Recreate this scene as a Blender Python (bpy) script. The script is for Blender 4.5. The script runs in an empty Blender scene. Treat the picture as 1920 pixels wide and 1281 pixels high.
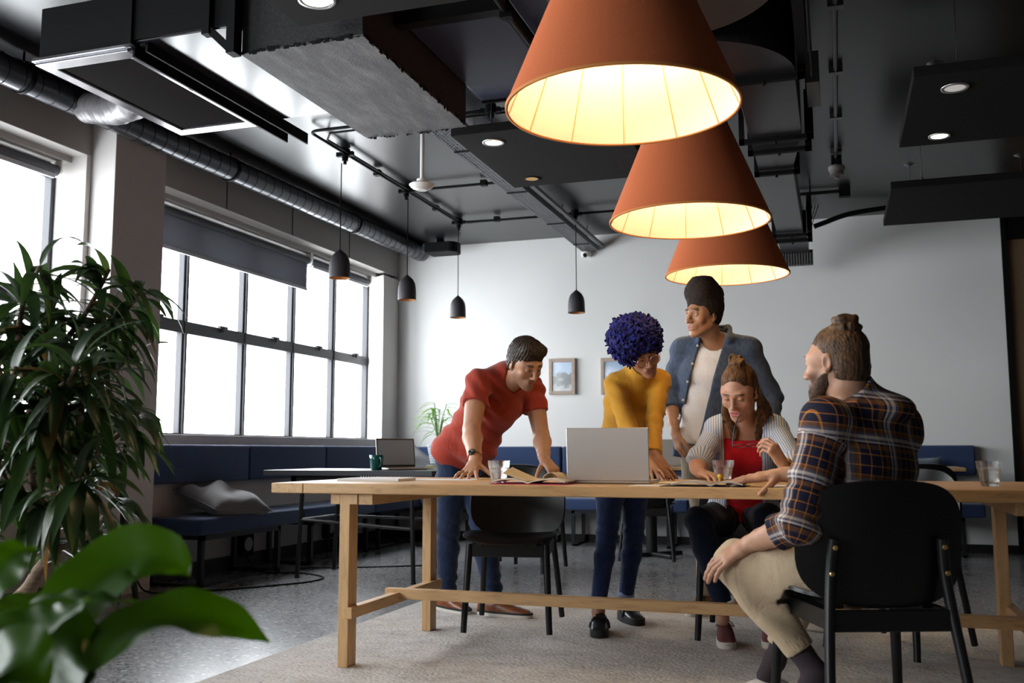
import bpy, bmesh, math, random
import numpy as np
from mathutils import Vector, Matrix

C = bpy.context.scene
COL = C.collection
RAD = math.radians
random.seed(7)

# ------------------------------------------------------------------ camera
CAM_H = 0.882
FPX = 1829.6
def cam_axes(yaw, pitch, roll):
    cy, sy = math.cos(yaw), math.sin(yaw)
    fwd = np.array([-sy*math.cos(pitch), cy*math.cos(pitch), math.sin(pitch)])
    right = np.array([cy, sy, 0.0]); up = np.cross(right, fwd)
    r = right*math.cos(roll)+up*math.sin(roll)
    u = -right*math.sin(roll)+up*math.cos(roll)
    return r, u, fwd
CR, CU, CF = cam_axes(RAD(18.3546), RAD(6.3975), RAD(-0.0848))
cam_data = bpy.data.cameras.new('camera')
cam = bpy.data.objects.new('camera', cam_data); COL.objects.link(cam)
M = Matrix.Identity(4)
for i in range(3):
    M[i][0], M[i][1], M[i][2] = CR[i], CU[i], -CF[i]
M.translation = (0, 0, CAM_H)
cam.matrix_world = M
cam_data.sensor_width = 36.0
cam_data.lens = FPX/1920*36.0
cam_data.clip_start = 0.05; cam_data.clip_end = 200
cam_data.dof.use_dof = True
cam_data.dof.focus_distance = 4.5
cam_data.dof.aperture_fstop = 4.0
C.camera = cam

def at(px, py, Y):
    """point of the room seen at a photo pixel, at depth Y"""
    d = CR*((px-960)/FPX) + CU*(-(py-640.5)/FPX) + CF
    return np.array([0, 0, CAM_H]) + d*(Y/d[1])

# ------------------------------------------------------------------ exposure, daylight
C.view_settings.view_transform = 'Standard'
C.view_settings.look = 'None'
C.view_settings.gamma = 1.0
C.view_settings.use_curve_mapping = False
C.view_settings.exposure = 0.3
w = bpy.data.worlds.new('daylight'); C.world = w
w.use_nodes = True
wn = w.node_tree.nodes; wl = w.node_tree.links
bg = wn['Background']
bg.inputs['Color'].default_value = (0.92, 0.965, 1.0, 1)
bg.inputs['Strength'].default_value = 12.0
C.cycles.use_denoising = True
C.cycles.max_bounces = 10
C.cycles.diffuse_bounces = 5
C.cycles.glossy_bounces = 5
C.cycles.transmission_bounces = 10
C.cycles.transparent_max_bounces = 12
C.cycles.sample_clamp_indirect = 8.0
C.cycles.caustics_reflective = False
C.cycles.caustics_refractive = False
def portal(name, loc, rot, sx, sy):
    l = bpy.data.lights.new(name, 'AREA'); l.shape = 'RECTANGLE'; l.size = sx; l.size_y = sy
    l.cycles.is_portal = True
    o = bpy.data.objects.new(name, l); COL.objects.link(o); o.location = loc; o.rotation_euler = rot
    return o
# daylight through the left wall's bays; the unseen last one is added for fill
for i, (y0, y1) in enumerate(((5.33, 9.05), (1.05, 4.83), (-3.3, 0.55))):
    portal('daylight_portal', (-4.72, (y0+y1)/2, 1.85), (0, RAD(-90), 0), 1.75, y1-y0)

# ------------------------------------------------------------------ materials
MATS = {}
def mat(name, color=(0.8, 0.8, 0.8), rough=0.5, metal=0.0, spec=0.5, noise=None, bump=None, attr=None,
        trans=0.0, ior=1.45, emit=None, coat=0.0, sheen=0.0, sss=0.0):
    """noise=(scale, amount[, stretch xyz]) varies the colour; bump=(scale, strength[, stretch])"""
    if name in MATS: return MATS[name]
    m = bpy.data.materials.new(name); MATS[name] = m
    m.use_nodes = True
    nt = m.node_tree; N = nt.nodes; L = nt.links
    b = N['Principled BSDF']
    b.inputs['Base Color'].default_value = (*color, 1)
    b.inputs['Roughness'].default_value = rough
    b.inputs['Metallic'].default_value = metal
    b.inputs['Specular IOR Level'].default_value = spec
    b.inputs['IOR'].default_value = ior
    if trans: b.inputs['Transmission Weight'].default_value = trans
    if coat: b.inputs['Coat Weight'].default_value = coat
    if sheen: b.inputs['Sheen Weight'].default_value = sheen
    if sss:
        b.inputs['Subsurface Weight'].default_value = sss
        b.inputs['Subsurface Radius'].default_value = (0.012, 0.004, 0.002)
    if emit:
        b.inputs['Emission Color'].default_value = (*emit[0], 1)
        b.inputs['Emission Strength'].default_value = emit[1]
    tc = N.new('ShaderNodeTexCoord')
    src = None
    if attr:
        a = N.new('ShaderNodeAttribute'); a.attribute_name = attr
        src = a.outputs['Color']
        L.new(src, b.inputs['Base Color'])
    def noise_node(sc, st):
        mp = N.new('ShaderNodeMapping'); L.new(tc.outputs['Object'], mp.inputs['Vector'])
        mp.inputs['Scale'].default_value = st
        nz = N.new('ShaderNodeTexNoise'); L.new(mp.outputs['Vector'], nz.inputs['Vector'])
        nz.inputs['Scale'].default_value = sc; nz.inputs['Detail'].default_value = 4
        return nz
    if noise:
        st = noise[2] if len(noise) > 2 else (1, 1, 1)
        nz = noise_node(noise[0], st)
        mr = N.new('ShaderNodeMapRange')
        mr.inputs['From Min'].default_value = 0.3; mr.inputs['From Max'].default_value = 0.7
        mr.inputs['To Min'].default_value = 1-noise[1]; mr.inputs['To Max'].default_value = 1+noise[1]
        L.new(nz.outputs['Fac'], mr.inputs['Value'])
        hs = N.new('ShaderNodeVectorMath'); hs.operation = 'SCALE'
        if src: L.new(src, hs.inputs[0])
        else: hs.inputs[0].default_value = color
        L.new(mr.outputs['Result'], hs.inputs['Scale'])
        L.new(hs.outputs['Vector'], b.inputs['Base Color'])
    if bump:
        st = bump[2] if len(bump) > 2 else (1, 1, 1)
        nz = noise_node(bump[0], st)
        bp = N.new('ShaderNodeBump'); bp.inputs['Strength'].default_value = bump[1]
        bp.inputs['Distance'].default_value = 0.004
        L.new(nz.outputs['Fac'], bp.inputs['Height'])
        L.new(bp.outputs['Normal'], b.inputs['Normal'])
    return m

# ------------------------------------------------------------------ objects
def tag(o, label=None, cat=None, group=None, kind=None):
    if label: o['label'] = label
    if cat: o['category'] = cat
    if group: o['group'] = group
    if kind: o['kind'] = kind
    return o
def thing(name, label, cat, loc=(0, 0, 0), rz=0.0, group=None):
    o = bpy.data.objects.new(name, None); COL.objects.link(o)
    o.empty_display_size = 0.1
    o.location = loc; o.rotation_euler = (0, 0, rz)
    return tag(o, label, cat, group)
def root_matrix(o):
    m = Matrix.Translation(o.location) @ o.rotation_euler.to_matrix().to_4x4()
    if o.parent: m = root_matrix(o.parent) @ m
    return m
def mkobj(name, V, F, m, parent=None, smooth=False, world=True, bevel=0.0, attrs=None, auto=None):
    """one mesh object; V in room coordinates unless world=False (then in the parent's own frame)"""
    V = np.asarray(V, dtype=np.float64).reshape(-1, 3)
    if parent is not None and world:
        inv = np.array(root_matrix(parent).inverted())
        V = V @ inv[:3, :3].T + inv[:3, 3]
    me = bpy.data.meshes.new(name)
    if isinstance(F, np.ndarray):
        n = len(F); k = F.shape[1]
        me.vertices.add(len(V)); me.vertices.foreach_set('co', V.astype(np.float32).ravel())
        me.loops.add(n*k); me.loops.foreach_set('vertex_index', F.astype(np.int32).ravel())
        me.polygons.add(n)
        me.polygons.foreach_set('loop_start', np.arange(0, n*k, k, dtype=np.int32))
        me.polygons.foreach_set('loop_total', np.full(n, k, dtype=np.int32))
        me.update(calc_edges=True)
        me.validate()
    else:
        me.from_pydata([tuple(v) for v in V], [], F)
    me.materials.append(m)
    if smooth:
        me.polygons.foreach_set('use_smooth', [True]*len(me.polygons))
    if attrs:
        for k, a in attrs.items():
            if a.shape[1] == 4:
                at_ = me.attributes.new(k, 'FLOAT_COLOR', 'POINT'); at_.data.foreach_set('color', a.astype(np.float32).ravel())
            else:
                at_ = me.attributes.new(k, 'FLOAT_VECTOR', 'POINT'); at_.data.foreach_set('vector', a.astype(np.float32).ravel())
    if auto is not None:
        me.polygons.foreach_set('use_smooth', [True]*len(me.polygons))
        me.set_sharp_from_angle(angle=RAD(auto))
    o = bpy.data.objects.new(name, me); COL.objects.link(o)
    if parent is not None: o.parent = parent
    if bevel:
        bv = o.modifiers.new('bevel', 'BEVEL'); bv.width = bevel; bv.segments = 2
        bv.limit_method = 'ANGLE'; bv.angle_limit = RAD(50)
    return o

def frames(P):
    """tangent/side/up frames along a polyline (parallel transport)"""
    P = np.asarray(P, float); n = len(P)
    T = np.zeros_like(P)
    T[0] = P[1]-P[0]; T[-1] = P[-1]-P[-2]
    for i in range(1, n-1):
        a = P[i]-P[i-1]; b = P[i+1]-P[i]
        T[i] = a/(np.linalg.norm(a)+1e-9)+b/(np.linalg.norm(b)+1e-9)
    T /= np.linalg.norm(T, axis=1)[:, None]+1e-12
    s = np.cross(T[0], [0, 0, 1.0])
    if np.linalg.norm(s) < 1e-3: s = np.array([1.0, 0, 0])
    s /= np.linalg.norm(s)
    S = [s]
    for i in range(1, n):
        s = S[-1]-T[i]*np.dot(S[-1], T[i]); s /= np.linalg.norm(s)+1e-12
        S.append(s)
    S = np.array(S); U = np.cross(S, T)
    return T, S, U

class MB:
    """collects shapes into one mesh"""
    def __init__(s): s.V = []; s.F = []
    def add(s, V, F):
        o = len(s.V); s.V += [tuple(v) for v in V]; s.F += [tuple(i+o for i in f) for f in F]; return s
    def box(s, lo, hi):
        x0, y0, z0 = lo; x1, y1, z1 = hi
        V = [(x0,y0,z0),(x1,y0,z0),(x1,y1,z0),(x0,y1,z0),(x0,y0,z1),(x1,y0,z1),(x1,y1,z1),(x0,y1,z1)]
        return s.add(V, [(0,3,2,1),(4,5,6,7),(0,1,5,4),(1,2,6,5),(2,3,7,6),(3,0,4,7)])
    def cbox(s, c, d): return s.box([c[i]-d[i]/2 for i in range(3)], [c[i]+d[i]/2 for i in range(3)])
    def obox(s, c, ax, ay, az, d):
        """box centred c with axes ax, ay, az and full sizes d"""
        c = np.array(c, float); V = []
        for z in (-.5, .5):
            for (x, y) in ((-.5,-.5),(.5,-.5),(.5,.5),(-.5,.5)):
                V.append(c+np.array(ax)*x*d[0]+np.array(ay)*y*d[1]+np.array(az)*z*d[2])
        return s.add(V, [(0,3,2,1),(4,5,6,7),(0,1,5,4),(1,2,6,5),(2,3,7,6),(3,0,4,7)])
    def bar(s, a, b, w, h, up=(0, 0, 1)):
        a = np.array(a, float); b = np.array(b, float); t = b-a; L = np.linalg.norm(t); t /= L
        u = np.array(up, float); sd = np.cross(t, u); sd /= np.linalg.norm(sd); u = np.cross(sd, t)
        return s.obox((a+b)/2, t, sd, u, (L, w, h))
    def tube(s, P, r, n=10, caps=True, closed=False):
        P = np.asarray(P, float); m = len(P)
        rr = np.full(m, r) if np.isscalar(r) else np.asarray(r, float)
        T, S, U = frames(P)
        a = np.arange(n)*2*math.pi/n
        V = []; F = []
        for i in range(m):
            for t in a: V.append(P[i]+rr[i]*(math.cos(t)*S[i]+math.sin(t)*U[i]))
        for i in range(m-1):
            for j in range(n):
                k = (j+1) % n
                F.append((i*n+j, i*n+k, (i+1)*n+k, (i+1)*n+j))
        if caps:
            F.append(tuple(range(n))[::-1]); F.append(tuple((m-1)*n+j for j in range(n)))
        return s.add(V, F)
    def lathe(s, prof, c=(0, 0, 0), n=32, ax=(0, 0, 1), close=False):
        """prof: (radius, height) pairs about axis ax through c"""
        c = np.array(c, float); ax = np.array(ax, float); ax /= np.linalg.norm(ax)
        e = np.array([1.0, 0, 0]) if abs(ax[0]) < .9 else np.array([0, 1.0, 0])
        sd = np.cross(ax, e); sd /= np.linalg.norm(sd); e = np.cross(sd, ax)
        V = []; F = []; m = len(prof)
        for r, z in prof:
            for j in range(n):
                t = 2*math.pi*j/n
                V.append(c+ax*z+max(r, 1e-5)*(math.cos(t)*e+math.sin(t)*sd))
        for i in range(m-1):
            for j in range(n):
                k = (j+1) % n
                F.append((i*n+j, i*n+k, (i+1)*n+k, (i+1)*n+j))
        if close: 
            for j in range(n):
                k = (j+1) % n
                F.append(((m-1)*n+j, (m-1)*n+k, k, j))
        return s.add(V, F)
    def prism(s, pts, z0, z1):
        n = len(pts)
        V = [(x, y, z0) for x, y in pts]+[(x, y, z1) for x, y in pts]
        F = [tuple(range(n))[::-1], tuple(range(n, 2*n))]+[(i, (i+1) % n, n+(i+1) % n, n+i) for i in range(n)]
        return s.add(V, F)
    def grid(s, G):
        """G[i][j] points"""
        m = len(G); n = len(G[0])
        V = [p for r in G for p in r]
        return s.add(V, [(i*n+j, i*n+j+1, (i+1)*n+j+1, (i+1)*n+j) for i in range(m-1) for j in range(n-1)])
    def shell(s, G, th):
        """grid surface with thickness th along its normals"""
        G = np.asarray(G, float)
        du = np.gradient(G, axis=0); dv = np.gradient(G, axis=1)
        nn = np.cross(du, dv); nn /= np.linalg.norm(nn, axis=2)[:, :, None]+1e-12
        m, n = G.shape[:2]
        A = (G+nn*th/2).reshape(-1, 3); B = (G-nn*th/2).reshape(-1, 3); o = m*n
        F = []
        for i in range(m-1):
            for j in range(n-1):
                a, b, c, d = i*n+j, i*n+j+1, (i+1)*n+j+1, (i+1)*n+j
                F.append((a, b, c, d)); F.append((o+d, o+c, o+b, o+a))
        for i in range(m-1):
            F.append((i*n, (i+1)*n, o+(i+1)*n, o+i*n))
            F.append(((i+1)*n+n-1, i*n+n-1, o+i*n+n-1, o+(i+1)*n+n-1))
        for j in range(n-1):
            F.append((j+1, j, o+j, o+j+1))
            F.append(((m-1)*n+j, (m-1)*n+j+1, o+(m-1)*n+j+1, o+(m-1)*n+j))
        return s.add(np.vstack([A, B]), F)
    def ball(s, c, r, n=16, m=10):
        r = (r, r, r) if np.isscalar(r) else r
        V = []; F = []
        for i in range(m+1):
            p = math.pi*i/m
            for j in range(n):
                t = 2*math.pi*j/n
                V.append((c[0]+r[0]*math.sin(p)*math.cos(t), c[1]+r[1]*math.sin(p)*math.sin(t), c[2]-r[2]*math.cos(p)))
        for i in range(m):
            for j in range(n):
                k = (j+1) % n
                F.append((i*n+j, i*n+k, (i+1)*n+k, (i+1)*n+j))
        return s.add(V, F)
    def build(s, name, m, parent=None, smooth=False, world=True, bevel=0.0, auto=None):
        return mkobj(name, s.V, s.F, m, parent, smooth, world, bevel, auto=auto)
def struct(o, kind='structure'):
    o['kind'] = kind; return o
def copy_thing(root, loc, rz, label, group=None, name=None):
    r = root.copy(); COL.objects.link(r); r.location = loc; r.rotation_euler = (0, 0, rz)
    r['label'] = label
    if group: r['group'] = group
    for ch in list(root.children):
        c = ch.copy(); COL.objects.link(c); c.parent = r
        for g in list(ch.children):
            d = g.copy(); COL.objects.link(d); d.parent = c
    return r
def bez(p0, p1, p2, p3, n=12):
    t = np.linspace(0, 1, n)[:, None]
    p0, p1, p2, p3 = (np.asarray(p, float) for p in (p0, p1, p2, p3))
    return (1-t)**3*p0+3*(1-t)**2*t*p1+3*(1-t)*t*t*p2+t**3*p3
def smooth_path(P, n=8):
    """Catmull-Rom through the points"""
    P = np.asarray(P, float); Q = np.vstack([2*P[0]-P[1], P, 2*P[-1]-P[-2]]); out = []
    for i in range(1, len(Q)-2):
        for t in np.linspace(0, 1, n, endpoint=False):
            a, b, c, d = Q[i-1], Q[i], Q[i+1], Q[i+2]
            out.append(.5*((2*b)+(-a+c)*t+(2*a-5*b+4*c-d)*t*t+(-a+3*b-3*c+d)*t**3))
    out.append(P[-1]); return np.array(out)
# ------------------------------------------------------------------ special materials
def nodes_mat(name):
    m = bpy.data.materials.new(name); MATS[name] = m; m.use_nodes = True
    return m, m.node_tree.nodes, m.node_tree.links
def ramp(N, fac_out, L, stops, interp='LINEAR'):
    r = N.new('ShaderNodeValToRGB'); r.color_ramp.interpolation = interp
    e = r.color_ramp.elements
    while len(e) < len(stops): e.new(0.5)
    for i, (p, c) in enumerate(stops): e[i].position = p; e[i].color = (*c, 1)
    L.new(fac_out, r.inputs['Fac']); return r
def terrazzo():
    m, N, L = nodes_mat('terrazzo')
    b = N['Principled BSDF']; tc = N.new('ShaderNodeTexCoord')
    nz0 = N.new('ShaderNodeTexNoise'); nz0.inputs['Scale'].default_value = 40; L.new(tc.outputs['Object'], nz0.inputs['Vector'])
    vm = N.new('ShaderNodeVectorMath'); vm.operation = 'MULTIPLY_ADD'
    L.new(nz0.outputs['Color'], vm.inputs[0]); vm.inputs[1].default_value = (.03, .03, 0); L.new(tc.outputs['Object'], vm.inputs[2])
    def chips(sc, lo, hi, seed):
        mp = N.new('ShaderNodeMapping'); mp.inputs['Location'].default_value = (seed, seed*.7, 0); L.new(vm.outputs['Vector'], mp.inputs['Vector'])
        v = N.new('ShaderNodeTexVoronoi'); v.inputs['Scale'].default_value = sc; L.new(mp.outputs['Vector'], v.inputs['Vector'])
        sep = N.new('ShaderNodeSeparateColor'); L.new(v.outputs['Color'], sep.inputs['Color'])
        r1 = ramp(N, sep.outputs['Red'], L, [(lo, (0, 0, 0)), (lo+.01, (1, 1, 1))])
        r2 = ramp(N, v.outputs['Distance'], L, [(hi, (1, 1, 1)), (hi+.08, (0, 0, 0))])
        mu = N.new('ShaderNodeMath'); mu.operation = 'MULTIPLY'
        L.new(r1.outputs['Color'], mu.inputs[0]); L.new(r2.outputs['Color'], mu.inputs[1])
        return mu.outputs[0]
    big = N.new('ShaderNodeTexNoise'); big.inputs['Scale'].default_value = 1.3; big.inputs['Detail'].default_value = 5
    L.new(tc.outputs['Object'], big.inputs['Vector'])
    base = ramp(N, big.outputs['Fac'], L, [(.3, (.195, .197, .205)), (.7, (.265, .265, .27))])
    dark = chips(46, .45, .34, 3.1); light = chips(38, .72, .3, 9.7); dark2 = chips(85, .5, .33, 5.5)
    cur = base.outputs['Color']
    for f, c in ((dark2, (.12, .115, .12)), (dark, (.055, .055, .065)), (light, (.38, .38, .38))):
        mx = N.new('ShaderNodeMix'); mx.data_type = 'RGBA'
        L.new(f, mx.inputs['Factor']); L.new(cur, mx.inputs['A']); mx.inputs['B'].default_value = (*c, 1)
        cur = mx.outputs['Result']
    L.new(cur, b.inputs['Base Color'])
    b.inputs['Roughness'].default_value = .23
    b.inputs['Specular IOR Level'].default_value = .6
    return m
def wood(name, stretch, c0=(.40, .235, .10), c1=(.54, .335, .155), rough=.45):
    m, N, L = nodes_mat(name); b = N['Principled BSDF']; tc = N.new('ShaderNodeTexCoord')
    mp = N.new('ShaderNodeMapping'); mp.inputs['Scale'].default_value = stretch; L.new(tc.outputs['Object'], mp.inputs['Vector'])
    n1 = N.new('ShaderNodeTexNoise'); n1.inputs['Scale'].default_value = 6; n1.inputs['Detail'].default_value = 6; n1.inputs['Distortion'].default_value = .6
    L.new(mp.outputs['Vector'], n1.inputs['Vector'])
    mp2 = N.new('ShaderNodeMapping'); mp2.inputs['Scale'].default_value = tuple(x*6 for x in stretch); L.new(tc.outputs['Object'], mp2.inputs['Vector'])
    n2 = N.new('ShaderNodeTexNoise'); n2.inputs['Scale'].default_value = 8; n2.inputs['Detail'].default_value = 3; L.new(mp2.outputs['Vector'], n2.inputs['Vector'])
    ad = N.new('ShaderNodeMath'); ad.operation = 'MULTIPLY_ADD'; L.new(n2.outputs['Fac'], ad.inputs[0]); ad.inputs[1].default_value = .35; L.new(n1.outputs['Fac'], ad.inputs[2])
    r = ramp(N, ad.outputs[0], L, [(.45, c0), (.62, c1), (.85, tuple(min(1, x*1.12) for x in c1))])
    L.new(r.outputs['Color'], b.inputs['Base Color']); b.inputs['Roughness'].default_value = rough
    bp = N.new('ShaderNodeBump'); bp.inputs['Strength'].default_value = .12; bp.inputs['Distance'].default_value = .002
    L.new(n2.outputs['Fac'], bp.inputs['Height']); L.new(bp.outputs['Normal'], b.inputs['Normal'])
    return m
def rug_mat():
    m, N, L = nodes_mat('rug_pile'); b = N['Principled BSDF']; tc = N.new('ShaderNodeTexCoord')
    mp = N.new('ShaderNodeMapping'); mp.inputs['Scale'].default_value = (1.6, 2.6, 1); mp.inputs['Rotation'].default_value = (0, 0, RAD(8)); L.new(tc.outputs['Object'], mp.inputs['Vector'])
    n1 = N.new('ShaderNodeTexNoise'); n1.inputs['Scale'].default_value = 3.2; n1.inputs['Detail'].default_value = 9; n1.inputs['Roughness'].default_value = .72
    L.new(mp.outputs['Vector'], n1.inputs['Vector'])
    r = ramp(N, n1.outputs['Fac'], L, [(.28, (.36, .33, .31)), (.42, (.50, .47, .445)), (.56, (.58, .55, .525)), (.75, (.64, .61, .585))])
    mp2 = N.new('ShaderNodeMapping'); mp2.inputs['Scale'].default_value = (1, 1.5, 1); L.new(tc.outputs['Object'], mp2.inputs['Vector'])
    n2 = N.new('ShaderNodeTexNoise'); n2.inputs['Scale'].default_value = 60; n2.inputs['Detail'].default_value = 3; L.new(mp2.outputs['Vector'], n2.inputs['Vector'])
    fl = ramp(N, n2.outputs['Fac'], L, [(.32, (.30, .29, .28)), (.40, (1, 1, 1))])
    mu = N.new('ShaderNodeMix'); mu.data_type = 'RGBA'; mu.blend_type = 'MULTIPLY'; mu.inputs['Factor'].default_value = .7
    L.new(r.outputs['Color'], mu.inputs['A']); L.new(fl.outputs['Color'], mu.inputs['B'])
    L.new(mu.outputs['Result'], b.inputs['Base Color']); b.inputs['Roughness'].default_value = .95; b.inputs['Specular IOR Level'].default_value = .15
    ad = N.new('ShaderNodeMath'); ad.operation = 'ADD'; L.new(n1.outputs['Fac'], ad.inputs[0]); L.new(n2.outputs['Fac'], ad.inputs[1])
    bp = N.new('ShaderNodeBump'); bp.inputs['Strength'].default_value = .9; bp.inputs['Distance'].default_value = .008
    L.new(ad.outputs[0], bp.inputs['Height']); L.new(bp.outputs['Normal'], b.inputs['Normal'])
    return m
def pane_mat():
    m, N, L = nodes_mat('window_glass'); out = N['Material Output']; N.remove(N['Principled BSDF'])
    t = N.new('ShaderNodeBsdfTransparent'); g = N.new('ShaderNodeBsdfGlossy'); g.inputs['Roughness'].default_value = .02
    mx = N.new('ShaderNodeMixShader'); mx.inputs['Fac'].default_value = .05
    L.new(t.outputs[0], mx.inputs[1]); L.new(g.outputs[0], mx.inputs[2]); L.new(mx.outputs[0], out.inputs['Surface'])
    return m
def screen_fabric():
    m, N, L = nodes_mat('blind_screen'); out = N['Material Output']; N.remove(N['Principled BSDF'])
    tc = N.new('ShaderNodeTexCoord'); mp = N.new('ShaderNodeMapping'); mp.inputs['Scale'].default_value = (1, 40, 3); L.new(tc.outputs['Object'], mp.inputs['Vector'])
    nz = N.new('ShaderNodeTexNoise'); nz.inputs['Scale'].default_value = 6; L.new(mp.outputs['Vector'], nz.inputs['Vector'])
    r = ramp(N, nz.outputs['Fac'], L, [(.35, (.045, .045, .052)), (.65, (.07, .07, .08))])
    d = N.new('ShaderNodeBsdfDiffuse'); L.new(r.outputs['Color'], d.inputs['Color'])
    t = N.new('ShaderNodeBsdfTransparent'); t.inputs['Color'].default_value = (.8, .82, .9, 1)
    tl = N.new('ShaderNodeBsdfTranslucent'); tl.inputs['Color'].default_value = (.15, .15, .16, 1)
    a = N.new('ShaderNodeMixShader'); a.inputs['Fac'].default_value = .4; L.new(d.outputs[0], a.inputs[1]); L.new(tl.outputs[0], a.inputs[2])
    mx = N.new('ShaderNodeMixShader'); mx.inputs['Fac'].default_value = .022
    L.new(a.outputs[0], mx.inputs[1]); L.new(t.outputs[0], mx.inputs[2]); L.new(mx.outputs[0], out.inputs['Surface'])
    return m
M_FLOOR = terrazzo(); M_RUG = rug_mat(); M_PANE = pane_mat(); M_SCREEN = screen_fabric()
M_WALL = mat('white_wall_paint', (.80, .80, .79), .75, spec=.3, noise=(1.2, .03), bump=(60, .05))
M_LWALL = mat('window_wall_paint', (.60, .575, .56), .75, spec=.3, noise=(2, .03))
M_CEIL = mat('black_ceiling_paint', (.009, .009, .011), .30, spec=.5, noise=(1.5, .15), bump=(3, .04))
M_BLACK = mat('black_paint', (.0045, .0045, .005), .6, spec=.15)
M_STEEL = mat('black_steel', (.012, .012, .014), .38, spec=.5)
M_GLOSS = mat('glossy_black_metal', (.02, .02, .024), .17, spec=.6)
M_NAVY = mat('navy_duct_metal', (.040, .048, .088), .26, spec=.6, bump=(1.2, .08))
M_DUCT = mat('black_duct_metal', (.028, .028, .031), .33, spec=.5)
M_SPIRAL = mat('grey_black_spiral_metal', (.075, .078, .088), .28, metal=.7)
M_ALU = mat('brushed_aluminium', (.62, .62, .64), .30, metal=.9)
M_FELT = mat('acoustic_felt', (.016, .0155, .0155), .9, spec=.15, noise=(140, .25))
M_FRAME = mat('window_frame_paint', (.035, .036, .042), .45)
M_WHITEP = mat('white_plastic', (.78, .77, .75), .4)
M_TRIMD = mat('black_baseboard_paint', (.008, .008, .010), .5)

# ------------------------------------------------------------------ room shell
RX0, RX1, RY0, RY1, RZ = -4.4, 5.0, -4.0, 9.42, 3.04
b = MB().box((-5.0, RY0-.2, -.12), (RX1+.2, RY1+.3, 0)); struct(b.build('floor', M_FLOOR))
b = MB().box((-5.0, RY0-.2, RZ), (RX1+.2, RY1+.3, RZ+.15)); struct(b.build('ceiling', M_CEIL))
b = MB().box((-4.75, RY1, 0), (1.437, RY1+.16, RZ)); struct(b.build('wall_back', M_WALL))
b = MB().box((RX1, RY0, 0), (RX1+.15, RY1+.2, RZ)); struct(b.build('wall_right', mat('far_wall_paint', (.10, .095, .09), .8)))
b = MB().box((-5.0, RY0-.15, 0), (RX1, RY0, RZ)); struct(b.build('wall_front', mat('near_wall_paint', (.24, .23, .22), .8)))
lw = MB()
lw.box((-4.78, RY0, 0), (RX0, RY1, 1.0))                      # under the sills
lw.prism([(-4.4, 9.045), (-4.4, 9.42), (-4.78, 9.42), (-4.78, 9.20), (-4.66, 9.20)], 1.0, 2.70)
for y0, y1 in ((4.85, 5.33), (.57, 1.05), (-4.0, -3.3)):
    lw.box((-4.78, y0, 0), (-4.215, y1, RZ))
lw.box((-4.78, 4.81, 1.0), (-4.4, 4.86, 2.74))
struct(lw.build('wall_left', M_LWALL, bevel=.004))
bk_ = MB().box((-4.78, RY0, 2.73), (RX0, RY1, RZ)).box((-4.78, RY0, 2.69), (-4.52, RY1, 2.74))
struct(bk_.build('trim_2', mat('bulkhead_shaded_paint', (.36, .345, .33), .75, spec=.3), bevel=.004))  # wall paint darkened: the bulkhead's shade is put into its colour
# grooves where the bulkhead boards meet
g = MB()
for y in (6.28, 7.24, 8.28): g.box((-4.403, y, 2.735), (-4.397, y+.012, RZ))
struct(g.build('trim_1', mat('joint_shadow_gap', (.05, .05, .05), .8)))
b = MB().box((-4.40, 5.33, 0), (-4.375, RY1, .098)).box((-4.40, RY0, 0), (-4.375, 4.85, .098)); struct(b.build('baseboard_left', M_TRIMD, bevel=.003))
b = MB().box((-4.375, RY1-.02, 0), (1.437, RY1, .072)); struct(b.build('baseboard_back', M_TRIMD, bevel=.003))

def make_window(n, y0, y1, mull, lab):
    root = thing('window_%d' % n, lab, 'window', (-4.65, (y0+y1)/2, 1.0)); struct(root)
    x0, x1 = -4.70, -4.64
    fr = MB()
    z0, z1, zm = 1.0, 2.665, 1.815
    fr.box((x0, y0, z0), (x1, y1, z0+.018)); fr.box((x0, y0, z1-.06), (x1, y1, z1+.03))
    fr.box((x0, y0, z0), (x1, y0+.035, z1)); fr.box((x0, y1-.035, z0), (x1, y1, z1))
    fr.box((x0, y0, zm-.05), (x1+.004, y1, zm+.045))
    for m in mull:
        fr.box((x0, m-.03, z0), (x1-.006, m-.006, z1)); fr.box((x0, m+.006, z0), (x1-.006, m+.03, z1)); fr.box((x0, m-.012, z0), (x1+.012, m+.012, z1))
    fr.build('window_frame', M_FRAME, root, bevel=.004)
    ed = [y0]+list(mull)+[y1]
    gl = MB(); lt = MB()
    for a, c in zip(ed[:-1], ed[1:]):
        for (za, zb) in ((z0+.01, zm-.02), (zm+.02, z1-.03)):
            gl.box((-4.675, a+.01, za), (-4.669, c-.01, zb))
        mid = a*.42+c*.58
        lt.box((x1, mid-.05, zm+.035), (x1+.025, mid+.05, zm+.058)); lt.box((x1+.015, mid-.012, zm+.01), (x1+.035, mid+.012, zm+.05))
    gl.build('glass', M_PANE, root)
    lt.build('latch', M_FRAME, root)
    return root
make_window(1, 1.05, 4.815, (1.8, 2.55, 3.3, 4.05), 'bright near window behind the leafy plant, black steel frame')
make_window(2, 5.36, 9.195, (6.16, 6.945, 7.705, 8.46), 'large black steel window in the left wall above the blue bench')

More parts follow.
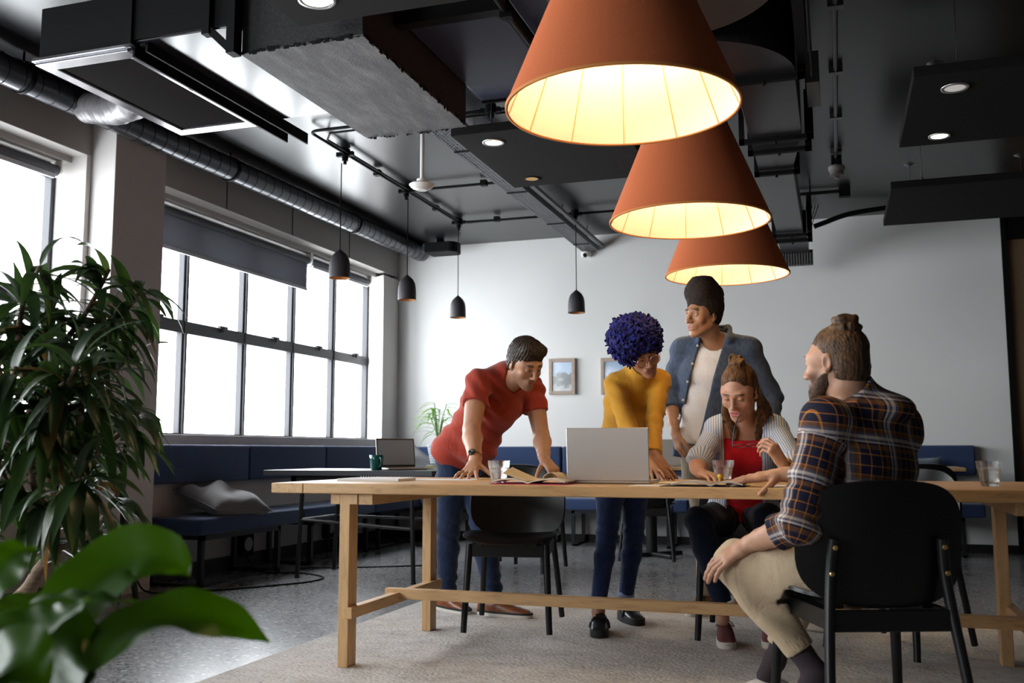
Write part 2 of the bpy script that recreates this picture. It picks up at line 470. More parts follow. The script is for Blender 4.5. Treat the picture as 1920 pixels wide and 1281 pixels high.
# roller blinds
def blind(y0, y1, drop, label, bar_drop=.07):
    root = thing('roller_blind', label, 'blind', (-4.575, (y0+y1)/2, 2.62), 0, 'roller blinds over the windows')
    MB().tube([(-4.575, y0, 2.625), (-4.575, y1, 2.625)], .036, 18).build('roller', mat('blind_tube_fabric', (.06, .062, .075), .6), root, smooth=True, auto=40)
    br = MB()
    for y in (y0-.006, y1+.006):
        br = MB(); br.lathe([(.0, -.006), (.044, -.006), (.044, .006), (0, .006)], (-4.575, y, 2.628), 18, (0, 1, 0)).box((-4.62, y-.005, 2.63), (-4.53, y+.005, 2.69))
        br.build('bracket', M_WHITEP, root)
    zb = 2.60-drop
    if drop > .15:
        MB().box((-4.556, y0+.03, zb), (-4.5535, y1-.03, 2.63)).build('fabric', M_SCREEN, root)
    MB().box((-4.566, y0+.03, zb-.012), (-4.545, y1-.03, zb+.018)).build('bottom_bar', mat('blind_bar_grey', (.42, .42, .45), .5), root, bevel=.004)
    return root
blind(5.42, 7.80, .25, 'charcoal roller blind hanging part way down over the near panes')
blind(7.84, 9.02, .02, 'rolled up charcoal blind by the far corner of the window')
blind(1.15, 4.74, .02, 'rolled up charcoal blind over the near window by the plant')

# opening with brown panel at the right end of the back wall
dr = thing('door_1', 'brown panelled doorway with black steel frame right of the white wall', 'door', (2.1, RY1, 0)); struct(dr)
fr = MB().box((1.437, RY1-.03, 0), (1.475, RY1+.1, RZ)).box((1.475, RY1-.01, 2.735), (3.2, RY1+.1, RZ)).box((1.475, RY1-.02, .135), (3.2, RY1+.05, .205)).box((3.2, RY1-.03, 0), (3.25, RY1+.1, RZ))
fr.build('door_frame', M_BLACK, dr)
MB().box((1.475, RY1+.03, 0), (3.2, RY1+.06, 2.735)).build('door_panel', mat('brown_door_veneer', (.19, .115, .06), .6, noise=(5, .15, (1, 1, .2))), dr)
b = MB().box((3.25, RY1, 0), (RX1+.1, RY1+.16, RZ)); struct(b.build('wall_end', M_WALL))

# rug
rp = []
RL, RRX, RB, RF = -2.345, 2.7, 5.41, 2.2
MBr = MB().box((RL, RF, 0), (RRX, RB, .012))
tag(MBr.build('rug', M_RUG, bevel=.005), 'large pale grey beige rug under the oak table', 'rug')
# ------------------------------------------------------------------ services under the ceiling
# air conditioner
ac = thing('air_conditioner', 'black ceiling air conditioner box with wide slatted grille', 'air conditioner', (-3.08, 3.85, 2.6))
X0, X1, Y0, Y1, Z0 = -3.35, -2.83, 3.32, 4.35, 2.60
MB().box((X0+.01, Y0+.01, Z0+.02), (X1, Y1, 2.87)).build('body', M_BLACK, ac, bevel=.004)
gf = MB()
for (a, c) in (((X0, Y0), (X1, Y0+.07)), ((X0, Y1-.07), (X1, Y1)), ((X0, Y0+.07), (X0+.06, Y1-.07)), ((X1-.06, Y0+.07), (X1, Y1-.07))):
    gf.box((a[0], a[1], Z0), (c[0], c[1], Z0+.022))
gf.box((X0-.012, Y0-.012, Z0+.014), (X1+.012, Y0, Z0+.03)).box((X0-.012, Y0, Z0+.014), (X0, Y1, Z0+.03))
gf.build('grille_frame', mat('grille_frame_metal', (.30, .30, .32), .22, metal=.85), ac, bevel=.003)
sl = MB(); n = 26
for i in range(n):
    x = X0+.07+(X1-X0-.14)*(i+.5)/n
    sl.obox((x, (Y0+Y1)/2, Z0+.014), (math.cos(.6), 0, math.sin(.6)), (0, 1, 0), (-math.sin(.6), 0, math.cos(.6)), (.014, Y1-Y0-.15, .003))
sl.box((X0+.06, Y0+.07, Z0+.03), (X1-.06, Y1-.07, Z0+.034))
sl.build('grille', mat('grille_slats', (.055, .055, .058), .35), ac)
for (xa, z, yb) in ((-2.80, 2.585, 4.52), (-2.735, 2.60, 4.62)):
    r = MB().box((xa-.025, Y0-.03, z), (xa+.012, yb, z+.012)).box((xa+.004, Y0-.03, z-.03), (xa+.014, yb, z+.03))
    for y in (3.72, 4.3): r.tube([(xa-.006, y, z-.02), (xa-.006, y, z+.3)], .007, 8).cbox((xa-.006, y, z-.006), (.035, .03, .02))
    r.build('rail', M_BLACK, ac)
# smooth duct next to it
md = thing('metal_duct', 'glossy black sheet metal duct between air conditioner and rough duct', 'duct', (-2.55, 3.8, 2.62))
MB().box((-2.82, 3.28, 2.615), (-2.275, 4.33, 2.9)).build('duct_body', M_GLOSS, md, bevel=.004)
MB().box((-2.82, 3.268, 2.62), (-2.275, 3.279, 2.92)).build('front_plate', M_BLACK, md)
MB().box((-2.828, 3.255, 2.60), (-2.78, 3.285, 2.95)).build('flange', M_BLACK, md)
f = MB().box((-2.42, 3.245, 2.585), (-2.385, 3.285, 2.95)).box((-2.30, 3.245, 2.49), (-2.262, 3.30, 2.95)).bar((-2.39, 3.262, 2.605), (-2.285, 3.262, 2.505), .03, .02, (0, 1, 0))
for i in range(7): MB().ball((-2.29, 3.5+.13*i, 2.612), .006, 6, 4).build('rivet', M_BLACK, md)
f.build('flange', M_BLACK, md)
# rough insulated duct
rd = thing('insulated_duct', 'rough grey insulated duct box with torn black taped edges', 'duct', (-1.98, 3.87, 2.5))
m, N, L = nodes_mat('insulation_board'); bb = N['Principled BSDF']; tc = N.new('ShaderNodeTexCoord')
mp = N.new('ShaderNodeMapping'); mp.inputs['Scale'].default_value = (2.2, .7, 1); mp.inputs['Rotation'].default_value = (0, 0, RAD(20)); L.new(tc.outputs['Object'], mp.inputs['Vector'])
n1 = N.new('ShaderNodeTexNoise'); n1.inputs['Scale'].default_value = 5; n1.inputs['Detail'].default_value = 8; n1.inputs['Roughness'].default_value = .65; L.new(mp.outputs['Vector'], n1.inputs['Vector'])
n2 = N.new('ShaderNodeTexNoise'); n2.inputs['Scale'].default_value = 150; n2.inputs['Detail'].default_value = 3; L.new(tc.outputs['Object'], n2.inputs['Vector'])
ad = N.new('ShaderNodeMath'); ad.operation = 'MULTIPLY_ADD'; L.new(n2.outputs['Fac'], ad.inputs[0]); ad.inputs[1].default_value = .55; L.new(n1.outputs['Fac'], ad.inputs[2])
rr = ramp(N, ad.outputs[0], L, [(.5, (.035, .035, .037)), (.78, (.10, .10, .105)), (1, (.20, .20, .205))]); L.new(rr.outputs['Color'], bb.inputs['Base Color'])
bb.inputs['Roughness'].default_value = .7
bp = N.new('ShaderNodeBump'); bp.inputs['Strength'].default_value = .5; bp.inputs['Distance'].default_value = .006; L.new(ad.outputs[0], bp.inputs['Height']); L.new(bp.outputs['Normal'], bb.inputs['Normal'])
M_INSUL = m
MB().box((-2.265, 3.305, 2.508), (-1.712, 4.43, 2.95)).build('duct_body', mat('duct_side_board', (.022, .022, .023), .75, noise=(60, .35), bump=(90, .5)), rd, bevel=.003)
MB().box((-2.267, 3.300, 2.500), (-1.708, 4.437, 2.509)).build('duct_underside', M_INSUL, rd)
rs = random.Random(3); tp = MB()
def flap(p, d, s): 
    tp.obox(p, d, (0, 0, 1), (d[1], -d[0], 0), (s, s*rs.uniform(.3, .8), .003))
for i in range(70):
    x = rs.uniform(-2.26, -1.71); flap((x, 3.297, 2.503+rs.uniform(-.006, .008)), (1, rs.uniform(-.1, .1), 0), rs.uniform(.006, .022))
    y = rs.uniform(3.31, 4.43); flap((-1.707, y, 2.503+rs.uniform(-.007, .008)), (rs.uniform(-.1, .1), 1, 0), rs.uniform(.006, .024))
    x = rs.uniform(-2.26, -1.71); flap((x, 4.436, 2.5+rs.uniform(-.008, .006)), (1, rs.uniform(-.1, .1), 0), rs.uniform(.004, .016))
tp.build('torn_tape', M_BLACK, rd)['kind'] = 'stuff'
# wide navy duct
nd = thing('navy_duct', 'wide glossy navy duct between rough duct and nearest orange lamp', 'duct', (-1.3, 4.2, 2.7))
MB().box((-1.70, 3.62, 2.70), (-1.24, 4.64, 2.98)).box((-1.21, 3.50, 2.71), (-1.03, 4.50, 2.98)).build('duct_body', M_NAVY, nd, bevel=.004)
f = MB().box((-1.702, 3.57, 2.66), (-1.22, 3.63, 3.0)).box((-1.22, 3.46, 2.68), (-1.02, 3.52, 3.0)).box((-1.235, 3.55, 2.65), (-1.205, 4.75, 2.685)).box((-1.70, 4.63, 2.69), (-1.2, 4.65, 3.0))
f.tube([(-1.215, 3.3, 2.66), (-1.215, 4.8, 2.66)], .014, 10)
for y in (3.6, 4.0): f.cbox((-1.215, y, 2.65), (.05, .04, .04)).tube([(-1.215, y, 2.66), (-1.215, y, 3.03)], .006, 8)
f.build('flange', M_BLACK, nd)
# spiral duct along the windows
sp = thing('spiral_duct', 'long round spiral duct running along the top of the window wall', 'duct', (-4.13, 6.5, 2.9))
pa = np.array((-4.13, -1.0, 2.842)); pb = np.array((-4.10, 9.34, 2.955)); Lh = np.linalg.norm(pb-pa); t = (pb-pa)/Lh
unit_ = lambda v: np.array(v, float)/np.linalg.norm(v)
prof = []; R0 = .082
k = 0; s_ = 0.0
while s_ < Lh:
    prof += [(R0, s_)]
    s_ += .5
prof.append((R0, Lh)); prof.append((0.0, Lh))
MB().lathe(prof, pa, 32, t).build('duct_pipe', M_SPIRAL, sp, auto=35)
hx = []
a1 = unit_(np.cross(t, (0, 0, 1))); a2 = np.cross(t, a1)
for i in range(int(Lh/.115*14)):
    q = i/14*2*math.pi; hx.append(pa+t*(i/14*.115)+(a1*math.cos(q)+a2*math.sin(q))*(R0+.001))
MB().tube(hx, .0032, 5).build('spiral_seam', M_BLACK, sp)
hg = MB()
for y in (4.0, 5.9, 7.8):
    p = pa+t*(y-pa[1])
    hg = MB().tube([(p[0], p[1], p[2]+.08), (p[0], p[1], RZ)], .006, 8); hg.lathe([(R0+.004, -.012), (R0+.009, -.012), (R0+.009, .012), (R0+.004, .012)], p, 28, t)
    hg.build('hanger', M_BLACK, sp)
# flexible wrapped branch
fx = thing('flexible_duct', 'short foil wrapped flexible duct joining spiral duct and air conditioner', 'duct', (-3.75, 4.3, 2.8))
P = smooth_path([(-4.06, 4.42, 2.86), (-3.92, 4.36, 2.83), (-3.72, 4.25, 2.76), (-3.50, 4.12, 2.72), (-3.3, 4.05, 2.74)], 8)
rad = [.085+.006*math.sin(i*2.1)+.004*math.sin(i*5.3) for i in range(len(P))]
MB().tube(P, rad, 20).build('duct_pipe', mat('foil_wrap', (.10, .095, .10), .38, metal=.2, bump=(22, .9)), fx, smooth=True)
# far end speaker
spk = thing('speaker', 'rounded black speaker hanging in the back left ceiling corner', 'speaker', (-3.78, 9.1, 2.9))
pts = [(-3.92, 8.98), (-3.65, 8.98)]+[(-3.65+.07*math.sin(a), 9.1-.12*math.cos(a)) for a in np.linspace(0, math.pi, 9)][1:]+[(-3.92, 9.22)]
MB().prism(pts, 2.885, 2.99).build('speaker_body', M_BLACK, spk, bevel=.006)
MB().box((-3.82, 9.07, 2.98), (-3.76, 9.13, RZ)).build('bracket', M_BLACK, spk)
MB().box((-3.945, 9.0, 2.9), (-3.92, 9.2, 2.985)).build('speaker_face', mat('speaker_face_blue', (.03, .04, .06), .3), spk)

# acoustic panels with downlights
def panel(x0, y0, x1, y1, z, label):
    r = thing('acoustic_panel', label, 'acoustic panel', ((x0+x1)/2, (y0+y1)/2, z), 0, 'hanging acoustic panels')
    MB().box((x0, y0, z), (x1, y1, z+.05)).build('panel', M_FELT, r, bevel=.003)
    for (x, y) in ((x0+.2, y0+.1), (x0+.2, y1-.1), (x1-.2, y0+.1), (x1-.2, y1-.1)):
        MB().tube([(x, y, z+.05), (x, y, RZ)], .0016, 6).lathe([(0, 0), (.012, 0), (.012, .03), (.004, .04), (.004, .09), (0, .09)], (x, y, z+.05), 10).lathe([(0, -.02), (.02, -.012), (.045, 0)], (x, y, RZ), 14).build('hanger', mat('hanger_steel', (.25, .25, .26), .3, metal=.8), r)
    return r
panel(-1.915, 1.9, -.75, 3.165, 2.51, 'dark acoustic panel at the top edge left of the nearest orange lamp')
panel(-1.955, 4.83, -1.03, 5.95, 2.6, 'dark acoustic panel behind nearest orange lamp with one lit and one amber downlight')
panel(.396, 4.72, 1.55, 5.84, 2.6, 'dark acoustic panel at upper right with two downlights')
panel(.396, 6.77, 1.55, 7.90, 2.6, 'dark acoustic panel low at the right edge above the white wall end')
def downlight(x, y, z, r, label, lens, rim):
    o = thing('downlight', label, 'downlight', (x, y, z), 0, 'small round downlights in the panels')
    MB().lathe([(r*.72, .004), (r*.78, -.002), (r, -.006), (r*1.03, 0), (r*1.03, .004)], (x, y, z), 28).build('rim', rim, o, smooth=True)
    MB().lathe([(0, -.003), (r*.76, -.003)], (x, y, z), 28).build('lens', lens, o)
    return o
M_LIT = mat('downlight_lens_lit', (1, 1, 1), .4, emit=((1, .86, .62), 9.0))
M_COOL = mat('downlight_lens_off_glow', (.55, .54, .53), .4, emit=((1, .95, .9), .25))  # lens of the unlit downlight, given a faint glow of its own
M_AMB = mat('downlight_cup_amber', (.75, .42, .08), .35, metal=.6)
M_RIM = mat('downlight_rim', (.5, .5, .5), .3, metal=.8)
downlight(-1.735, 2.985, 2.51, .068, 'lit downlight at the top edge in the nearest panel', M_LIT, M_RIM)
downlight(-1.769, 5.005, 2.6, .06, 'lit downlight left of the nearest orange lamp', M_LIT, M_RIM)
downlight(-1.782, 5.774, 2.6, .052, 'unlit amber downlight at the back of the middle panel', M_AMB, M_FELT)
downlight(.592, 4.925, 2.6, .062, 'unlit silver rimmed downlight in the upper right panel', M_COOL, M_RIM)
downlight(.592, 5.682, 2.6, .056, 'glowing warm downlight in the upper right panel', M_LIT, M_RIM)

# cable tray
ct = thing('cable_tray', 'perforated grey cable tray running to the back wall', 'cable tray', (-2.26, 7.4, 2.87))
t = MB(); x0, x1 = -2.36, -2.20
for i in range(6):
    x = x0+.012+(x1-x0-.024)*i/5
    t.box((x-.006, 5.45, 2.868), (x+.006, 9.37, 2.872))
y = 5.46
while y < 9.37:
    t.box((x0, y, 2.868), (x1, y+.012, 2.872)); y += .034
t.box((x0-.002, 5.45, 2.868), (x0+.002, 9.37, 2.91)); t.box((x1-.002, 5.45, 2.868), (x1+.002, 9.37, 2.92)).box((x1+.03, 5.5, 2.90), (x1+.06, 9.38, 2.93))
t.build('tray', mat('tray_galvanised', (.16, .16, .175), .4, metal=.5), ct)
t = MB()
for y in (5.9, 7.0, 8.1, 9.0):
    t = MB().tube([(x0+.02, y, 2.86), (x0+.02, y, RZ)], .004, 6).tube([(x1-.02, y, 2.86), (x1-.02, y, RZ)], .004, 6).box((x0, y-.012, 2.862), (x1, y+.012, 2.868))
    t.build('hanger', M_BLACK, ct)

# conduits
cd = thing('conduit', 'black ceiling conduit linking the small pendant lamps', 'conduit', (-3.0, 7.0, 3.0))
zc = 2.998; t = MB()
def arc(c, r, a0, a1, n=6): return [(c[0]+r*math.cos(a), c[1]+r*math.sin(a), zc) for a in np.linspace(a0, a1, n)]
t.tube([(-1.0, 5.56, zc)]+arc((-3.2, 5.62), .065, -math.pi/2, -math.pi)+[(-3.275, 8.29, zc)], .0105, 10)
t.tube([(-1.0, 5.62, zc), (-2.6, 5.62, zc), (-3.15, 5.63, zc), (-3.235, 5.75, zc), (-3.24, 8.2, zc)], .008, 8)
t.tube([(-3.27, 7.13, zc), (-1.3, 7.13, zc)], .011, 10)
t.tube([(-3.27, 8.30, zc), (-2.9, 8.31, zc-.004), (-1.2, 8.33, zc)], .011, 10)
t.tube([(-3.2, 8.33, zc-.004), (-2.75, 8.27, zc-.012), (-2.3, 8.33, zc-.004)], .007, 8)
for p in ((-3.275, 6.6), (-3.275, 7.75), (-2.6, 7.13), (-2.9, 8.31)): t.cbox((p[0], p[1], zc+.005), (.05, .05, .045))
t.build('pipe', M_BLACK, cd, auto=40)
for (x, y) in ((-3.275, 6.08), (-3.275, 7.13), (-3.275, 8.30), (-2.167, 8.33), (-1.984, 5.56)):
    MB().lathe([(0, -.02), (.036, -.02), (.036, .035), (0, .035)], (x, y, zc), 16).lathe([(0, -.075), (.012, -.075), (.012, -.05), (.022, -.05), (.022, -.02)], (x, y, zc), 12).cbox((x-.05, y, zc), (.03, .03, .03)).cbox((x+.05, y, zc), (.03, .03, .03)).build('junction_box', M_BLACK, cd, auto=40)
# small pendants
M_PEND = mat('pendant_charcoal', (.040, .036, .042), .55, noise=(200, .2))
M_PENDIN = mat('pendant_copper_inside', (.55, .27, .10), .4)
def pendant(px, py_bot, X, Y, w, hgt, label):
    zb = at(px, py_bot, Y)[2]; X = at(px, py_bot, Y)[0]
    r = thing('pendant_lamp', label, 'pendant lamp', (X, Y, zb), 0, 'small charcoal bell pendants')
    R = w/2
    pr = [(R*.93, .002), (R, 0), (R, hgt*.06), (R*.985, hgt*.3), (R*.95, hgt*.52), (R*.86, hgt*.68), (R*.66, hgt*.82), (R*.34, hgt*.93), (R*.10, hgt*1.0), (.004, hgt*1.04)]
    MB().lathe(pr, (X, Y, zb), 32).build('lamp_shade', M_PEND, r, smooth=True)
    inn = [(R*.93, .002), (R*.93, hgt*.3), (R*.85, hgt*.55), (R*.5, hgt*.8), (0, hgt*.85)]
    MB().lathe(inn, (X, Y, zb), 32).build('shade_lining', M_PENDIN, r, smooth=True)
    MB().tube([(X, Y, zb+hgt), (X, Y, 2.935)], .004, 8).build('cord', M_BLACK, r)
    return r
pendant(636.5, 522, 0, 6.08, .152, .205, 'small charcoal bell pendant hanging nearest, over the window')
pendant(763, 563, 0, 7.13, .148, .205, 'small charcoal bell pendant hanging just left of the back corner')
pendant(858.5, 596, 0, 8.30, .147, .205, 'small charcoal bell pendant above the man in the red shirt')
pendant(1081, 587, 0, 8.33, .152, .205, 'small charcoal bell pendant above the picture frames')
# big orange lamps
M_SHADE = mat('orange_linen', (.47, .122, .045), .85, spec=.2, noise=(260, .10), bump=(260, .25))
m, N, L = nodes_mat('shade_inner_cream'); bb = N['Principled BSDF']; bb.inputs['Base Color'].default_value = (.90, .83, .70, 1); bb.inputs['Roughness'].default_value = .7
M_SHIN = m
M_BULB = mat('warm_bulb', (1, 1, 1), .4, emit=((1, .68, .33), 40))
def big_lamp(X, Y, Z, R, label):
    r = thing('orange_pendant', label, 'pendant lamp', (X, Y, Z), 0, 'large orange cone lamps over the table')
    H = .60; rt = R-H*.40
    MB().lathe([(R, 0), (R+.003, .004), (rt, H), (rt-.01, H)], (X, Y, Z), 72).build('lamp_shade', M_SHADE, r, smooth=True, auto=60)
    MB().lathe([(R-.003, .001), (rt-.01, H-.002), (.02, H-.002)], (X, Y, Z), 72).build('shade_lining', M_SHIN, r, smooth=True, auto=60)
    MB().lathe([(R-.004, .002), (R-.004, -.003), (R+.004, -.003), (R+.005, .006), (R-.004, .008)], (X, Y, Z), 72).build('hem', mat('shade_hem', (.55, .20, .05), .8), r, smooth=True)
    ri = MB()
    for k in range(12):
        a = 2*math.pi*(k+.37)/12
        ri.tube([(X+(R-.006)*math.cos(a), Y+(R-.006)*math.sin(a), Z+.002), (X+(rt-.013)*math.cos(a), Y+(rt-.013)*math.sin(a), Z+H-.004)], .0022, 6)
    ri.build('rib', mat('shade_rib', (.72, .50, .25), .6), r)
    MB().tube([(X, Y, Z+H-.16), (X, Y, 2.6 if Y < 3.6 else RZ)], .005, 8).lathe([(0, .0), (.022, 0), (.022, -.1), (0, -.1)], (X, Y, Z+H-.06), 16).build('cord', M_BLACK, r)
    MB().ball((X, Y, Z+H-.20), .045, 20, 12).build('bulb', M_BULB, r, smooth=True)
    l = bpy.data.lights.new('lamp_bulb_light', 'POINT'); l.energy = LAMP_W; l.color = (1, .77, .50); l.shadow_soft_size = .05
    lo = bpy.data.objects.new('lamp_bulb_light', l); COL.objects.link(lo); lo.parent = r; lo.location = (0, 0, H-.27)
    return r
LAMP_W = 6.5
for (px, py, wpx, lab) in ((1167, 204, 435, 'nearest and largest orange cone lamp hanging over the table'), (1293, 416, 296, 'middle of three orange cone lamps over the table'), (1363, 516.5, 227, 'farthest and lowest of three orange cone lamps')):
    dist = FPX*.74/wpx
    d = CR*((px-960)/FPX)+CU*(-(py-640.5)/FPX)+CF
    p = np.array([0, 0, CAM_H])+d*dist
    big_lamp(p[0], p[1], p[2], .37, lab)

# motion sensor on a rod
p = at(791, 357, 5.05)
ms = thing('motion_sensor', 'white saucer shaped motion sensor on a thin rod from the ceiling', 'sensor', tuple(p))
MB().lathe([(0, 0), (.03, 0), (.033, .004), (.036, .004), (.055, .012), (.072, .028), (.074, .033), (.06, .041), (.032, .047), (.03, .065), (.02, .068), (0, .068)], p, 32).build('sensor_head', M_WHITEP, ms, smooth=True, auto=45)
MB().tube([p+[0, 0, .066], (p[0], p[1], RZ)], .0115, 12).build('rod', M_WHITEP, ms, auto=40)
# smoke detector and conduit
sd = thing('smoke_detector', 'white smoke detector at the end of a straight ceiling conduit', 'smoke detector', (.066, 7.36, 2.95))
MB().lathe([(0, -.105), (.018, -.105), (.02, -.095), (.048, -.08), (.05, -.05), (.058, -.045), (.06, -.02), (.05, -.01), (0, -.01)], (.066, 7.36, 2.965), 28).build('detector_body', mat('detector_plastic', (.42, .39, .37), .5), sd, auto=40)
MB().cbox((.066, 7.36, 2.985), (.075, .075, .09)).build('conduit_box', M_BLACK, sd, bevel=.006)
t = MB().tube([(.066, 2.0, 3.012), (.066, 7.36, 3.012)], .012, 10)
for y in (3.2, 4.75, 5.62, 6.42, 7.2): t.cbox((.066, y, 3.018), (.075, .05, .04))
t.build('pipe', mat('grey_conduit', (.06, .06, .062), .35), sd, auto=40)
# round sensor on ceiling by tray, security camera, thin conduit at right
p = at(1027, 351, 6.9)
rsn = thing('ceiling_sensor', 'little white round ceiling sensor beside the cable tray', 'sensor', (p[0], 6.9, 3.0))
MB().lathe([(0, -.03), (.03, -.028), (.042, -.012), (.046, .0), (.046, .015), (0, .015)], (p[0], 6.9, RZ-.012), 24).build('sensor_body', M_WHITEP, rsn, smooth=True)
sc = thing('security_camera', 'white dome security camera at the end of the cable tray', 'camera', (-2.30, 9.36, 2.86))
MB().lathe([(0, 0), (.05, 0), (.052, .025), (.045, .05), (0, .05)], (-2.325, 9.365, 2.86), 24, (0, 0, -1)).build('camera_body', M_WHITEP, sc, auto=40)
MB().ball((-2.325, 9.335, 2.828), .026, 16, 10).build('lens', M_BLACK, sc, smooth=True)
tc_ = thing('conduit_stub', 'short black conduit with end box on the ceiling at right', 'conduit', (-.1, 8.3, 3.0))
MB().tube([(-.35, 8.33, 3.012), (.12, 8.33, 3.012)], .014, 10).cbox((.13, 8.33, 3.0), (.09, .07, .08)).build('pipe', M_BLACK, tc_)

# right hand duct with flanges and grille
rdct = thing('ventilation_duct', 'black stepped ventilation duct right of the orange lamps', 'duct', (-.27, 6.5, 2.6))
MB().box((-.40, 4.50, 2.60), (-.125, 5.42, 2.88)).prism([(-.40, 5.42), (-.125, 5.42), (-.20, 6.1), (-.40, 6.1)], 2.605, 2.86).box((-.40, 6.1, 2.61), (-.20, 8.0, 2.82)).box((-.41, 8.0, 2.60), (-.175, 8.78, 2.80)).build('duct_body', M_DUCT, rdct, bevel=.003)
for (y, x0, x1) in ((4.48, -.44, -.085), (5.40, -.46, -.07), (5.62, -.43, -.085), (6.08, -.43, -.165), (7.95, -.44, -.14), (8.16, -.44, -.14)):
    f = MB().box((x0, y, 2.575), (x1, y+.035, 2.60)).box((x1-.028, y, 2.575), (x1, y+.035, 2.93)).box((x0, y, 2.575), (x0+.028, y+.035, 2.93))
    f.tube([((x0+x1)/2, y+.016, 2.56), ((x0+x1)/2, y+.016, 2.6)], .008, 8).tube([(x1+.002, y+.02, 2.57), (x1+.002, y+.02, RZ)], .005, 6)
    f.build('flange', M_BLACK, rdct)
MB().box((-.085, 4.85, 2.68), (-.02, 5.22, 2.84)).build('damper_box', mat('duct_damper_grey', (.10, .10, .105), .4), rdct, bevel=.003)
gr = MB()
for i in range(14):
    x = -.47+.32*i/14
    gr.lathe([(.0115, 0), (.0115, .012)], (x+.0115, 8.79, 2.51), 8, (0, -1, 0)) if False else gr.box((x, 8.775, 2.50), (x+.011, 8.80, 2.625))
gr.box((-.475, 8.79, 2.495), (-.145, 8.83, 2.63))
gr.build('outlet_grille', mat('corrugated_grey', (.10, .10, .10), .45), rdct)
cb = thing('cable_bundle', 'thick black cable drooping from duct end to ceiling at right', 'cable', (-.1, 8.9, 2.8))
t = MB().tube(smooth_path([at(1526, 425, 8.9), at(1545, 418, 8.9), at(1590, 402, 8.9), at(1660, 390, 8.9), at(1720, 384, 8.9)], 6), .022, 10)
for i in range(6):
    r0 = random.Random(i); a = at(1500+4*i, 470-6*i, 8.85); t.tube(smooth_path([a, at(1508+3*i, 420, 8.85), at(1506+5*i, 395, 8.86), at(1506+6*i, 380, 8.88)], 5), .004, 6)
t.build('cable', M_BLACK, cb, smooth=True)
# curved elbow nearer the camera
el = thing('duct_elbow', 'black curved duct elbow at the top right of the nearest orange lamp', 'duct', (-.3, 3.9, 2.6))
def quarter(cx, cy, r, a0, a1): return [(cx+r*math.cos(a), cy+r*math.sin(a)) for a in np.linspace(a0, a1, 14)]
MB().prism([(-1.0, 3.98), (-.62, 3.98)]+quarter(-.62, 4.48, .50, -math.pi/2, 0)+[(-.44, 4.48), (-1.0, 4.48)], 2.6, 2.9).build('elbow_body', M_DUCT, el)
MB().prism([(-1.0, 2.9)]+quarter(-.62, 3.35, .48, -math.pi/2, 0)[:1]+quarter(-.62, 3.45, .50, -.2, math.pi/2)+[(-1.0, 3.95)], 2.6, 2.9).build('branch_body', mat('brown_black_duct', (.045, .035, .03), .4), el)
MB().box((-.11, 3.0, 2.62), (-.065, 4.44, 2.92)).box((-.60, 3.0, 2.9), (-.09, 4.48, 2.93)).tube([(-.05, 3.0, 2.6), (-.05, 4.55, 2.6)], .006, 8).build('side_plate', M_BLACK, el)
# ------------------------------------------------------------------ oak table
W_X = wood('oak_along', (1.2, 9, 9)); W_Y = wood('oak_across', (9, 1.2, 9)); W_Z = wood('oak_upright', (9, 9, 1.2))
tb = thing('oak_table', 'long light oak dining table with trestle legs and low stretcher', 'table', (-.6, 4.1, 0))
TX0, TX1, TY0, TY1, TZ = -2.267, 1.05, 3.615, 4.605, .75
z0 = .708
for i in range(5):
    y0 = TY0+(TY1-TY0)*i/5; y1 = TY0+(TY1-TY0)*(i+1)/5
    pass
MB().box((TX0+.152, TY0, z0), (TX1-.152, TY1, TZ)).build('tabletop', W_X, tb, bevel=.004)
for x in (TX0, TX1-.15): MB().box((x, TY0, z0), (x+.15, TY1, TZ)).build('breadboard_end', W_Y, tb, bevel=.004)
LG = []
for xs in (-1.956, .60):
    for yf in (3.64, 4.49):
        o = MB().box((xs, yf, .012), (xs+.046, yf+.075, z0)).box((xs+.04, yf, .664), (xs+.08, yf+.075, z0)).build('leg', W_Z, tb, bevel=.003)
    MB().box((xs-.046, 3.645, .664), (xs-.002, 4.565, z0)).build('apron_bar', W_Y, tb, bevel=.002)
    MB().box((xs+.082, 3.645, .664), (xs+.146, 4.565, z0)).build('apron_bar', W_Y, tb, bevel=.002)
    MB().box((xs+.027, 3.628, .207), (xs+.069, 4.585, .252)).build('cross_rail', W_Y, tb, bevel=.003)
MB().box((-1.962, 4.085, .222), (.78, 4.128, .268)).build('stretcher', W_X, tb, bevel=.003)

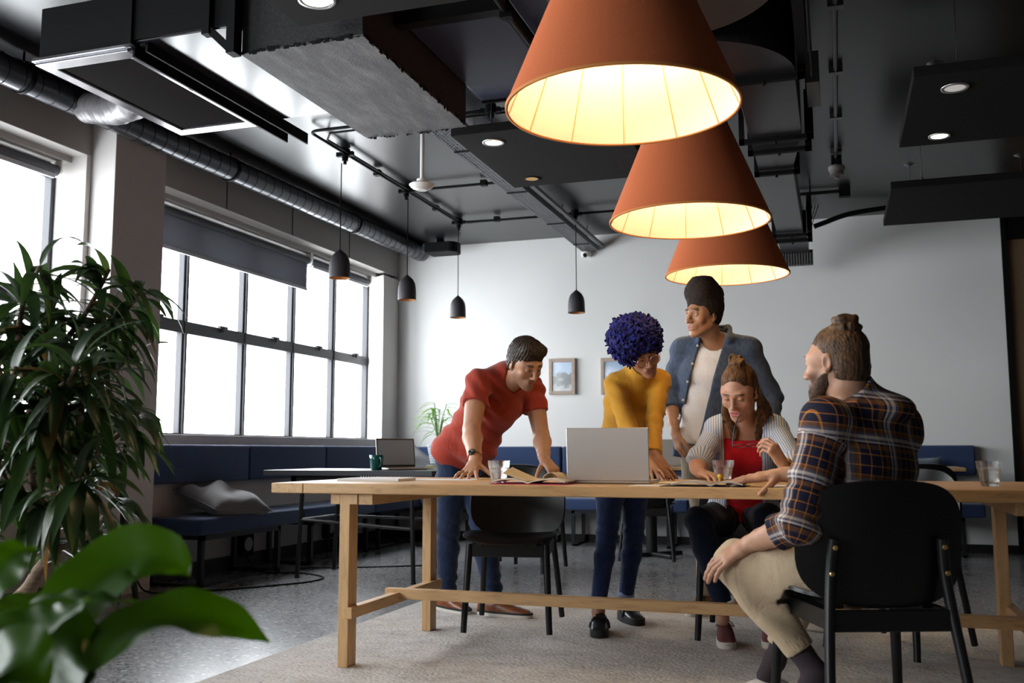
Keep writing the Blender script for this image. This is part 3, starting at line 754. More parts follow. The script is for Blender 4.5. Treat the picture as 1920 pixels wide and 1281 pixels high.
# ------------------------------------------------------------------ chairs
M_CHAIR = mat('chair_black_lacquer', (.0045, .0045, .005), .30, spec=.38, bump=(40, .03, (1, 12, 1)))
M_LEG = mat('chair_leg_black', (.006, .006, .0065), .36, spec=.4)
M_BRASS = mat('brass_screw', (.62, .42, .16), .35, metal=.9)
def superell(t, a, b, n):
    c, s = math.cos(t), math.sin(t)
    return a*math.copysign(abs(c)**(2/n), c), b*math.copysign(abs(s)**(2/n), s)
def disc_map(u, v, a, b, n):
    """square [-1,1]^2 grid to a superellipse, edge loops follow the outline"""
    r = max(abs(u), abs(v))
    if r < 1e-6: return 0.0, 0.0
    t = math.atan2(v, u); x, y = superell(t, a, b, n); return x*r, y*r
def chair(label):
    r = thing('shell_chair', label, 'chair', (0, 0, 0), 0, 'black shell chairs')
    N_ = 17; lin = np.linspace(-1, 1, N_)
    G = []
    for u in lin:
        row = []
        for v in lin:
            x, y = disc_map(u, v, .235, .215, 3.2)
            z = .445+.018*(x/.235)**2*1.2-.012*(1-(x/.235)**2)*(1-(y/.215)**2) - (.02*max(0, (y-.10)/.115)**2)
            row.append((x, y, z))
        G.append(row)
    MB().shell(G, .011).build('seat', M_CHAIR, r, auto=50, world=False)
    G = []
    for u in lin:
        row = []
        for v in lin:
            x, zz = disc_map(u, v, .245, .178, 3.0)
            cz = .607+zz
            y = -.235-.045*((zz+.178)/.356)+.075*(x/.245)**2
            row.append((x, y, cz))
        G.append(row)
    MB().shell(G, .011).build('backrest', M_CHAIR, r, auto=50, world=False)
    for sx in (-1, 1):
        MB().tube([(sx*.185, .15, .425), (sx*.205, .195, .015)], [.018, .0145], 14).build('leg', M_LEG, r, auto=40, world=False)
        pp = smooth_path([(sx*.212, -.325, .015), (sx*.187, -.272, .30), (sx*.175, -.252, .42), (sx*.164, -.242, .53), (sx*.156, -.253, .622)], 6)
        lg = MB().tube(pp, np.linspace(.0145, .0165, len(pp)), 14).build('leg', M_LEG, r, auto=40, world=False)
        for z, y in ((.598, -.2665), (.525, -.2585)):
            MB().lathe([(0, .0035), (.006, .003), (.0075, 0), (.0075, -.004)], (sx*(.157 if z > .55 else .166), y, z), 12, (0, -1, .12)).build('screw', M_BRASS, lg, world=False)
    fr = MB().bar((-.185, .15, .395), (.185, .15, .395), .022, .06).bar((-.172, -.252, .395), (.172, -.252, .395), .022, .06)
    fr.bar((-.185, .15, .395), (-.172, -.252, .395), .022, .055).bar((.185, .15, .395), (.172, -.252, .395), .022, .055)
    fr.build('seat_frame', M_LEG, r, world=False, bevel=.003)
    for p in ((-.13, 0), (.13, 0)):
        MB().cbox((p[0], p[1], .426), (.03, .40, .012)).build('seat_batten', M_LEG, r, world=False)
    return r
CH = chair('black shell chair tucked under the table in front of the man in red')
CH.location = (-1.545, 4.655, .012); CH.rotation_euler = (0, 0, math.pi+.17)
for (x, y, z, rz, lab) in (
    (.035, 3.235, .012, RAD(21), 'black shell chair nearest camera carrying the man in the plaid shirt'),
    (-.425, 4.765, .012, math.pi-.02, 'black shell chair carrying the seated woman in red top'),
    (.195, 4.66, .012, RAD(150), 'black shell chair across the table at right, behind the plaid man'),
    (-1.50, 8.05, 0, RAD(8), 'black shell chair by the pedestal table behind the woman in yellow'),
    (-2.74, 7.20, 0, RAD(8), 'black shell chair behind the man in red, left of two'),
    (-2.20, 7.08, 0, RAD(-4), 'black shell chair beyond the open book, right of two'),
    (.56, 8.02, 0, RAD(4), 'black shell chair by the back bench behind the plaid shirt')):
    copy_thing(CH, (x, y, z), rz, lab)

# ------------------------------------------------------------------ upholstered benches
M_DENIM = mat('blue_bench_fabric', (.034, .058, .135), .92, spec=.2, sheen=.25, noise=(180, .35), bump=(320, .35))
def cushion_box(name, lo, hi, parent, m=None, bev=.022):
    o = MB().box(lo, hi).build(name, m or M_DENIM, parent, bevel=bev); o.modifiers['bevel'].segments = 4
    o.data.polygons.foreach_set('use_smooth', [True]*len(o.data.polygons)); return o
bl = thing('wall_bench', 'blue upholstered bench running below the large window', 'bench', (-4.2, 7.2, 0), 0, 'blue upholstered benches')
for (a, c) in ((5.345, 6.53), (6.535, 7.72), (7.725, 9.28)):
    cushion_box('back_cushion', (-4.395, a, .662), (-4.29, c, .93), bl)
for (a, c) in ((5.46, 6.75), (6.755, 8.0), (8.005, 9.40)):
    cushion_box('seat_cushion', (-4.385, a, .335), (-3.94, c, .445), bl)
for (a, c) in ((5.50, 6.42), (6.9, 7.85), (8.1, 9.3)):
    f = MB()
    for y in (a, c):
        f.box((-3.99, y, 0), (-3.955, y+.035, .335)); f.box((-4.36, y, 0), (-4.33, y+.035, .335)); f.box((-4.36, y, .305), (-3.955, y+.035, .335)).box((-4.36, y, 0), (-3.955, y+.035, .02))
    f.box((-3.985, a, .30), (-3.955, c+.035, .335)).box((-4.0, a, 0), (-3.97, c, .012))
    f.build('bench_frame', M_STEEL, bl)
bb_ = thing('wall_bench', 'blue upholstered bench along the white back wall', 'bench', (-1.4, 9.2, 0), 0, 'blue upholstered benches')
for (a, c) in ((-4.28, -2.585), (-2.57, -1.3), (-1.29, -.1), (-.09, 1.126)):
    cushion_box('back_cushion', (a, 9.30, .662), (c, 9.415, .925), bb_)
for (a, c) in ((-3.93, -2.585), (-2.575, -1.3), (-1.295, -.1), (-.095, 1.138)):
    cushion_box('seat_cushion', (a, 8.95, .325), (c, 9.41, .437), bb_)
for (a, c) in ((-3.6, -2.66), (-2.39, -1.5), (-1.2, -.3), (0.0, .95)):
    f = MB()
    for x in (a, c): f.box((x, 8.96, 0), (x+.03, 8.99, .325)).box((x, 9.34, 0), (x+.03, 9.37, .325)).box((x, 8.96, .30), (x+.03, 9.37, .325)).box((x, 8.96, 0), (x+.03, 9.37, .015))
    f.box((a, 8.96, .30), (c+.03, 8.99, .325)); f.build('bench_frame', M_STEEL, bb_)

# cushions: pillow built from a puffed grid
def pillow(name, label, c, ax, ay, az, sx, sy, th, m, wr=0.0, seed=1, group=None):
    c, ax, ay, az = (np.array(v, float) for v in (c, ax, ay, az))
    r = thing(name, label, 'cushion', tuple(c), 0, group)
    rs = np.random.RandomState(seed); n = 29; G1 = []; G2 = []
    ph = rs.uniform(0, 6, 6); k = rs.uniform(3, 9, (6, 2))
    for i in range(n):
        a = []; d = []
        for j in range(n):
            u = -1+2*i/(n-1); v = -1+2*j/(n-1)
            t = max(0, (1-u**4)*(1-v**4))**.55
            pin = 1-.07*(1-abs(u)**1.0)*0-.06*(u*u*(1-v*v)+v*v*(1-u*u))
            w_ = sum(math.sin(k[q][0]*u+k[q][1]*v+ph[q]) for q in range(6))*wr*t
            P = c+ax*u*sx/2*pin+ay*v*sy/2*pin
            a.append(P+az*(th/2*t+w_)); d.append(P-az*(th/2*t-w_*.5))
        G1.append(a); G2.append(d)
    mb = MB().grid(G1); mb.grid([row[::-1] for row in G2])
    o = mb.build('cover', m, r, smooth=True)
    me = o.data; bm = bmesh.new(); bm.from_mesh(me); bmesh.ops.remove_doubles(bm, verts=bm.verts, dist=.002); bm.to_mesh(me); bm.free()
    me.polygons.foreach_set('use_smooth', [True]*len(me.polygons))
    rim = [G1[i][0] for i in range(n)]+[G1[-1][j] for j in range(1, n)]+[G1[i][-1] for i in range(n-2, -1, -1)]+[G1[0][j] for j in range(n-2, -1, -1)]
    MB().tube(rim, .004, 6, caps=False).build('piping', m, r, smooth=True)
    return r
M_CUSH = mat('grey_cushion_cotton', (.15, .145, .15), .75, sheen=.3, bump=(16, 1.0, (1, .35, 1)))
pillow('cushion', 'crumpled grey cushion lying on the left end of the window bench', (-4.13, 5.98, .535), (.10, 1.0, -.07), (.95, -.15, -.30), (.30, .05, .95), .60, .42, .17, M_CUSH, .011, 3)
pillow('cushion', 'grey woven cushion leaning in the bench corner behind the small laptop', (-4.02, 9.12, .70), (.80, .15, -.58), (-.58, .1, -.80), (.15, -.98, .1), .36, .36, .12, mat('grey_weave', (.20, .20, .22), .85, bump=(60, .6, (1, 1, 6))), .002, 5)
pillow('cushion', 'shaggy blue grey cushion on the back bench at far right', (.62, 9.20, .62), (1, 0, 0), (0, -.2, 1), (0, -1, -.2), .44, .40, .14, mat('teal_shag', (.07, .10, .13), .95, sheen=.5, bump=(45, 1.0)), .006, 8)

# ------------------------------------------------------------------ black side table with tube legs
M_TTOP = mat('charcoal_laminate', (.032, .034, .042), .36)
st = thing('side_table', 'charcoal topped side table with thin black tube legs by the window bench', 'table', (-3.2, 6.4, 0))
MB().box((-3.85, 6.03, .712), (-2.56, 6.80, .75)).build('tabletop', M_TTOP, st, bevel=.003)
MB().box((-3.66, 6.09, .655), (-2.72, 6.13, .712)).box((-3.66, 6.68, .655), (-2.72, 6.72, .712)).box((-3.66, 6.09, .655), (-3.62, 6.72, .712)).box((-2.76, 6.09, .655), (-2.72, 6.72, .712)).build('apron', M_STEEL, st)
for (x, y, dx) in ((-3.60, 6.15, -.03), (-2.74, 6.10, .02), (-3.60, 6.68, -.03), (-2.80, 6.68, .02)):
    MB().tube([(x, y, .70), (x+dx, y, .012)], .0155, 12).lathe([(0, 0), (.019, 0), (.019, .012), (0, .012)], (x+dx, y, 0), 12).build('leg', M_STEEL, st, auto=40)
MB().tube([(-3.612, 6.15, .40), (-2.732, 6.10, .36)], .0125, 10).build('stretcher', M_STEEL, st, auto=40)
MB().tube([(-3.612, 6.68, .40), (-2.79, 6.68, .385)], .010, 10).tube([(-3.612, 6.15, .40), (-3.612, 6.68, .40)], .0125, 10).build('stretcher', M_STEEL, st, auto=40)

# pedestal tables at the back
def pedestal(x, y, label, w=.42, d=.36):
    r = thing('pedestal_table', label, 'table', (x, y, 0), 0, 'pedestal tables by the back bench')
    MB().box((x-w, y-d, .722), (x+w, y+d, .75)).build('tabletop', W_X, r, bevel=.003)
    MB().box((x-w+.01, y-d+.01, .715), (x+w-.01, y+d-.01, .722)).build('top_edge', M_BLACK, r)
    MB().tube([(x, y, .02), (x, y, .72)], .048, 18).build('column', M_STEEL, r, auto=40)
    f = MB()
    for a in (RAD(45), RAD(135)): f.bar((x-.30*math.cos(a), y-.30*math.sin(a), .018), (x+.30*math.cos(a), y+.30*math.sin(a), .018), .055, .03)
    f.build('foot', M_STEEL, r, bevel=.006)
pedestal(-1.52, 8.32, 'black pedestal table with oak edge behind the woman in yellow', .44)
pedestal(.46, 8.50, 'black pedestal table with oak edge behind the plaid shirt', .455)
pedestal(-.25, 8.36, 'black pedestal table with oak edge behind the man in denim', .24)

# bar table and stool by the near window
bt = thing('bar_table', 'tall narrow black bar table along the near window', 'table', (-4.1, 4.0, 0))
MB().box((-4.38, 2.6, 1.0), (-3.98, 4.84, 1.03)).build('tabletop', M_TTOP, bt, bevel=.003)
for (x, y) in ((-4.01, 4.80), (-4.01, 2.7), (-4.34, 2.7)): MB().tube([(x, y, 0), (x, y, 1.0)], .012, 10).build('leg', M_STEEL, bt, auto=40)
MB().box((-4.36, 2.62, .93), (-4.0, 4.80, 1.0)).build('apron', mat('bar_apron_white', (.55, .53, .50), .6), bt)
bs = thing('bar_stool', 'black bar stool half hidden behind the leafy plant', 'stool', (-3.85, 4.35, 0))
MB().lathe([(0, .74), (.17, .74), (.18, .75), (.18, .765), (.17, .775), (0, .77)], (-3.85, 4.35, 0), 28).build('seat', M_LEG, bs, auto=40)
for (dx, dy) in ((-1, -1), (1, -1), (1, 1), (-1, 1)):
    MB().tube([(-3.85+dx*.10, 4.35+dy*.10, .74), (-3.85+dx*.19, 4.35+dy*.19, 0)], [.02, .015], 12).build('leg', M_LEG, bs, auto=40)
q = .19*.62
MB().tube([(-3.85-q, 4.35-q, .30), (-3.85+q, 4.35-q, .30), (-3.85+q, 4.35+q, .30), (-3.85-q, 4.35+q, .30), (-3.85-q, 4.35-q, .30)], .008, 8).build('footrest', mat('stool_footrest_steel', (.3, .28, .26), .35, metal=.8), bs)

# sockets under the bench, floor cable
for (y, z, lab) in ((6.63, .17, 'black socket box with oval plate below the bench, nearer one'), (7.93, .20, 'black socket box with oval plate below the bench, farther one')):
    r = thing('socket_box', lab, 'socket', (-4.36, y, z), 0, 'socket boxes below the window bench')
    MB().box((-4.398, y-.075, z-.09), (-4.345, y+.075, z+.11)).build('box', M_BLACK, r, bevel=.004)
    MB().lathe([(0, .0045), (.05, .0045), (.054, 0)], (-4.344, y, z), 24, (1, 0, 0)).build('plate', mat('socket_plate_white', (.5, .48, .46), .5), r)
fc = thing('floor_cable', 'thin black cable trailing over the floor below the bench', 'cable', (-3.6, 6.2, 0))
P = smooth_path([(-4.36, 6.5, .30), (-4.33, 6.52, .15), (-4.15, 6.4, .03), (-4.0, 6.3, .006), (-3.72, 6.35, .006), (-3.45, 6.2, .006), (-3.42, 5.95, .006), (-3.55, 5.72, .006), (-3.75, 5.45, .006), (-3.95, 5.25, .006), (-4.1, 5.15, .02), (-4.15, 5.1, .12)], 8)
MB().tube(P, .0055, 8).tube(smooth_path([(-3.9, 6.6, .006), (-3.6, 6.75, .006), (-3.3, 6.9, .006), (-3.0, 7.1, .006)], 6), .005, 8).build('cable', M_BLACK, fc, smooth=True)

# pictures on the back wall
M_PFR = mat('pale_wood_frame', (.42, .33, .27), .55, noise=(8, .12, (1, 1, 6)))
def photo_mat():
    m, N, L = nodes_mat('framed_print'); b_ = N['Principled BSDF']; tc = N.new('ShaderNodeTexCoord')
    nz = N.new('ShaderNodeTexNoise'); nz.inputs['Scale'].default_value = 9; nz.inputs['Detail'].default_value = 5; L.new(tc.outputs['Object'], nz.inputs['Vector'])
    sx = N.new('ShaderNodeSeparateXYZ'); L.new(tc.outputs['Object'], sx.inputs[0])
    ma = N.new('ShaderNodeMath'); ma.operation = 'MULTIPLY_ADD'; L.new(sx.outputs['Z'], ma.inputs[0]); ma.inputs[1].default_value = 2.1; L.new(nz.outputs['Fac'], ma.inputs[2])
    r = ramp(N, ma.outputs[0], L, [(.5, (.42, .45, .47)), (.66, (.30, .33, .34)), (.74, (.05, .07, .075)), (.93, (.04, .06, .06)), (1.0, (.30, .42, .60))])
    L.new(r.outputs['Color'], b_.inputs['Base Color']); b_.inputs['Roughness'].default_value = .08; b_.inputs['Specular IOR Level'].default_value = .7
    return m
M_PHOTO = photo_mat()
for (x0, x1, zl, zh, lab) in ((-2.727, -2.455, 1.439, 1.80, 'pale wood picture frame on the back wall right of the man in red'), (-2.193, -1.92, 1.43, 1.792, 'pale wood picture frame half hidden by the woman in yellow')):
    r = thing('picture_frame', lab, 'picture', ((x0+x1)/2, 9.40, zl), 0, 'framed pictures on the back wall')
    w_ = .036; f = MB()
    f.box((x0, 9.385, zl), (x0+w_, 9.42, zh)).box((x1-w_, 9.385, zl), (x1, 9.42, zh)).box((x0+w_, 9.385, zl), (x1-w_, 9.42, zl+w_)).box((x0+w_, 9.385, zh-w_), (x1-w_, 9.42, zh))
    f.build('frame', M_PFR, r, bevel=.003)
    MB().box((x0+w_, 9.40, zl+w_), (x1-w_, 9.404, zh-w_)).build('print', M_PHOTO, r)
# ------------------------------------------------------------------ small things
M_SILVER = mat('laptop_silver', (.60, .56, .53), .36, metal=.75, bump=(900, .05))
M_SCRN = mat('laptop_screen', (.02, .02, .022), .12)
def laptop(label, hx, hy, hz, yaw, w, d, h, tilt, screen_m, body=None, cat='laptop', group='laptops'):
    """hinge centre, yaw = direction the keyboard runs away from the hinge; tilt = lid angle from upright"""
    body = body or M_SILVER
    r = thing('laptop', label, cat, (hx, hy, hz), 0, group)
    f = np.array([math.cos(yaw), math.sin(yaw), 0]); s = np.array([-f[1], f[0], 0]); z = np.array([0, 0, 1.0]); o = np.array([hx, hy, hz])
    MB().obox(o+f*d/2+z*.008, f, s, z, (d, w, .013)).build('base', body, r, bevel=.005)
    MB().obox(o+f*d*.40+z*.0152, f, s, z, (d*.48, w*.88, .001)).build('keyboard', mat('keyboard_dark', (.04, .04, .042), .5), r)
    u = z*math.cos(tilt)-f*math.sin(tilt); nrm = np.cross(s, u)
    if np.dot(nrm, f) < 0: nrm = -nrm
    MB().obox(o+z*.012+u*h/2, s, u, nrm, (w, h, .007)).build('lid', body, r, bevel=.003)
    MB().obox(o+z*.012+u*h/2+nrm*.0038, s, u, nrm, (w*.975, h*.95, .001)).build('bezel', mat('laptop_bezel', (.012, .012, .013), .3), r)
    MB().obox(o+z*.012+u*(h*.52)+nrm*.0045, s, u, nrm, (w*.93, h*.84, .001)).build('screen', screen_m, r)
    return r
laptop('silver laptop open on the oak table, lid back toward camera', -.879, 3.865, .75, RAD(90), .338, .235, .212, RAD(2), M_SCRN)
laptop('slim laptop with reflection-grey painted screen on the charcoal side table', -3.02, 6.46, .75, RAD(-42), .30, .21, .215, RAD(10), mat('screen_reflection_grey', (.36, .375, .40), .25))  # the screen's reflection is painted in as an even grey
laptop('taupe laptop on the pedestal table behind the woman in yellow', -1.30, 8.28, .75, RAD(90), .31, .22, .215, RAD(3), M_SCRN, mat('laptop_taupe', (.26, .235, .21), .5, metal=.2))
laptop('dark laptop seen between the woman in stripes and the plaid sleeve', -.30, 8.25, .75, RAD(90), .31, .22, .22, RAD(2), M_SCRN, M_BLACK)
# mug
mg = thing('mug', 'dark green mug on the charcoal side table', 'mug', (-3.062, 6.22, .75))
MB().lathe([(0, 0), (.034, 0), (.038, .006), (.047, .07), (.050, .105), (.0465, .105), (.043, .07), (.034, .012), (0, .010)], (-3.062, 6.22, .75), 28).build('cup', mat('green_glaze', (.012, .085, .075), .18), mg, smooth=True)
MB().tube(smooth_path([(-3.025, 6.185, .835), (-3.005, 6.165, .835), (-2.992, 6.153, .81), (-3.0, 6.16, .785), (-3.03, 6.19, .772)], 6), .0055, 8).build('handle', MATS['green_glaze'], mg, smooth=True)
# books and plant on the side table / corner
bk = thing('magazine_stack', 'small stack of pale magazines beside the grey screened laptop', 'magazines', (-2.75, 6.62, .75), 0)
for i, (a, c) in enumerate((((.62, .60, .58), .0), ((.5, .5, .16), .12), ((.6, .58, .57), -.06), ((.35, .42, .40), .2))):
    MB().obox((-2.76+.02*i, 6.63, .756+.011*i), (math.cos(c), math.sin(c), 0), (-math.sin(c), math.cos(c), 0), (0, 0, 1), (.21, .15, .010)).build('magazine', mat('magazine_%s' % 'abcd'[i], a, .5), bk)
M_POTW = mat('ribbed_grey_pot', (.30, .33, .36), .45)
pp_ = thing('potted_plant', 'small leafy plant in ribbed grey pot in the back left corner', 'plant', (-3.62, 8.62, .74))
pc = np.array((-3.60, 8.62, .735)); prof = [(0, 0), (.062, 0)]
for i in range(9): prof += [(.066+.0045*i, .006+.022*i), (.071+.0045*i, .012+.022*i), (.067+.0045*i, .020+.022*i)]
prof += [(.112, .205), (.103, .205), (.1, .19), (0, .185)]
MB().lathe(prof, pc, 28).build('pot', M_POTW, pp_, smooth=True)
# the stand that carries the pot
pt = thing('plant_stand', 'low dark side table in the bench corner under the small potted plant', 'table', (-3.6, 8.62, 0))
MB().lathe([(0, .71), (.24, .71), (.24, .735), (0, .735)], (-3.6, 8.62, 0), 32).build('tabletop', M_TTOP, pt, auto=40)
MB().tube([(-3.6, 8.62, .02), (-3.6, 8.62, .71)], .03, 12).lathe([(0, 0), (.2, 0), (.2, .02), (0, .02)], (-3.6, 8.62, 0), 28).build('column', M_STEEL, pt, auto=40)

# ---- leaves
def leaf(mb, base, direc, L, W, droop=.5, up=(0, 0, 1), n=8, fold=.25, twist=0.0, shape=.42):
    """arching leaf blade; returns nothing, adds quads to mb"""
    base = np.array(base, float); d = np.array(direc, float); d /= np.linalg.norm(d)
    pts = [base]; cur = d.copy()
    for i in range(n):
        cur = cur+np.array([0, 0, -droop/n]); cur /= np.linalg.norm(cur); pts.append(pts[-1]+cur*L/n)
    pts = np.array(pts); T = np.gradient(pts, axis=0); T /= np.linalg.norm(T, axis=1)[:, None]
    S = np.cross(T, np.array(up, float)); nn = np.linalg.norm(S, axis=1)[:, None]; S = np.where(nn > 1e-3, S/(nn+1e-9), [1, 0, 0])
    U = np.cross(S, T); V = []
    for i in range(n+1):
        t = i/n; wv = W/2*(math.sin(math.pi*t**shape)**.9 if 0 < t < 1 else 0.0)+W*.012
        a = twist*t; s_ = S[i]*math.cos(a)+U[i]*math.sin(a); u_ = U[i]*math.cos(a)-S[i]*math.sin(a)
        V += [pts[i]-s_*wv+u_*wv*fold, pts[i]-s_*wv*.5+u_*wv*fold*.35, pts[i], pts[i]+s_*wv*.5+u_*wv*fold*.35, pts[i]+s_*wv+u_*wv*fold]
    F = [(i*5+j, i*5+j+1, (i+1)*5+j+1, (i+1)*5+j) for i in range(n) for j in range(4)]
    mb.add(V, F)
def leaf_mat(name, c, c2, transl=.35, rough=.35):
    m, N, L = nodes_mat(name); out = N['Material Output']; b_ = N['Principled BSDF']
    b_.inputs['Roughness'].default_value = rough
    geo = N.new('ShaderNodeNewGeometry'); r = ramp(N, geo.outputs['Random Per Island'], L, [(0, c), (.75, c2), (.93, c2), (1, (.16, .10, .04))])
    L.new(r.outputs['Color'], b_.inputs['Base Color'])
    tl = N.new('ShaderNodeBsdfTranslucent'); hs = N.new('ShaderNodeHueSaturation'); hs.inputs['Value'].default_value = 2.6; hs.inputs['Hue'].default_value = .48; hs.inputs['Saturation'].default_value = 1.15
    L.new(r.outputs['Color'], hs.inputs['Color']); L.new(hs.outputs['Color'], tl.inputs['Color'])
    mx = N.new('ShaderNodeMixShader'); mx.inputs['Fac'].default_value = transl
    L.new(b_.outputs[0], mx.inputs[1]); L.new(tl.outputs[0], mx.inputs[2]); L.new(mx.outputs[0], out.inputs['Surface'])
    return m
M_LEAF = leaf_mat('dracaena_leaf', (.012, .028, .010), (.028, .058, .016), .22)
M_LEAF2 = leaf_mat('broad_leaf', (.020, .058, .006), (.030, .084, .009), .32, .35)
M_LEAF3 = leaf_mat('fern_leaf', (.06, .16, .02), (.12, .26, .05), .35, .4)
M_BARK = mat('plant_bark', (.22, .15, .10), .85, noise=(30, .3, (1, 1, 6)), bump=(40, .8))
rs = random.Random(11); mb = MB(); stems = MB()
for i in range(9):
    a = rs.uniform(0, 6.28); h_ = rs.uniform(.18, .42); rr_ = rs.uniform(.04, .13)
    top = pc+np.array([rr_*math.cos(a), rr_*math.sin(a), .19+h_])
    stems.tube(smooth_path([pc+[0, 0, .17], pc+[rr_*.3*math.cos(a), rr_*.3*math.sin(a), .19+h_*.5], top], 5), .004, 6)
    for k in range(7):
        b_ = a+rs.uniform(-2.2, 2.2)
        leaf(mb, top-np.array([0, 0, rs.uniform(0, .12)]), (math.cos(b_), math.sin(b_), rs.uniform(.1, .9)), rs.uniform(.13, .26), .022, rs.uniform(.9, 1.7), n=7)
mb.build('foliage', M_LEAF3, pp_, smooth=True); stems.build('stem', M_LEAF3, pp_)

# big dracaena at left
dc = thing('dracaena', 'tall leafy houseplant with branching trunk by the near window', 'plant', (-2.62, 2.35, 0))
MB().lathe([(0, 0), (.17, 0), (.19, .02), (.22, .34), (.205, .34), (.20, .31), (0, .30)], (-2.66, 2.30, 0), 36).build('pot', mat('dark_plant_pot', (.05, .05, .052), .5), dc, auto=40)
base = np.array((-2.64, 2.30, .30))
br_pts = {}
tr = MB()
def bpath(P, r0, r1):
    Q = smooth_path(P, 7); tr.tube(Q, np.linspace(r0, r1, len(Q)), 10); return Q[-1], Q[-1]-Q[-3]
D = 2.45
def pt_at(px, py, Y): return at(px, py, Y)
J = pt_at(105, 1030, 2.42)
bpath([base, pt_at(25, 1130, 2.34), pt_at(75, 1070, 2.38), J], .026, .019)
tips = []
def tip(*P, r=.011):
    e, d = bpath(list(P), r, .006); tips.append((e, d/np.linalg.norm(d)))
tip(J, pt_at(165, 1005, 2.45), pt_at(198, 965, 2.5), pt_at(222, 925, 2.52))
J2 = pt_at(108, 985, 2.4); 
tip(J, J2, pt_at(120, 900, 2.4), pt_at(150, 820, 2.45), pt_at(195, 745, 2.5))
tip(J2, pt_at(85, 880, 2.35), pt_at(60, 760, 2.3), pt_at(80, 640, 2.35), pt_at(105, 560, 2.4))
tip(pt_at(70, 720, 2.3), pt_at(115, 650, 2.4), pt_at(165, 580, 2.45), pt_at(205, 505, 2.5))
tip(pt_at(85, 640, 2.35), pt_at(130, 600, 2.4), pt_at(215, 600, 2.55), pt_at(265, 545, 2.6))
tip(pt_at(120, 900, 2.4), pt_at(180, 850, 2.5), pt_at(240, 800, 2.6), pt_at(262, 770, 2.62))
tip(pt_at(85, 880, 2.35), pt_at(30, 800, 2.25), pt_at(0, 700, 2.2), pt_at(-20, 620, 2.2))
tip(pt_at(60, 760, 2.3), pt_at(35, 660, 2.25), pt_at(45, 560, 2.3), pt_at(75, 500, 2.3))
tip(pt_at(120, 900, 2.4), pt_at(150, 780, 2.2), pt_at(160, 700, 2.15), pt_at(150, 640, 2.1))
tip(J2, pt_at(40, 940, 2.2), pt_at(0, 880, 2.15), pt_at(-10, 820, 2.15))
tip(J2, pt_at(70, 930, 2.2), pt_at(60, 860, 2.1), pt_at(95, 800, 2.05))
tip(pt_at(85, 640, 2.35), pt_at(140, 690, 2.5), pt_at(200, 700, 2.6), pt_at(235, 680, 2.65))
tip(pt_at(30, 800, 2.25), pt_at(90, 740, 2.15), pt_at(120, 720, 2.05), pt_at(140, 690, 2.0))
tip(pt_at(30, 800, 2.25), pt_at(20, 760, 2.1), pt_at(15, 730, 2.0), pt_at(30, 690, 1.95))
tip(J, pt_at(90, 960, 2.25), pt_at(110, 930, 2.15), pt_at(150, 900, 2.1))
tr.build('trunk', M_BARK, dc, smooth=True)
rs = random.Random(21); mb = MB()
for (e, d) in tips:
    cnt = 46
    for k in range(cnt):
        back = rs.uniform(0, .30); p = e-d*back
        a = rs.uniform(0, 2*math.pi)
        s = np.cross(d, [0.3, .2, 1]); s /= np.linalg.norm(s); u = np.cross(s, d)
        o = math.cos(a)*s+math.sin(a)*u
        dirv = o*rs.uniform(.6, 1.0)+d*rs.uniform(.15, .9)*(1-back*2)+np.array([0, 0, rs.uniform(.0, .35)])
        leaf(mb, p, dirv, rs.uniform(.15, .23), rs.uniform(.030, .044), rs.uniform(1.1, 2.6), fold=rs.uniform(.05, .3), twist=rs.uniform(-.9, .9), n=8, shape=.62)
mb.build('foliage', M_LEAF, dc, smooth=True)

# broad leaved plant close to the camera
bp_ = thing('broad_leaf_plant', 'out of focus broad leaved green plant in the lower left foreground', 'plant', (-1.05, 1.05, 0))
MB().lathe([(0, 0), (.13, 0), (.15, .02), (.17, .26), (.155, .26), (0, .23)], (-1.10, .95, 0), 32).build('pot', MATS['dark_plant_pot'], bp_, auto=40)
mb = MB(); sm = MB()
def broad(P, W, up, nseg=18):
    Q = smooth_path(P, nseg//(len(P)-1)+1); n = len(Q); T = np.gradient(Q, axis=0); T /= np.linalg.norm(T, axis=1)[:, None]
    up = np.array(up, float); S = np.cross(T, up); S /= np.linalg.norm(S, axis=1)[:, None]; U = np.cross(S, T); V = []
    m = 9
    for i in range(n):
        t = i/(n-1); wv = W/2*1.12*(t+.01)**.55*max(0, 1-t)**1.25/.33+.0012
        for j in range(m):
            v = -1+2*j/(m-1)
            V.append(Q[i]+S[i]*wv*v+U[i]*(wv*.28*abs(v)-.0025*math.cos(26*t+3*abs(v))*abs(v)))
    mb.add(V, [(i*m+j, i*m+j+1, (i+1)*m+j+1, (i+1)*m+j) for i in range(n-1) for j in range(m-1)])
crown = at(140, 1330, .92)
def stalk(p): sm.tube(smooth_path([np.array((-1.10, .95, .24)), crown*.5+np.array((-1.1, .95, .3))*.5, p], 6), .0055, 8)
Yn = 1.05
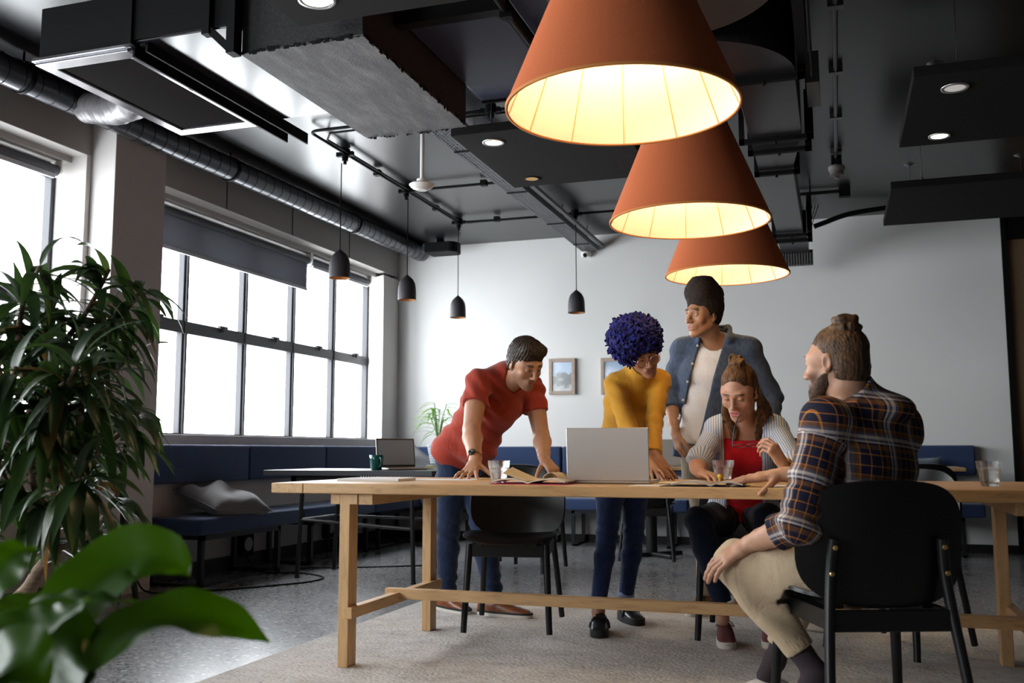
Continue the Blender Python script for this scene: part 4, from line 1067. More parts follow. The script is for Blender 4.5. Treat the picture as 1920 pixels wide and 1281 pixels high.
for (P, W, up) in (
    ([(75, 1215, 1.0), (150, 1130, 1.04), (225, 1060, 1.1), (290, 1042, 1.12), (335, 1058, 1.13), (356, 1082, 1.13)], .095, (.15, -.75, .65)),
    ([(175, 1262, .95), (235, 1195, 1.0), (320, 1163, 1.06), (400, 1160, 1.1), (460, 1178, 1.13), (505, 1205, 1.15)], .078, (-.1, -.80, .6)),
    ([(0, 1165, .98), (90, 1140, 1.0), (170, 1125, 1.02), (262, 1131, 1.05)], .05, (.1, -.2, 1)),
    ([(-40, 1215, .85), (40, 1195, .88), (110, 1165, .9), (170, 1120, .92)], .075, (.1, -.35, .95)),
    ([(40, 1300, .95), (80, 1240, .95), (130, 1190, .97), (190, 1185, 1.0)], .14, (.2, -.85, .5)),
    ([(20, 1330, 1.0), (70, 1260, 1.05), (150, 1225, 1.1), (205, 1240, 1.15)], .13, (.1, -.7, .7)),
    ([(-60, 1130, .8), (-10, 1080, .82), (30, 1040, .84), (70, 1030, .86)], .06, (.3, -.5, .8)),
    ([(-30, 1290, .8), (20, 1240, .8), (60, 1255, .8), (95, 1300, .8)], .07, (.1, -.6, .8)),
    ([(-60, 1180, 1.1), (20, 1150, 1.15), (90, 1128, 1.2), (175, 1098, 1.25)], .07, (.1, -.4, .9))):
    Q = [at(a, b_, c) for (a, b_, c) in P]; broad(Q, W, up); stalk(Q[0])
mb.build('foliage', M_LEAF2, bp_, smooth=True); sm.build('stem', M_LEAF2, bp_, smooth=True)

# ------------------------------------------------------------------ things on the oak table
def glass_mats():
    m, N, L = nodes_mat('tumbler_glass'); out = N['Material Output']; N.remove(N['Principled BSDF'])
    g = N.new('ShaderNodeBsdfGlass'); g.inputs['IOR'].default_value = 1.45; g.inputs['Roughness'].default_value = 0.0
    t = N.new('ShaderNodeBsdfTransparent'); t.inputs['Color'].default_value = (.95, .97, .98, 1)
    mx = N.new('ShaderNodeMixShader'); mx.inputs['Fac'].default_value = .45
    L.new(g.outputs[0], mx.inputs[1]); L.new(t.outputs[0], mx.inputs[2]); L.new(mx.outputs[0], out.inputs['Surface'])
    m2 = mat('drinking_water', (1, 1, 1), 0, trans=1.0, ior=1.33)
    return m, m2
M_GLASS, M_WATER = glass_mats()
def tumbler(x, y, label):
    r = thing('water_glass', label, 'glass', (x, y, .75), 0, 'faceted water tumblers')
    n = 40; V = []; F = []
    prof = [(0, .001), (.028, .001), (.031, .006), (.0345, .035), (.039, .058), (.0425, .066), (.0435, .07), (.0455, .092), (.0440, .0925), (.0412, .070), (.0375, .058), (.0305, .016), (.026, .013), (0, .013)]
    for k, (rr, z) in enumerate(prof):
        for j in range(n):
            a = 2*math.pi*j/n
            fac = 1-.045*(.5+.5*math.cos(10*a))**2 if 1 < k < 5 else 1
            V.append((x+rr*fac*math.cos(a), y+rr*fac*math.sin(a), .75+z))
    for i in range(len(prof)-1):
        for j in range(n):
            k = (j+1) % n; F.append((i*n+j, i*n+k, (i+1)*n+k, (i+1)*n+j))
    mkobj('tumbler', V, F, M_GLASS, r, auto=50)
    MB().lathe([(0, .0135), (.0262, .0135), (.0302, .0165), (.0372, .058), (.0395, .0645), (0, .0645)], (x, y, .75), n).build('water', M_WATER, r, auto=50)
    return r
tumbler(-1.315, 3.79, 'water tumbler beside the watch hand of the man in red')
tumbler(-.452, 4.13, 'water tumbler in front of the woman in the red top')
tumbler(.523, 3.97, 'water tumbler alone at the right end of the table')
M_PAPER = mat('white_paper', (.72, .72, .74), .8)
M_PAGE = mat('cream_page', (.74, .68, .57), .8)
M_COVER = mat('notebook_cover_black', (.015, .015, .017), .5)
def paper(name, label, cat, c, yaw, sx, sy, th=.0012, m=None, z=.75, group=None):
    o = MB().obox((c[0], c[1], z+th/2+.0004), (math.cos(yaw), math.sin(yaw), 0), (-math.sin(yaw), math.cos(yaw), 0), (0, 0, 1), (sx, sy, th)).build(name, m or M_PAPER)
    return tag(o, label, cat, group)
nb = thing('spiral_notebook', 'white spiral notebook near the left end of the oak table', 'notebook', (-1.98, 4.05, .75))
MB().obox((-1.98, 4.03, .756), (1, .05, 0), (-.05, 1, 0), (0, 0, 1), (.29, .21, .010)).build('pages', M_PAPER, nb)
MB().obox((-1.98, 4.03, .7508), (1, .05, 0), (-.05, 1, 0), (0, 0, 1), (.295, .215, .0015)).build('cover', mat('notebook_back_card', (.45, .38, .30), .8), nb)
s = MB()
for i in range(22): s.tube([(-2.115+.0125*i+.004*math.cos(a), 4.13+.001*i+.006*math.sin(a), .757+.007*math.sin(a)+.004*math.cos(a)) for a in np.linspace(0, 6.28, 9)], .0012, 5)
s.build('spiral', mat('spiral_wire', (.5, .5, .5), .3, metal=.9), nb)
paper('paper_sheet', 'loose white printed sheet left of the hand with the watch', 'paper', (-1.72, 4.22), .1, .30, .21)
paper('paper_sheet', 'loose white sheet just right of the laptop at the front edge', 'paper', (-.62, 3.72), -.05, .26, .14)
paper('paper_sheet', 'loose white sheet below the hands of the woman in yellow', 'paper', (-.66, 4.05), .25, .30, .21, m=M_PAGE)
paper('paper_sheet', 'loose white sheet under the hand of the plaid man', 'paper', (-.10, 3.80), .08, .30, .21)
paper('paper_sheet', 'white paper edge at the far right of the table', 'paper', (.76, 3.93), .1, .2, .21)
paper('coaster', 'small round edged pale card under the nearest tumbler', 'coaster', (-1.33, 3.74), .1, .10, .09, m=mat('pale_card', (.55, .48, .40), .8))
# open book with a lifted page
ob = thing('open_book', 'open cream paged book lying left of the silver laptop', 'book', (-1.16, 3.80, .75))
def page_stack(x0, x1, y0, y1, z0, hgt, lift0, lift1):
    G = []
    for i in range(9):
        t = i/8; x = x0+(x1-x0)*t; z = z0+hgt*(1-(1-t)**2 if lift0 else math.sin(math.pi*min(1, t*1.1)))
        G.append([(x, y0, z), (x, (y0+y1)/2, z+.001), (x, y1, z)])
    return G
MB().obox((-1.165, 3.80, .7515), (1, .03, 0), (-.03, 1, 0), (0, 0, 1), (.315, .205, .003)).build('cover', mat('book_cover_magenta', (.42, .012, .09), .5), ob)
pg = MB()
for sx in (-1, 1):
    G = []
    for i in range(11):
        t = i/10; x = -1.165+sx*.152*t; z = .754+.017*math.sin(math.pi*(t*.82+.06))*(1 if t > .02 else .4)
        G.append([(x, 3.703+.004*t, z), (x, 3.80, z), (x, 3.897, z)])
    pg.shell(G, .006)
pg.build('pages', M_PAGE, ob, smooth=True, auto=40)
G = []
for i in range(12):
    t = i/11; x = -1.165-.135*t+.03*t*t; z = .764+.036*t-.006*t*t
    G.append([(x, 3.703, z), (x-.01*t, 3.80, z+.012*t), (x-.02*t, 3.89, z+.02*t)])
pl_ = MB().shell(G, .002)
G = []
for i in range(12):
    a = math.pi*.95*i/11; x = -1.165+.03+.045*(1-math.cos(a))*.75; z = .764+.030*math.sin(a)
    G.append([(x, 3.81, z), (x+.005, 3.86, z), (x+.01, 3.90, z)])
pl_.shell(G, .002); pl_.build('lifted_page', mat('warm_page', (.72, .61, .45), .8), ob, smooth=True, auto=40)
# second book / notebook near the seated woman
ob2 = thing('open_notebook', 'open grey paged notebook with black edge before the seated woman', 'notebook', (-.47, 3.72, .75))
MB().obox((-.475, 3.72, .7512), (1, -.04, 0), (.04, 1, 0), (0, 0, 1), (.305, .19, .0025)).build('cover', M_COVER, ob2)
pg = MB()
for sx in (-1, 1):
    G = []
    for i in range(11):
        t = i/10; x = -.445+sx*(.145 if sx < 0 else .115)*t; z = .753+.015*math.sin(math.pi*(t*.8+.08))*(1 if t > .02 else .4)
        G.append([(x, 3.632, z), (x, 3.72, z), (x, 3.805, z)])
    pg.shell(G, .005)
pg.build('pages', mat('grey_page', (.45, .42, .38), .8), ob2, smooth=True, auto=40)
pn = thing('push_pin', 'tiny yellow push pin on the open notebook', 'pin', (-.425, 3.75, .77))
MB().ball((-.425, 3.75, .786), .008, 12, 8).build('head', mat('yellow_plastic', (.75, .45, .01), .3), pn, smooth=True)
MB().lathe([(0, 0), (.0035, 0), (.0045, .01), (0, .012)], (-.425, 3.75, .768), 10).build('pin_base', MATS['yellow_plastic'], pn)
# ------------------------------------------------------------------ people: smooth blended volumes meshed as one surface
def V3(*a): return np.array(a, float)
def unit(v): v = np.asarray(v, float); return v/(np.linalg.norm(v)+1e-12)
def axis_coords(lo, hi, coarse, fine, iv):
    """grid coordinates with fine spacing inside the intervals iv"""
    xs = [lo]
    while xs[-1] < hi:
        x = xs[-1]; st = coarse
        for a, b in iv:
            if a-coarse <= x <= b: st = fine
        xs.append(x+st)
    return np.array(xs, dtype=np.float32)
class Vol:
    def __init__(s, lo, hi, coarse=.007, fine=.003, boxes=()):
        s.ax = [axis_coords(lo[i], hi[i], coarse, fine, [(b[0][i], b[1][i]) for b in boxes]) for i in range(3)]
        s.D = np.full([len(a) for a in s.ax], 1.0, dtype=np.float32)
    def sub(s, lo, hi):
        sl = []
        for i in range(3):
            a = int(np.searchsorted(s.ax[i], lo[i])); b = int(np.searchsorted(s.ax[i], hi[i], 'right'))
            sl.append(slice(max(0, a-1), min(len(s.ax[i]), b+1)))
        return tuple(sl)
    def coords(s, sl):
        return s.ax[0][sl[0]][:, None, None], s.ax[1][sl[1]][None, :, None], s.ax[2][sl[2]][None, None, :]
    def put(s, prim, k=.01, mode='u'):
        lo, hi, fn = prim
        pad = max(k, .016)*1.5+.004
        sl = s.sub(lo-pad, hi+pad)
        if any(q.start >= q.stop for q in sl): return s
        x, y, z = s.coords(sl); d = fn(x, y, z).astype(np.float32); D = s.D[sl]
        if mode == 'u':
            h = np.clip(.5+.5*(D-d)/k, 0, 1); s.D[sl] = D*(1-h)+d*h-k*h*(1-h)
        else:      # carve
            h = np.clip(.5-.5*(D+d)/k, 0, 1); s.D[sl] = D*(1-h)-d*h+k*h*(1-h)
        return s
    def plane(s, o, n, k=.004):
        """keep the side the normal points away from"""
        x, y, z = s.coords((slice(None),)*3); n = unit(n)
        d = ((x-o[0])*n[0]+(y-o[1])*n[1]+(z-o[2])*n[2]).astype(np.float32)
        s.D = np.maximum(s.D, d); return s
    def field(s, f, band=.05):
        """add a displacement f(x,y,z) near the surface"""
        idx = np.nonzero(np.abs(s.D) < band)
        x, y, z = s.ax[0][idx[0]], s.ax[1][idx[1]], s.ax[2][idx[2]]
        s.D[idx] += f(x, y, z).astype(np.float32); return s
    def mesh(s, smooth=2):
        D = s.D; ins = D < 0
        c = np.zeros([n-1 for n in D.shape], np.uint8)
        for i in (0, 1):
            for j in (0, 1):
                for k in (0, 1):
                    c += ins[i:D.shape[0]-1+i, j:D.shape[1]-1+j, k:D.shape[2]-1+k]
        act = np.nonzero((c > 0) & (c < 8)); n = len(act[0])
        idm = np.full(c.shape, -1, np.int32); idm[act] = np.arange(n)
        vals = {}; 
        for i in (0, 1):
            for j in (0, 1):
                for k in (0, 1): vals[(i, j, k)] = D[act[0]+i, act[1]+j, act[2]+k]
        X0 = np.stack([s.ax[q][act[q]] for q in range(3)], 1); X1 = np.stack([s.ax[q][act[q]+1] for q in range(3)], 1)
        acc = np.zeros((n, 3)); cnt = np.zeros(n)
        cs = list(vals)
        for a in cs:
            for q in range(3):
                if a[q] == 0:
                    b = list(a); b[q] = 1; b = tuple(b); va, vb = vals[a], vals[b]
                    m = (va < 0) != (vb < 0); t = np.where(m, va/(va-vb+1e-12), 0)
                    P = np.stack([X0[:, r]+(X1[:, r]-X0[:, r])*(t if r == q else a[r]) for r in range(3)], 1)
                    acc[m] += P[m]; cnt[m] += 1
        V = acc/cnt[:, None]
        Fs = []
        for q in range(3):
            r, t = [(1, 2), (2, 0), (0, 1)][q]
            sa = [slice(None)]*3; sb = [slice(None)]*3; sa[q] = slice(0, -1); sb[q] = slice(1, None)
            A = ins[tuple(sa)]; B = ins[tuple(sb)]
            e = np.nonzero(A != B)
            ok = (e[r] > 0) & (e[t] > 0) & (e[r] < D.shape[r]-1) & (e[t] < D.shape[t]-1)
            e = [g[ok] for g in e]; fl = A[tuple(e)]
            def cell(dr, dt):
                g = [x.copy() for x in e]; g[r] = g[r]+dr; g[t] = g[t]+dt; return idm[tuple(g)]
            q0, q1, q2, q3 = cell(-1, -1), cell(0, -1), cell(0, 0), cell(-1, 0)
            F = np.stack([q0, q1, q2, q3], 1); F[~fl] = F[~fl][:, ::-1]; Fs.append(F)
        F = np.vstack(Fs); F = F[(F >= 0).all(1)]
        for it in range(smooth):
            S = np.zeros_like(V); Nn = np.zeros(len(V))
            for a, b in ((0, 1), (1, 2), (2, 3), (3, 0)):
                for (i, j) in ((F[:, a], F[:, b]), (F[:, b], F[:, a])):
                    for w_ in range(3): S[:, w_] += np.bincount(i, V[j, w_], len(V))
                    Nn += np.bincount(i, minlength=len(V))
            ok = Nn > 0
            V[ok] += (.5 if it % 2 == 0 else -.34)*(S[ok]/Nn[ok, None]-V[ok])
        return V, F

# primitives: (lo, hi, distance function)
def cone(a, b, ra, rb, ea=None, eb=None, side=None):
    """round cone; with ea/eb (second radius) an elliptical one whose first radius lies along side"""
    a = np.asarray(a, float); b = np.asarray(b, float); w_ = b-a; L = np.linalg.norm(w_)
    if L < 1e-6: w_ = V3(0, 0, 1); L = 1e-6
    w_ = w_/L; R = max(ra, rb, ea or 0, eb or 0)
    lo = np.minimum(a, b)-R; hi = np.maximum(a, b)+R
    if ea is None:
        def fn(x, y, z):
            X, Y, Z = x-a[0], y-a[1], z-a[2]; h = np.clip((X*w_[0]+Y*w_[1]+Z*w_[2])/L, 0, 1)
            return np.sqrt((X-h*L*w_[0])**2+(Y-h*L*w_[1])**2+(Z-h*L*w_[2])**2)-(ra+(rb-ra)*h)
        return lo, hi, fn
    eb = ea if eb is None else eb
    sd = np.asarray(side, float); sd = sd-w_*np.dot(sd, w_); sd = unit(sd); td = np.cross(w_, sd)
    def fn(x, y, z):
        X, Y, Z = x-a[0], y-a[1], z-a[2]; g = X*w_[0]+Y*w_[1]+Z*w_[2]; h = np.clip(g/L, 0, 1)
        r1 = ra+(rb-ra)*h; r2 = ea+(eb-ea)*h
        p = X*sd[0]+Y*sd[1]+Z*sd[2]; q = X*td[0]+Y*td[1]+Z*td[2]; g = g-h*L
        rm = np.minimum(r1, r2)
        u, v, t = p/r1, q/r2, g/rm
        k0 = np.sqrt(u*u+v*v+t*t)+1e-6; k1 = np.sqrt((u/r1)**2+(v/r2)**2+(t/rm)**2)+1e-6
        return k0*(k0-1)/k1
    return lo, hi, fn
def ell(c, r, ax=None):
    c = np.asarray(c, float); r = np.asarray(r, float)*np.ones(3); A = np.eye(3) if ax is None else np.asarray(ax, float)
    R = r.max(); lo = c-R; hi = c+R
    def fn(x, y, z):
        X, Y, Z = x-c[0], y-c[1], z-c[2]
        u = [(X*A[i][0]+Y*A[i][1]+Z*A[i][2])/r[i] for i in range(3)]
        k0 = np.sqrt(u[0]**2+u[1]**2+u[2]**2)+1e-6; k1 = np.sqrt((u[0]/r[0])**2+(u[1]/r[1])**2+(u[2]/r[2])**2)+1e-6
        return k0*(k0-1)/k1
    return lo, hi, fn
def oboxp(c, ax, half, rnd=.004):
    c = np.asarray(c, float); A = np.asarray(ax, float); hf = np.asarray(half, float); R = np.linalg.norm(hf)
    def fn(x, y, z):
        X, Y, Z = x-c[0], y-c[1], z-c[2]
        q = [np.abs(X*A[i][0]+Y*A[i][1]+Z*A[i][2])-hf[i]+rnd for i in range(3)]
        return np.sqrt(sum(np.maximum(t, 0)**2 for t in q))+np.minimum(np.maximum(q[0], np.maximum(q[1], q[2])), 0)-rnd
    return c-R, c+R, fn
def wob(x, y, z, f, seed, n=5):
    rs_ = np.random.RandomState(seed); o = 0
    for i in range(n):
        d = unit(rs_.normal(size=3))*f*rs_.uniform(.6, 1.5); o = o+np.sin(x*d[0]+y*d[1]+z*d[2]+rs_.uniform(0, 6.28))
    return o/n

class Head:
    """local frame: x = the person's right, y = forward, z = up"""
    def __init__(s, c, fwd, tilt=0.0, sc=1.0):
        s.c = np.asarray(c, float); s.y = unit(fwd); r = unit(np.cross(s.y, [0, 0, 1])); u = np.cross(r, s.y)
        s.x = r*math.cos(tilt)+u*math.sin(tilt); s.z = np.cross(s.x, s.y); s.sc = sc; s.A = np.array([s.x, s.y, s.z])
    def p(s, x, y, z): return s.c+(s.x*x+s.y*y+s.z*z)*s.sc
    def loc(s, V): return (np.asarray(V)-s.c) @ s.A.T/s.sc
    def e(s, x, y, z, rx, ry, rz): return ell(s.p(x, y, z), np.array((rx, ry, rz))*s.sc, s.A)
    def k(s, a, b, ra, rb): return cone(s.p(*a), s.p(*b), ra*s.sc, rb*s.sc)

def add_head(g, H, fem=False, lids=.5, mouth=0.0):
    u = g.put; s = H.sc
    j = .86 if fem else 1.0
    u(H.e(0, -.016, .042, .074, .093, .082), .01)
    u(H.e(0, .022, -.012, .064*(.97 if fem else 1), .068, .092), .03*s)
    u(H.k((0, .035, -.055), (0, .066, -.098), .043*j, .022), .025*s)
    u(H.k((0, .072, -.104), (0, .070, -.099), .019, .019), .012*s)
    for q in (-1, 1):
        u(H.k((q*.052*j, .0, -.05), (q*.022*j, .06, -.098), .019, .014), .022*s)
        u(H.e(q*.042, .060, -.026, .024, .022, .022), .02*s)
        u(H.e(q*.050, .035, .02, .022, .04, .03), .02*s)
    u(H.k((-.034, .083, .025), (.034, .083, .025), .0125, .0125), .016*s)
    for q in (-1, 1):
        u(H.e(q*.032, .098, .004, .017, .016, .0125), .012*s, 'c')
    nb = .9 if fem else 1.0
    u(H.k((0, .092, .014), (0, .1095, -.028), .0075*nb, .0105*nb), .011*s)
    u(H.e(0, .113*1.0, -.033, .0125*nb, .011, .0105), .008*s)
    for q in (-1, 1): u(H.e(q*.0125*nb, .101, -.037, .0085, .0105, .0075), .006*s)
    # mouth
    u(H.e(0, .080, -.066, .030, .016, .020), .018*s)
    u(H.k((-.020, .0915, -.0612), (.020, .0915, -.0612), .0042, .0044), .006*s)
    u(H.k((-.016, .0915, -.0700-mouth), (.016, .0915, -.0700-mouth), .0052, .0054), .006*s)
    for q in (-1, 1):
        u(H.k((0, .0985, -.0655-mouth*.5), (q*.023, .089, -.0655-mouth*.5), .0016+mouth*.42, .0012+mouth*.1), .003*s, 'c')
    # eyelids around the eyeballs
    for q in (-1, 1):
        u(H.e(q*.032, .0785, .0045, .0150, .0142, .0128), .006*s)
        if lids < .95:
            cz = .0070-.0085*(lids-.15)
            u(H.e(q*.0325, .0935, cz-.001, .0115, .008, .0058*(1-lids)), .002*s, 'c')
    # ears
    for q in (-1, 1):
        e = H.p(q*.078, -.012, -.002)
        A = np.array([unit(H.x*q*.95-H.y*.3), unit(H.y*.95+H.x*q*.3), H.z])
        u(ell(e, np.array((.008, .0165, .029))*s, A), .008*s)
        u(ell(e+A[0]*.007*s+A[1]*.002*s, np.array((.007, .0105, .018))*s, A), .005*s, 'c')
        u(cone(H.p(q*.075, -.008, -.025), H.p(q*.073, -.004, -.032), .0075*s, .006*s), .006*s)

def face_colors(V, H, skin, lip, brow, stubble=None, lids=.5, browthick=1.0, lashes=True):
    """skin pigment per vertex: lips, eyebrows, lashes, beard shadow"""
    C_ = np.tile(np.array([*skin, 1.0]), (len(V), 1))
    L_ = H.loc(V); x, y, z = L_[:, 0], L_[:, 1], L_[:, 2]; ax_ = np.abs(x)
    near = (np.abs(x) < .09) & (np.abs(y) < .14) & (np.abs(z) < .14)
    def mixin(m, col):
        m = np.where(near, np.clip(m, 0, 1), 0)[:, None]; C_[:, :3] = C_[:, :3]*(1-m)+np.array(col)*m
    if stubble:
        col, amt = stubble
        m = np.clip((-.038-z+np.clip(ax_-.03, 0, 1)*.5)/.02, 0, 1)*np.clip((y+.0)/.02, 0, 1)*np.clip(1.2-np.clip((ax_-.066)/.01, 0, 1), 0, 1)
        m = np.maximum(m, np.exp(-((z+.05)/.006)**2)*(ax_ < .028)*(y > .07))
        mixin(m*amt, col)
    mixin(np.exp(-((ax_-.055)/.02)**2-((z+.03)/.02)**2)*(y > .03)*.28, (skin[0]*1.05, skin[1]*.78, skin[2]*.72))
    mixin(np.clip(1.35-((x/.024)**2+((z+.066)/.0115)**2), 0, 1)*(y > .080), lip)
    bz = .0265-.10*np.clip(ax_-.036, 0, 1)**1.0*1.2+.004*np.cos((ax_-.034)*70)
    mixin(np.clip(1.6-((z-bz)/(.0042*browthick))**2, 0, 1)*np.clip((ax_-.011)/.004, 0, 1)*np.clip((.056-ax_)/.008, 0, 1)*(y > .05)*.9, brow)
    if lashes:
        cz = .0078-.0085*(lids-.15)
        m = np.exp(-((z-(cz+.0055*(1-lids)-.12*np.clip(ax_-.032, -.1, .1)**2*60*.0))/.0021)**2)*np.clip((.0125-np.abs(ax_-.033))/.003, 0, 1)*(y > .075)
        mixin(m*.85, (.02, .013, .01))
    return C_

def add_hand(g, w_, f, n, right, curl=(.2, .2, .2, .2), thumb=(.7, .7, 0.1), spread=.12, sc=1.0, k=.006, curl2=None):
    """w_: wrist, f: towards the fingers, n: out of the back of the hand; curl per finger (index..little)"""
    f = unit(f); n = unit(np.asarray(n, float)-f*np.dot(n, f)); t = np.cross(n, f) if right else np.cross(f, n)
    w_ = np.asarray(w_, float)
    g.put(cone(w_-f*.02*sc, w_+f*.03*sc, .027*sc, .031*sc, .020*sc, .019*sc, t), .012)
    g.put(cone(w_+f*.028*sc, w_+f*.078*sc, .031*sc, .037*sc, .0175*sc, .0135*sc, t), .014)
    kn = ((.029, .088), (.0095, .093), (-.0105, .089), (-.029, .079))
    ln = ((.042, .025, .021), (.046, .029, .022), (.042, .027, .022), (.033, .020, .019))
    tips = []
    for i in range(4):
        base = w_+f*kn[i][1]*sc+t*kn[i][0]*sc
        a0 = spread*(1.5-i)*.75; d = f*math.cos(a0)+t*math.sin(a0); ang = 0.0; p = base
        g.put(cone(w_+f*.045*sc+t*kn[i][0]*.7*sc+n*.003*sc, base+n*.001*sc, .009*sc, .0098*sc), .010)
        r0 = (.0092, .0095, .0090, .0080)[i]*sc
        for j in range(3):
            c = curl[i]*(1.0, 1.15, .7)[j] if curl2 is None else curl2[i][j]
            ang += c; dd = d*math.cos(ang)-n*math.sin(ang)
            q = p+dd*ln[i][j]*sc
            g.put(cone(p, q, r0*(1, .93, .86)[j], r0*(.93, .86, .74)[j]), .0035)
            p = q
        tips.append(p)
    b = w_+f*.022*sc+t*.022*sc-n*.005*sc
    d = unit(f*thumb[0]+t*thumb[1]-n*thumb[2]); p = b
    for j, (l, r1, r2) in enumerate(((.042, .0145, .0115), (.032, .0112, .0102), (.026, .0100, .0078))):
        q = p+d*l*sc; g.put(cone(p, q, r1*sc, r2*sc), .010 if j == 0 else .004); p = q
        d = unit(d+f*.18-n*.05)
    tips.append(p)
    return tips

def limb(g, P, R, k=.012):
    P = [np.asarray(p, float) for p in P]
    for i in range(len(P)-1): g.put(cone(P[i], P[i+1], R[i], R[i+1]), k)
def arm(g, sh, el, wr, sc=1.0, m=1.0):
    sh, el, wr = (np.asarray(q, float) for q in (sh, el, wr))
    limb(g, [sh, sh+(el-sh)*.35, el], [.054*m*sc, .051*m*sc, .039*m*sc], .015)
    limb(g, [el, el+(wr-el)*.28, el+(wr-el)*.75, wr], [.040*m*sc, .0445*m*sc, .031*m*sc, .0255*m*sc], .012)
def bounds(pts, pad):
    P = np.array(pts); return P.min(0)-pad, P.max(0)+pad
SKIN_M = {}
def skin_mat(name, rough=.5):
    m, N, L = nodes_mat(name); b = N['Principled BSDF']
    a = N.new('ShaderNodeAttribute'); a.attribute_name = 'pigment'
    tc = N.new('ShaderNodeTexCoord'); nz = N.new('ShaderNodeTexNoise'); nz.inputs['Scale'].default_value = 55; nz.inputs['Detail'].default_value = 5; L.new(tc.outputs['Object'], nz.inputs['Vector'])
    mr = N.new('ShaderNodeMapRange'); mr.inputs['From Min'].default_value = .3; mr.inputs['From Max'].default_value = .7; mr.inputs['To Min'].default_value = .93; mr.inputs['To Max'].default_value = 1.07; L.new(nz.outputs['Fac'], mr.inputs['Value'])
    vm = N.new('ShaderNodeVectorMath'); vm.operation = 'SCALE'; L.new(a.outputs['Color'], vm.inputs[0]); L.new(mr.outputs['Result'], vm.inputs['Scale'])
    L.new(vm.outputs['Vector'], b.inputs['Base Color'])
    b.inputs['Roughness'].default_value = rough; b.inputs['Specular IOR Level'].default_value = .45
    b.inputs['Subsurface Weight'].default_value = .12; b.inputs['Subsurface Radius'].default_value = (.010, .004, .002); b.inputs['Subsurface Scale'].default_value = 1.0
    bp = N.new('ShaderNodeBump'); bp.inputs['Strength'].default_value = .06; bp.inputs['Distance'].default_value = .002; L.new(nz.outputs['Fac'], bp.inputs['Height']); L.new(bp.outputs['Normal'], b.inputs['Normal'])
    return m
M_SKIN = skin_mat('skin')
M_EYE = mat('eye', (.8, .8, .8), .12, attr='pigment', spec=.6)
def eyes(root, H, look, iris=(.05, .03, .015)):
    look = unit(look)
    for q in (-1, 1):
        c = H.p(q*.032, .0795, .0042); r = .0122*H.sc; mb = MB().ball((0, 0, 0), r, 22, 18); V = np.array(mb.V)
        d = (V/r) @ look
        C_ = np.tile([.72, .68, .65, 1.0], (len(V), 1)); C_[d > .885, :3] = iris; C_[d > .972, :3] = (.004, .004, .004)
        o = mkobj('eye', V+c, np.array([f if len(f) == 4 else f for f in mb.F]), M_EYE, root, smooth=True, attrs={'pigment': C_})
def vol_obj(name, g, m, parent, smooth=2, colf=None, uvf=None):
    V, F = g.mesh(smooth)
    at_ = {}
    if colf is not None: at_['pigment'] = colf(V)
    if uvf is not None: at_['weave'] = uvf(V)
    return mkobj(name, V, F, m, parent, smooth=True, attrs=at_ or None)
def hair_mat(name, c, c2=None, rough=.42, scale=(1, 1, 1), sc=120):
    m, N, L = nodes_mat(name); b = N['Principled BSDF']; tc = N.new('ShaderNodeTexCoord')
    mp = N.new('ShaderNodeMapping'); mp.inputs['Scale'].default_value = scale; L.new(tc.outputs['Object'], mp.inputs['Vector'])
    nz = N.new('ShaderNodeTexNoise'); nz.inputs['Scale'].default_value = sc; nz.inputs['Detail'].default_value = 4; L.new(mp.outputs['Vector'], nz.inputs['Vector'])
    r = ramp(N, nz.outputs['Fac'], L, [(.35, c), (.7, c2 or tuple(x*1.9 for x in c))]); L.new(r.outputs['Color'], b.inputs['Base Color'])
    b.inputs['Roughness'].default_value = min(1, rough+.15); b.inputs['Specular IOR Level'].default_value = .25
    bp = N.new('ShaderNodeBump'); bp.inputs['Strength'].default_value = .6; bp.inputs['Distance'].default_value = .004; L.new(nz.outputs['Fac'], bp.inputs['Height']); L.new(bp.outputs['Normal'], b.inputs['Normal'])
    return m
def hair_cap(H, off=.012, front=.072, top=0.0, side=.0, nape=-.055, amp=.004, freq=160, seed=1, boxpad=.05, cell=.0033, extra=None, streak=None):
    """short hair: shell over the skull with the face and ears left free"""
    lo = H.c-.19*H.sc; hi = H.c+.21*H.sc
    g = Vol(lo, hi, cell, cell)
    g.put(H.e(0, -.018, .044, .074+off+side, .093+off, .082+off+top), .01)
    g.put(H.e(0, -.035, -.015, .070+off*.7, .070+off*.6, .060), .02)
    if extra: extra(g)
    g.field(lambda x, y, z: amp*wob(x, y, z, freq, seed, 6)+amp*.5*wob(x, y, z, freq*2.2, seed+5, 6))
    if streak:
        o, ax, cnt_, am = streak; s1 = unit(np.cross(ax, H.x+H.y*.1)); s2 = np.cross(ax, s1)
        def st(x, y, z):
            X, Y, Z_ = x-o[0], y-o[1], z-o[2]; a = np.arctan2(X*s1[0]+Y*s1[1]+Z_*s1[2], X*s2[0]+Y*s2[1]+Z_*s2[2])
            rr_ = np.sqrt(X*X+Y*Y+Z_*Z_); w_ = np.clip((rr_-.035)/.03, 0, 1)
            return am*w_*(np.sin(cnt_*a+3*wob(x, y, z, 30, 6))+.6*np.sin(cnt_*1.7*a+2*wob(x, y, z, 45, 7)))
        g.field(st)
    g.put(H.e(0, .104, front-.104, .094, .074, .104), .008, 'c')         # face
    for q in (-1, 1):
        g.put(H.e(q*.085, -.002, -.035, .03, .030, .040), .008, 'c')   # around the ears
    g.plane(H.p(0, 0, nape), -H.z*1.0+H.y*.35)
    return g
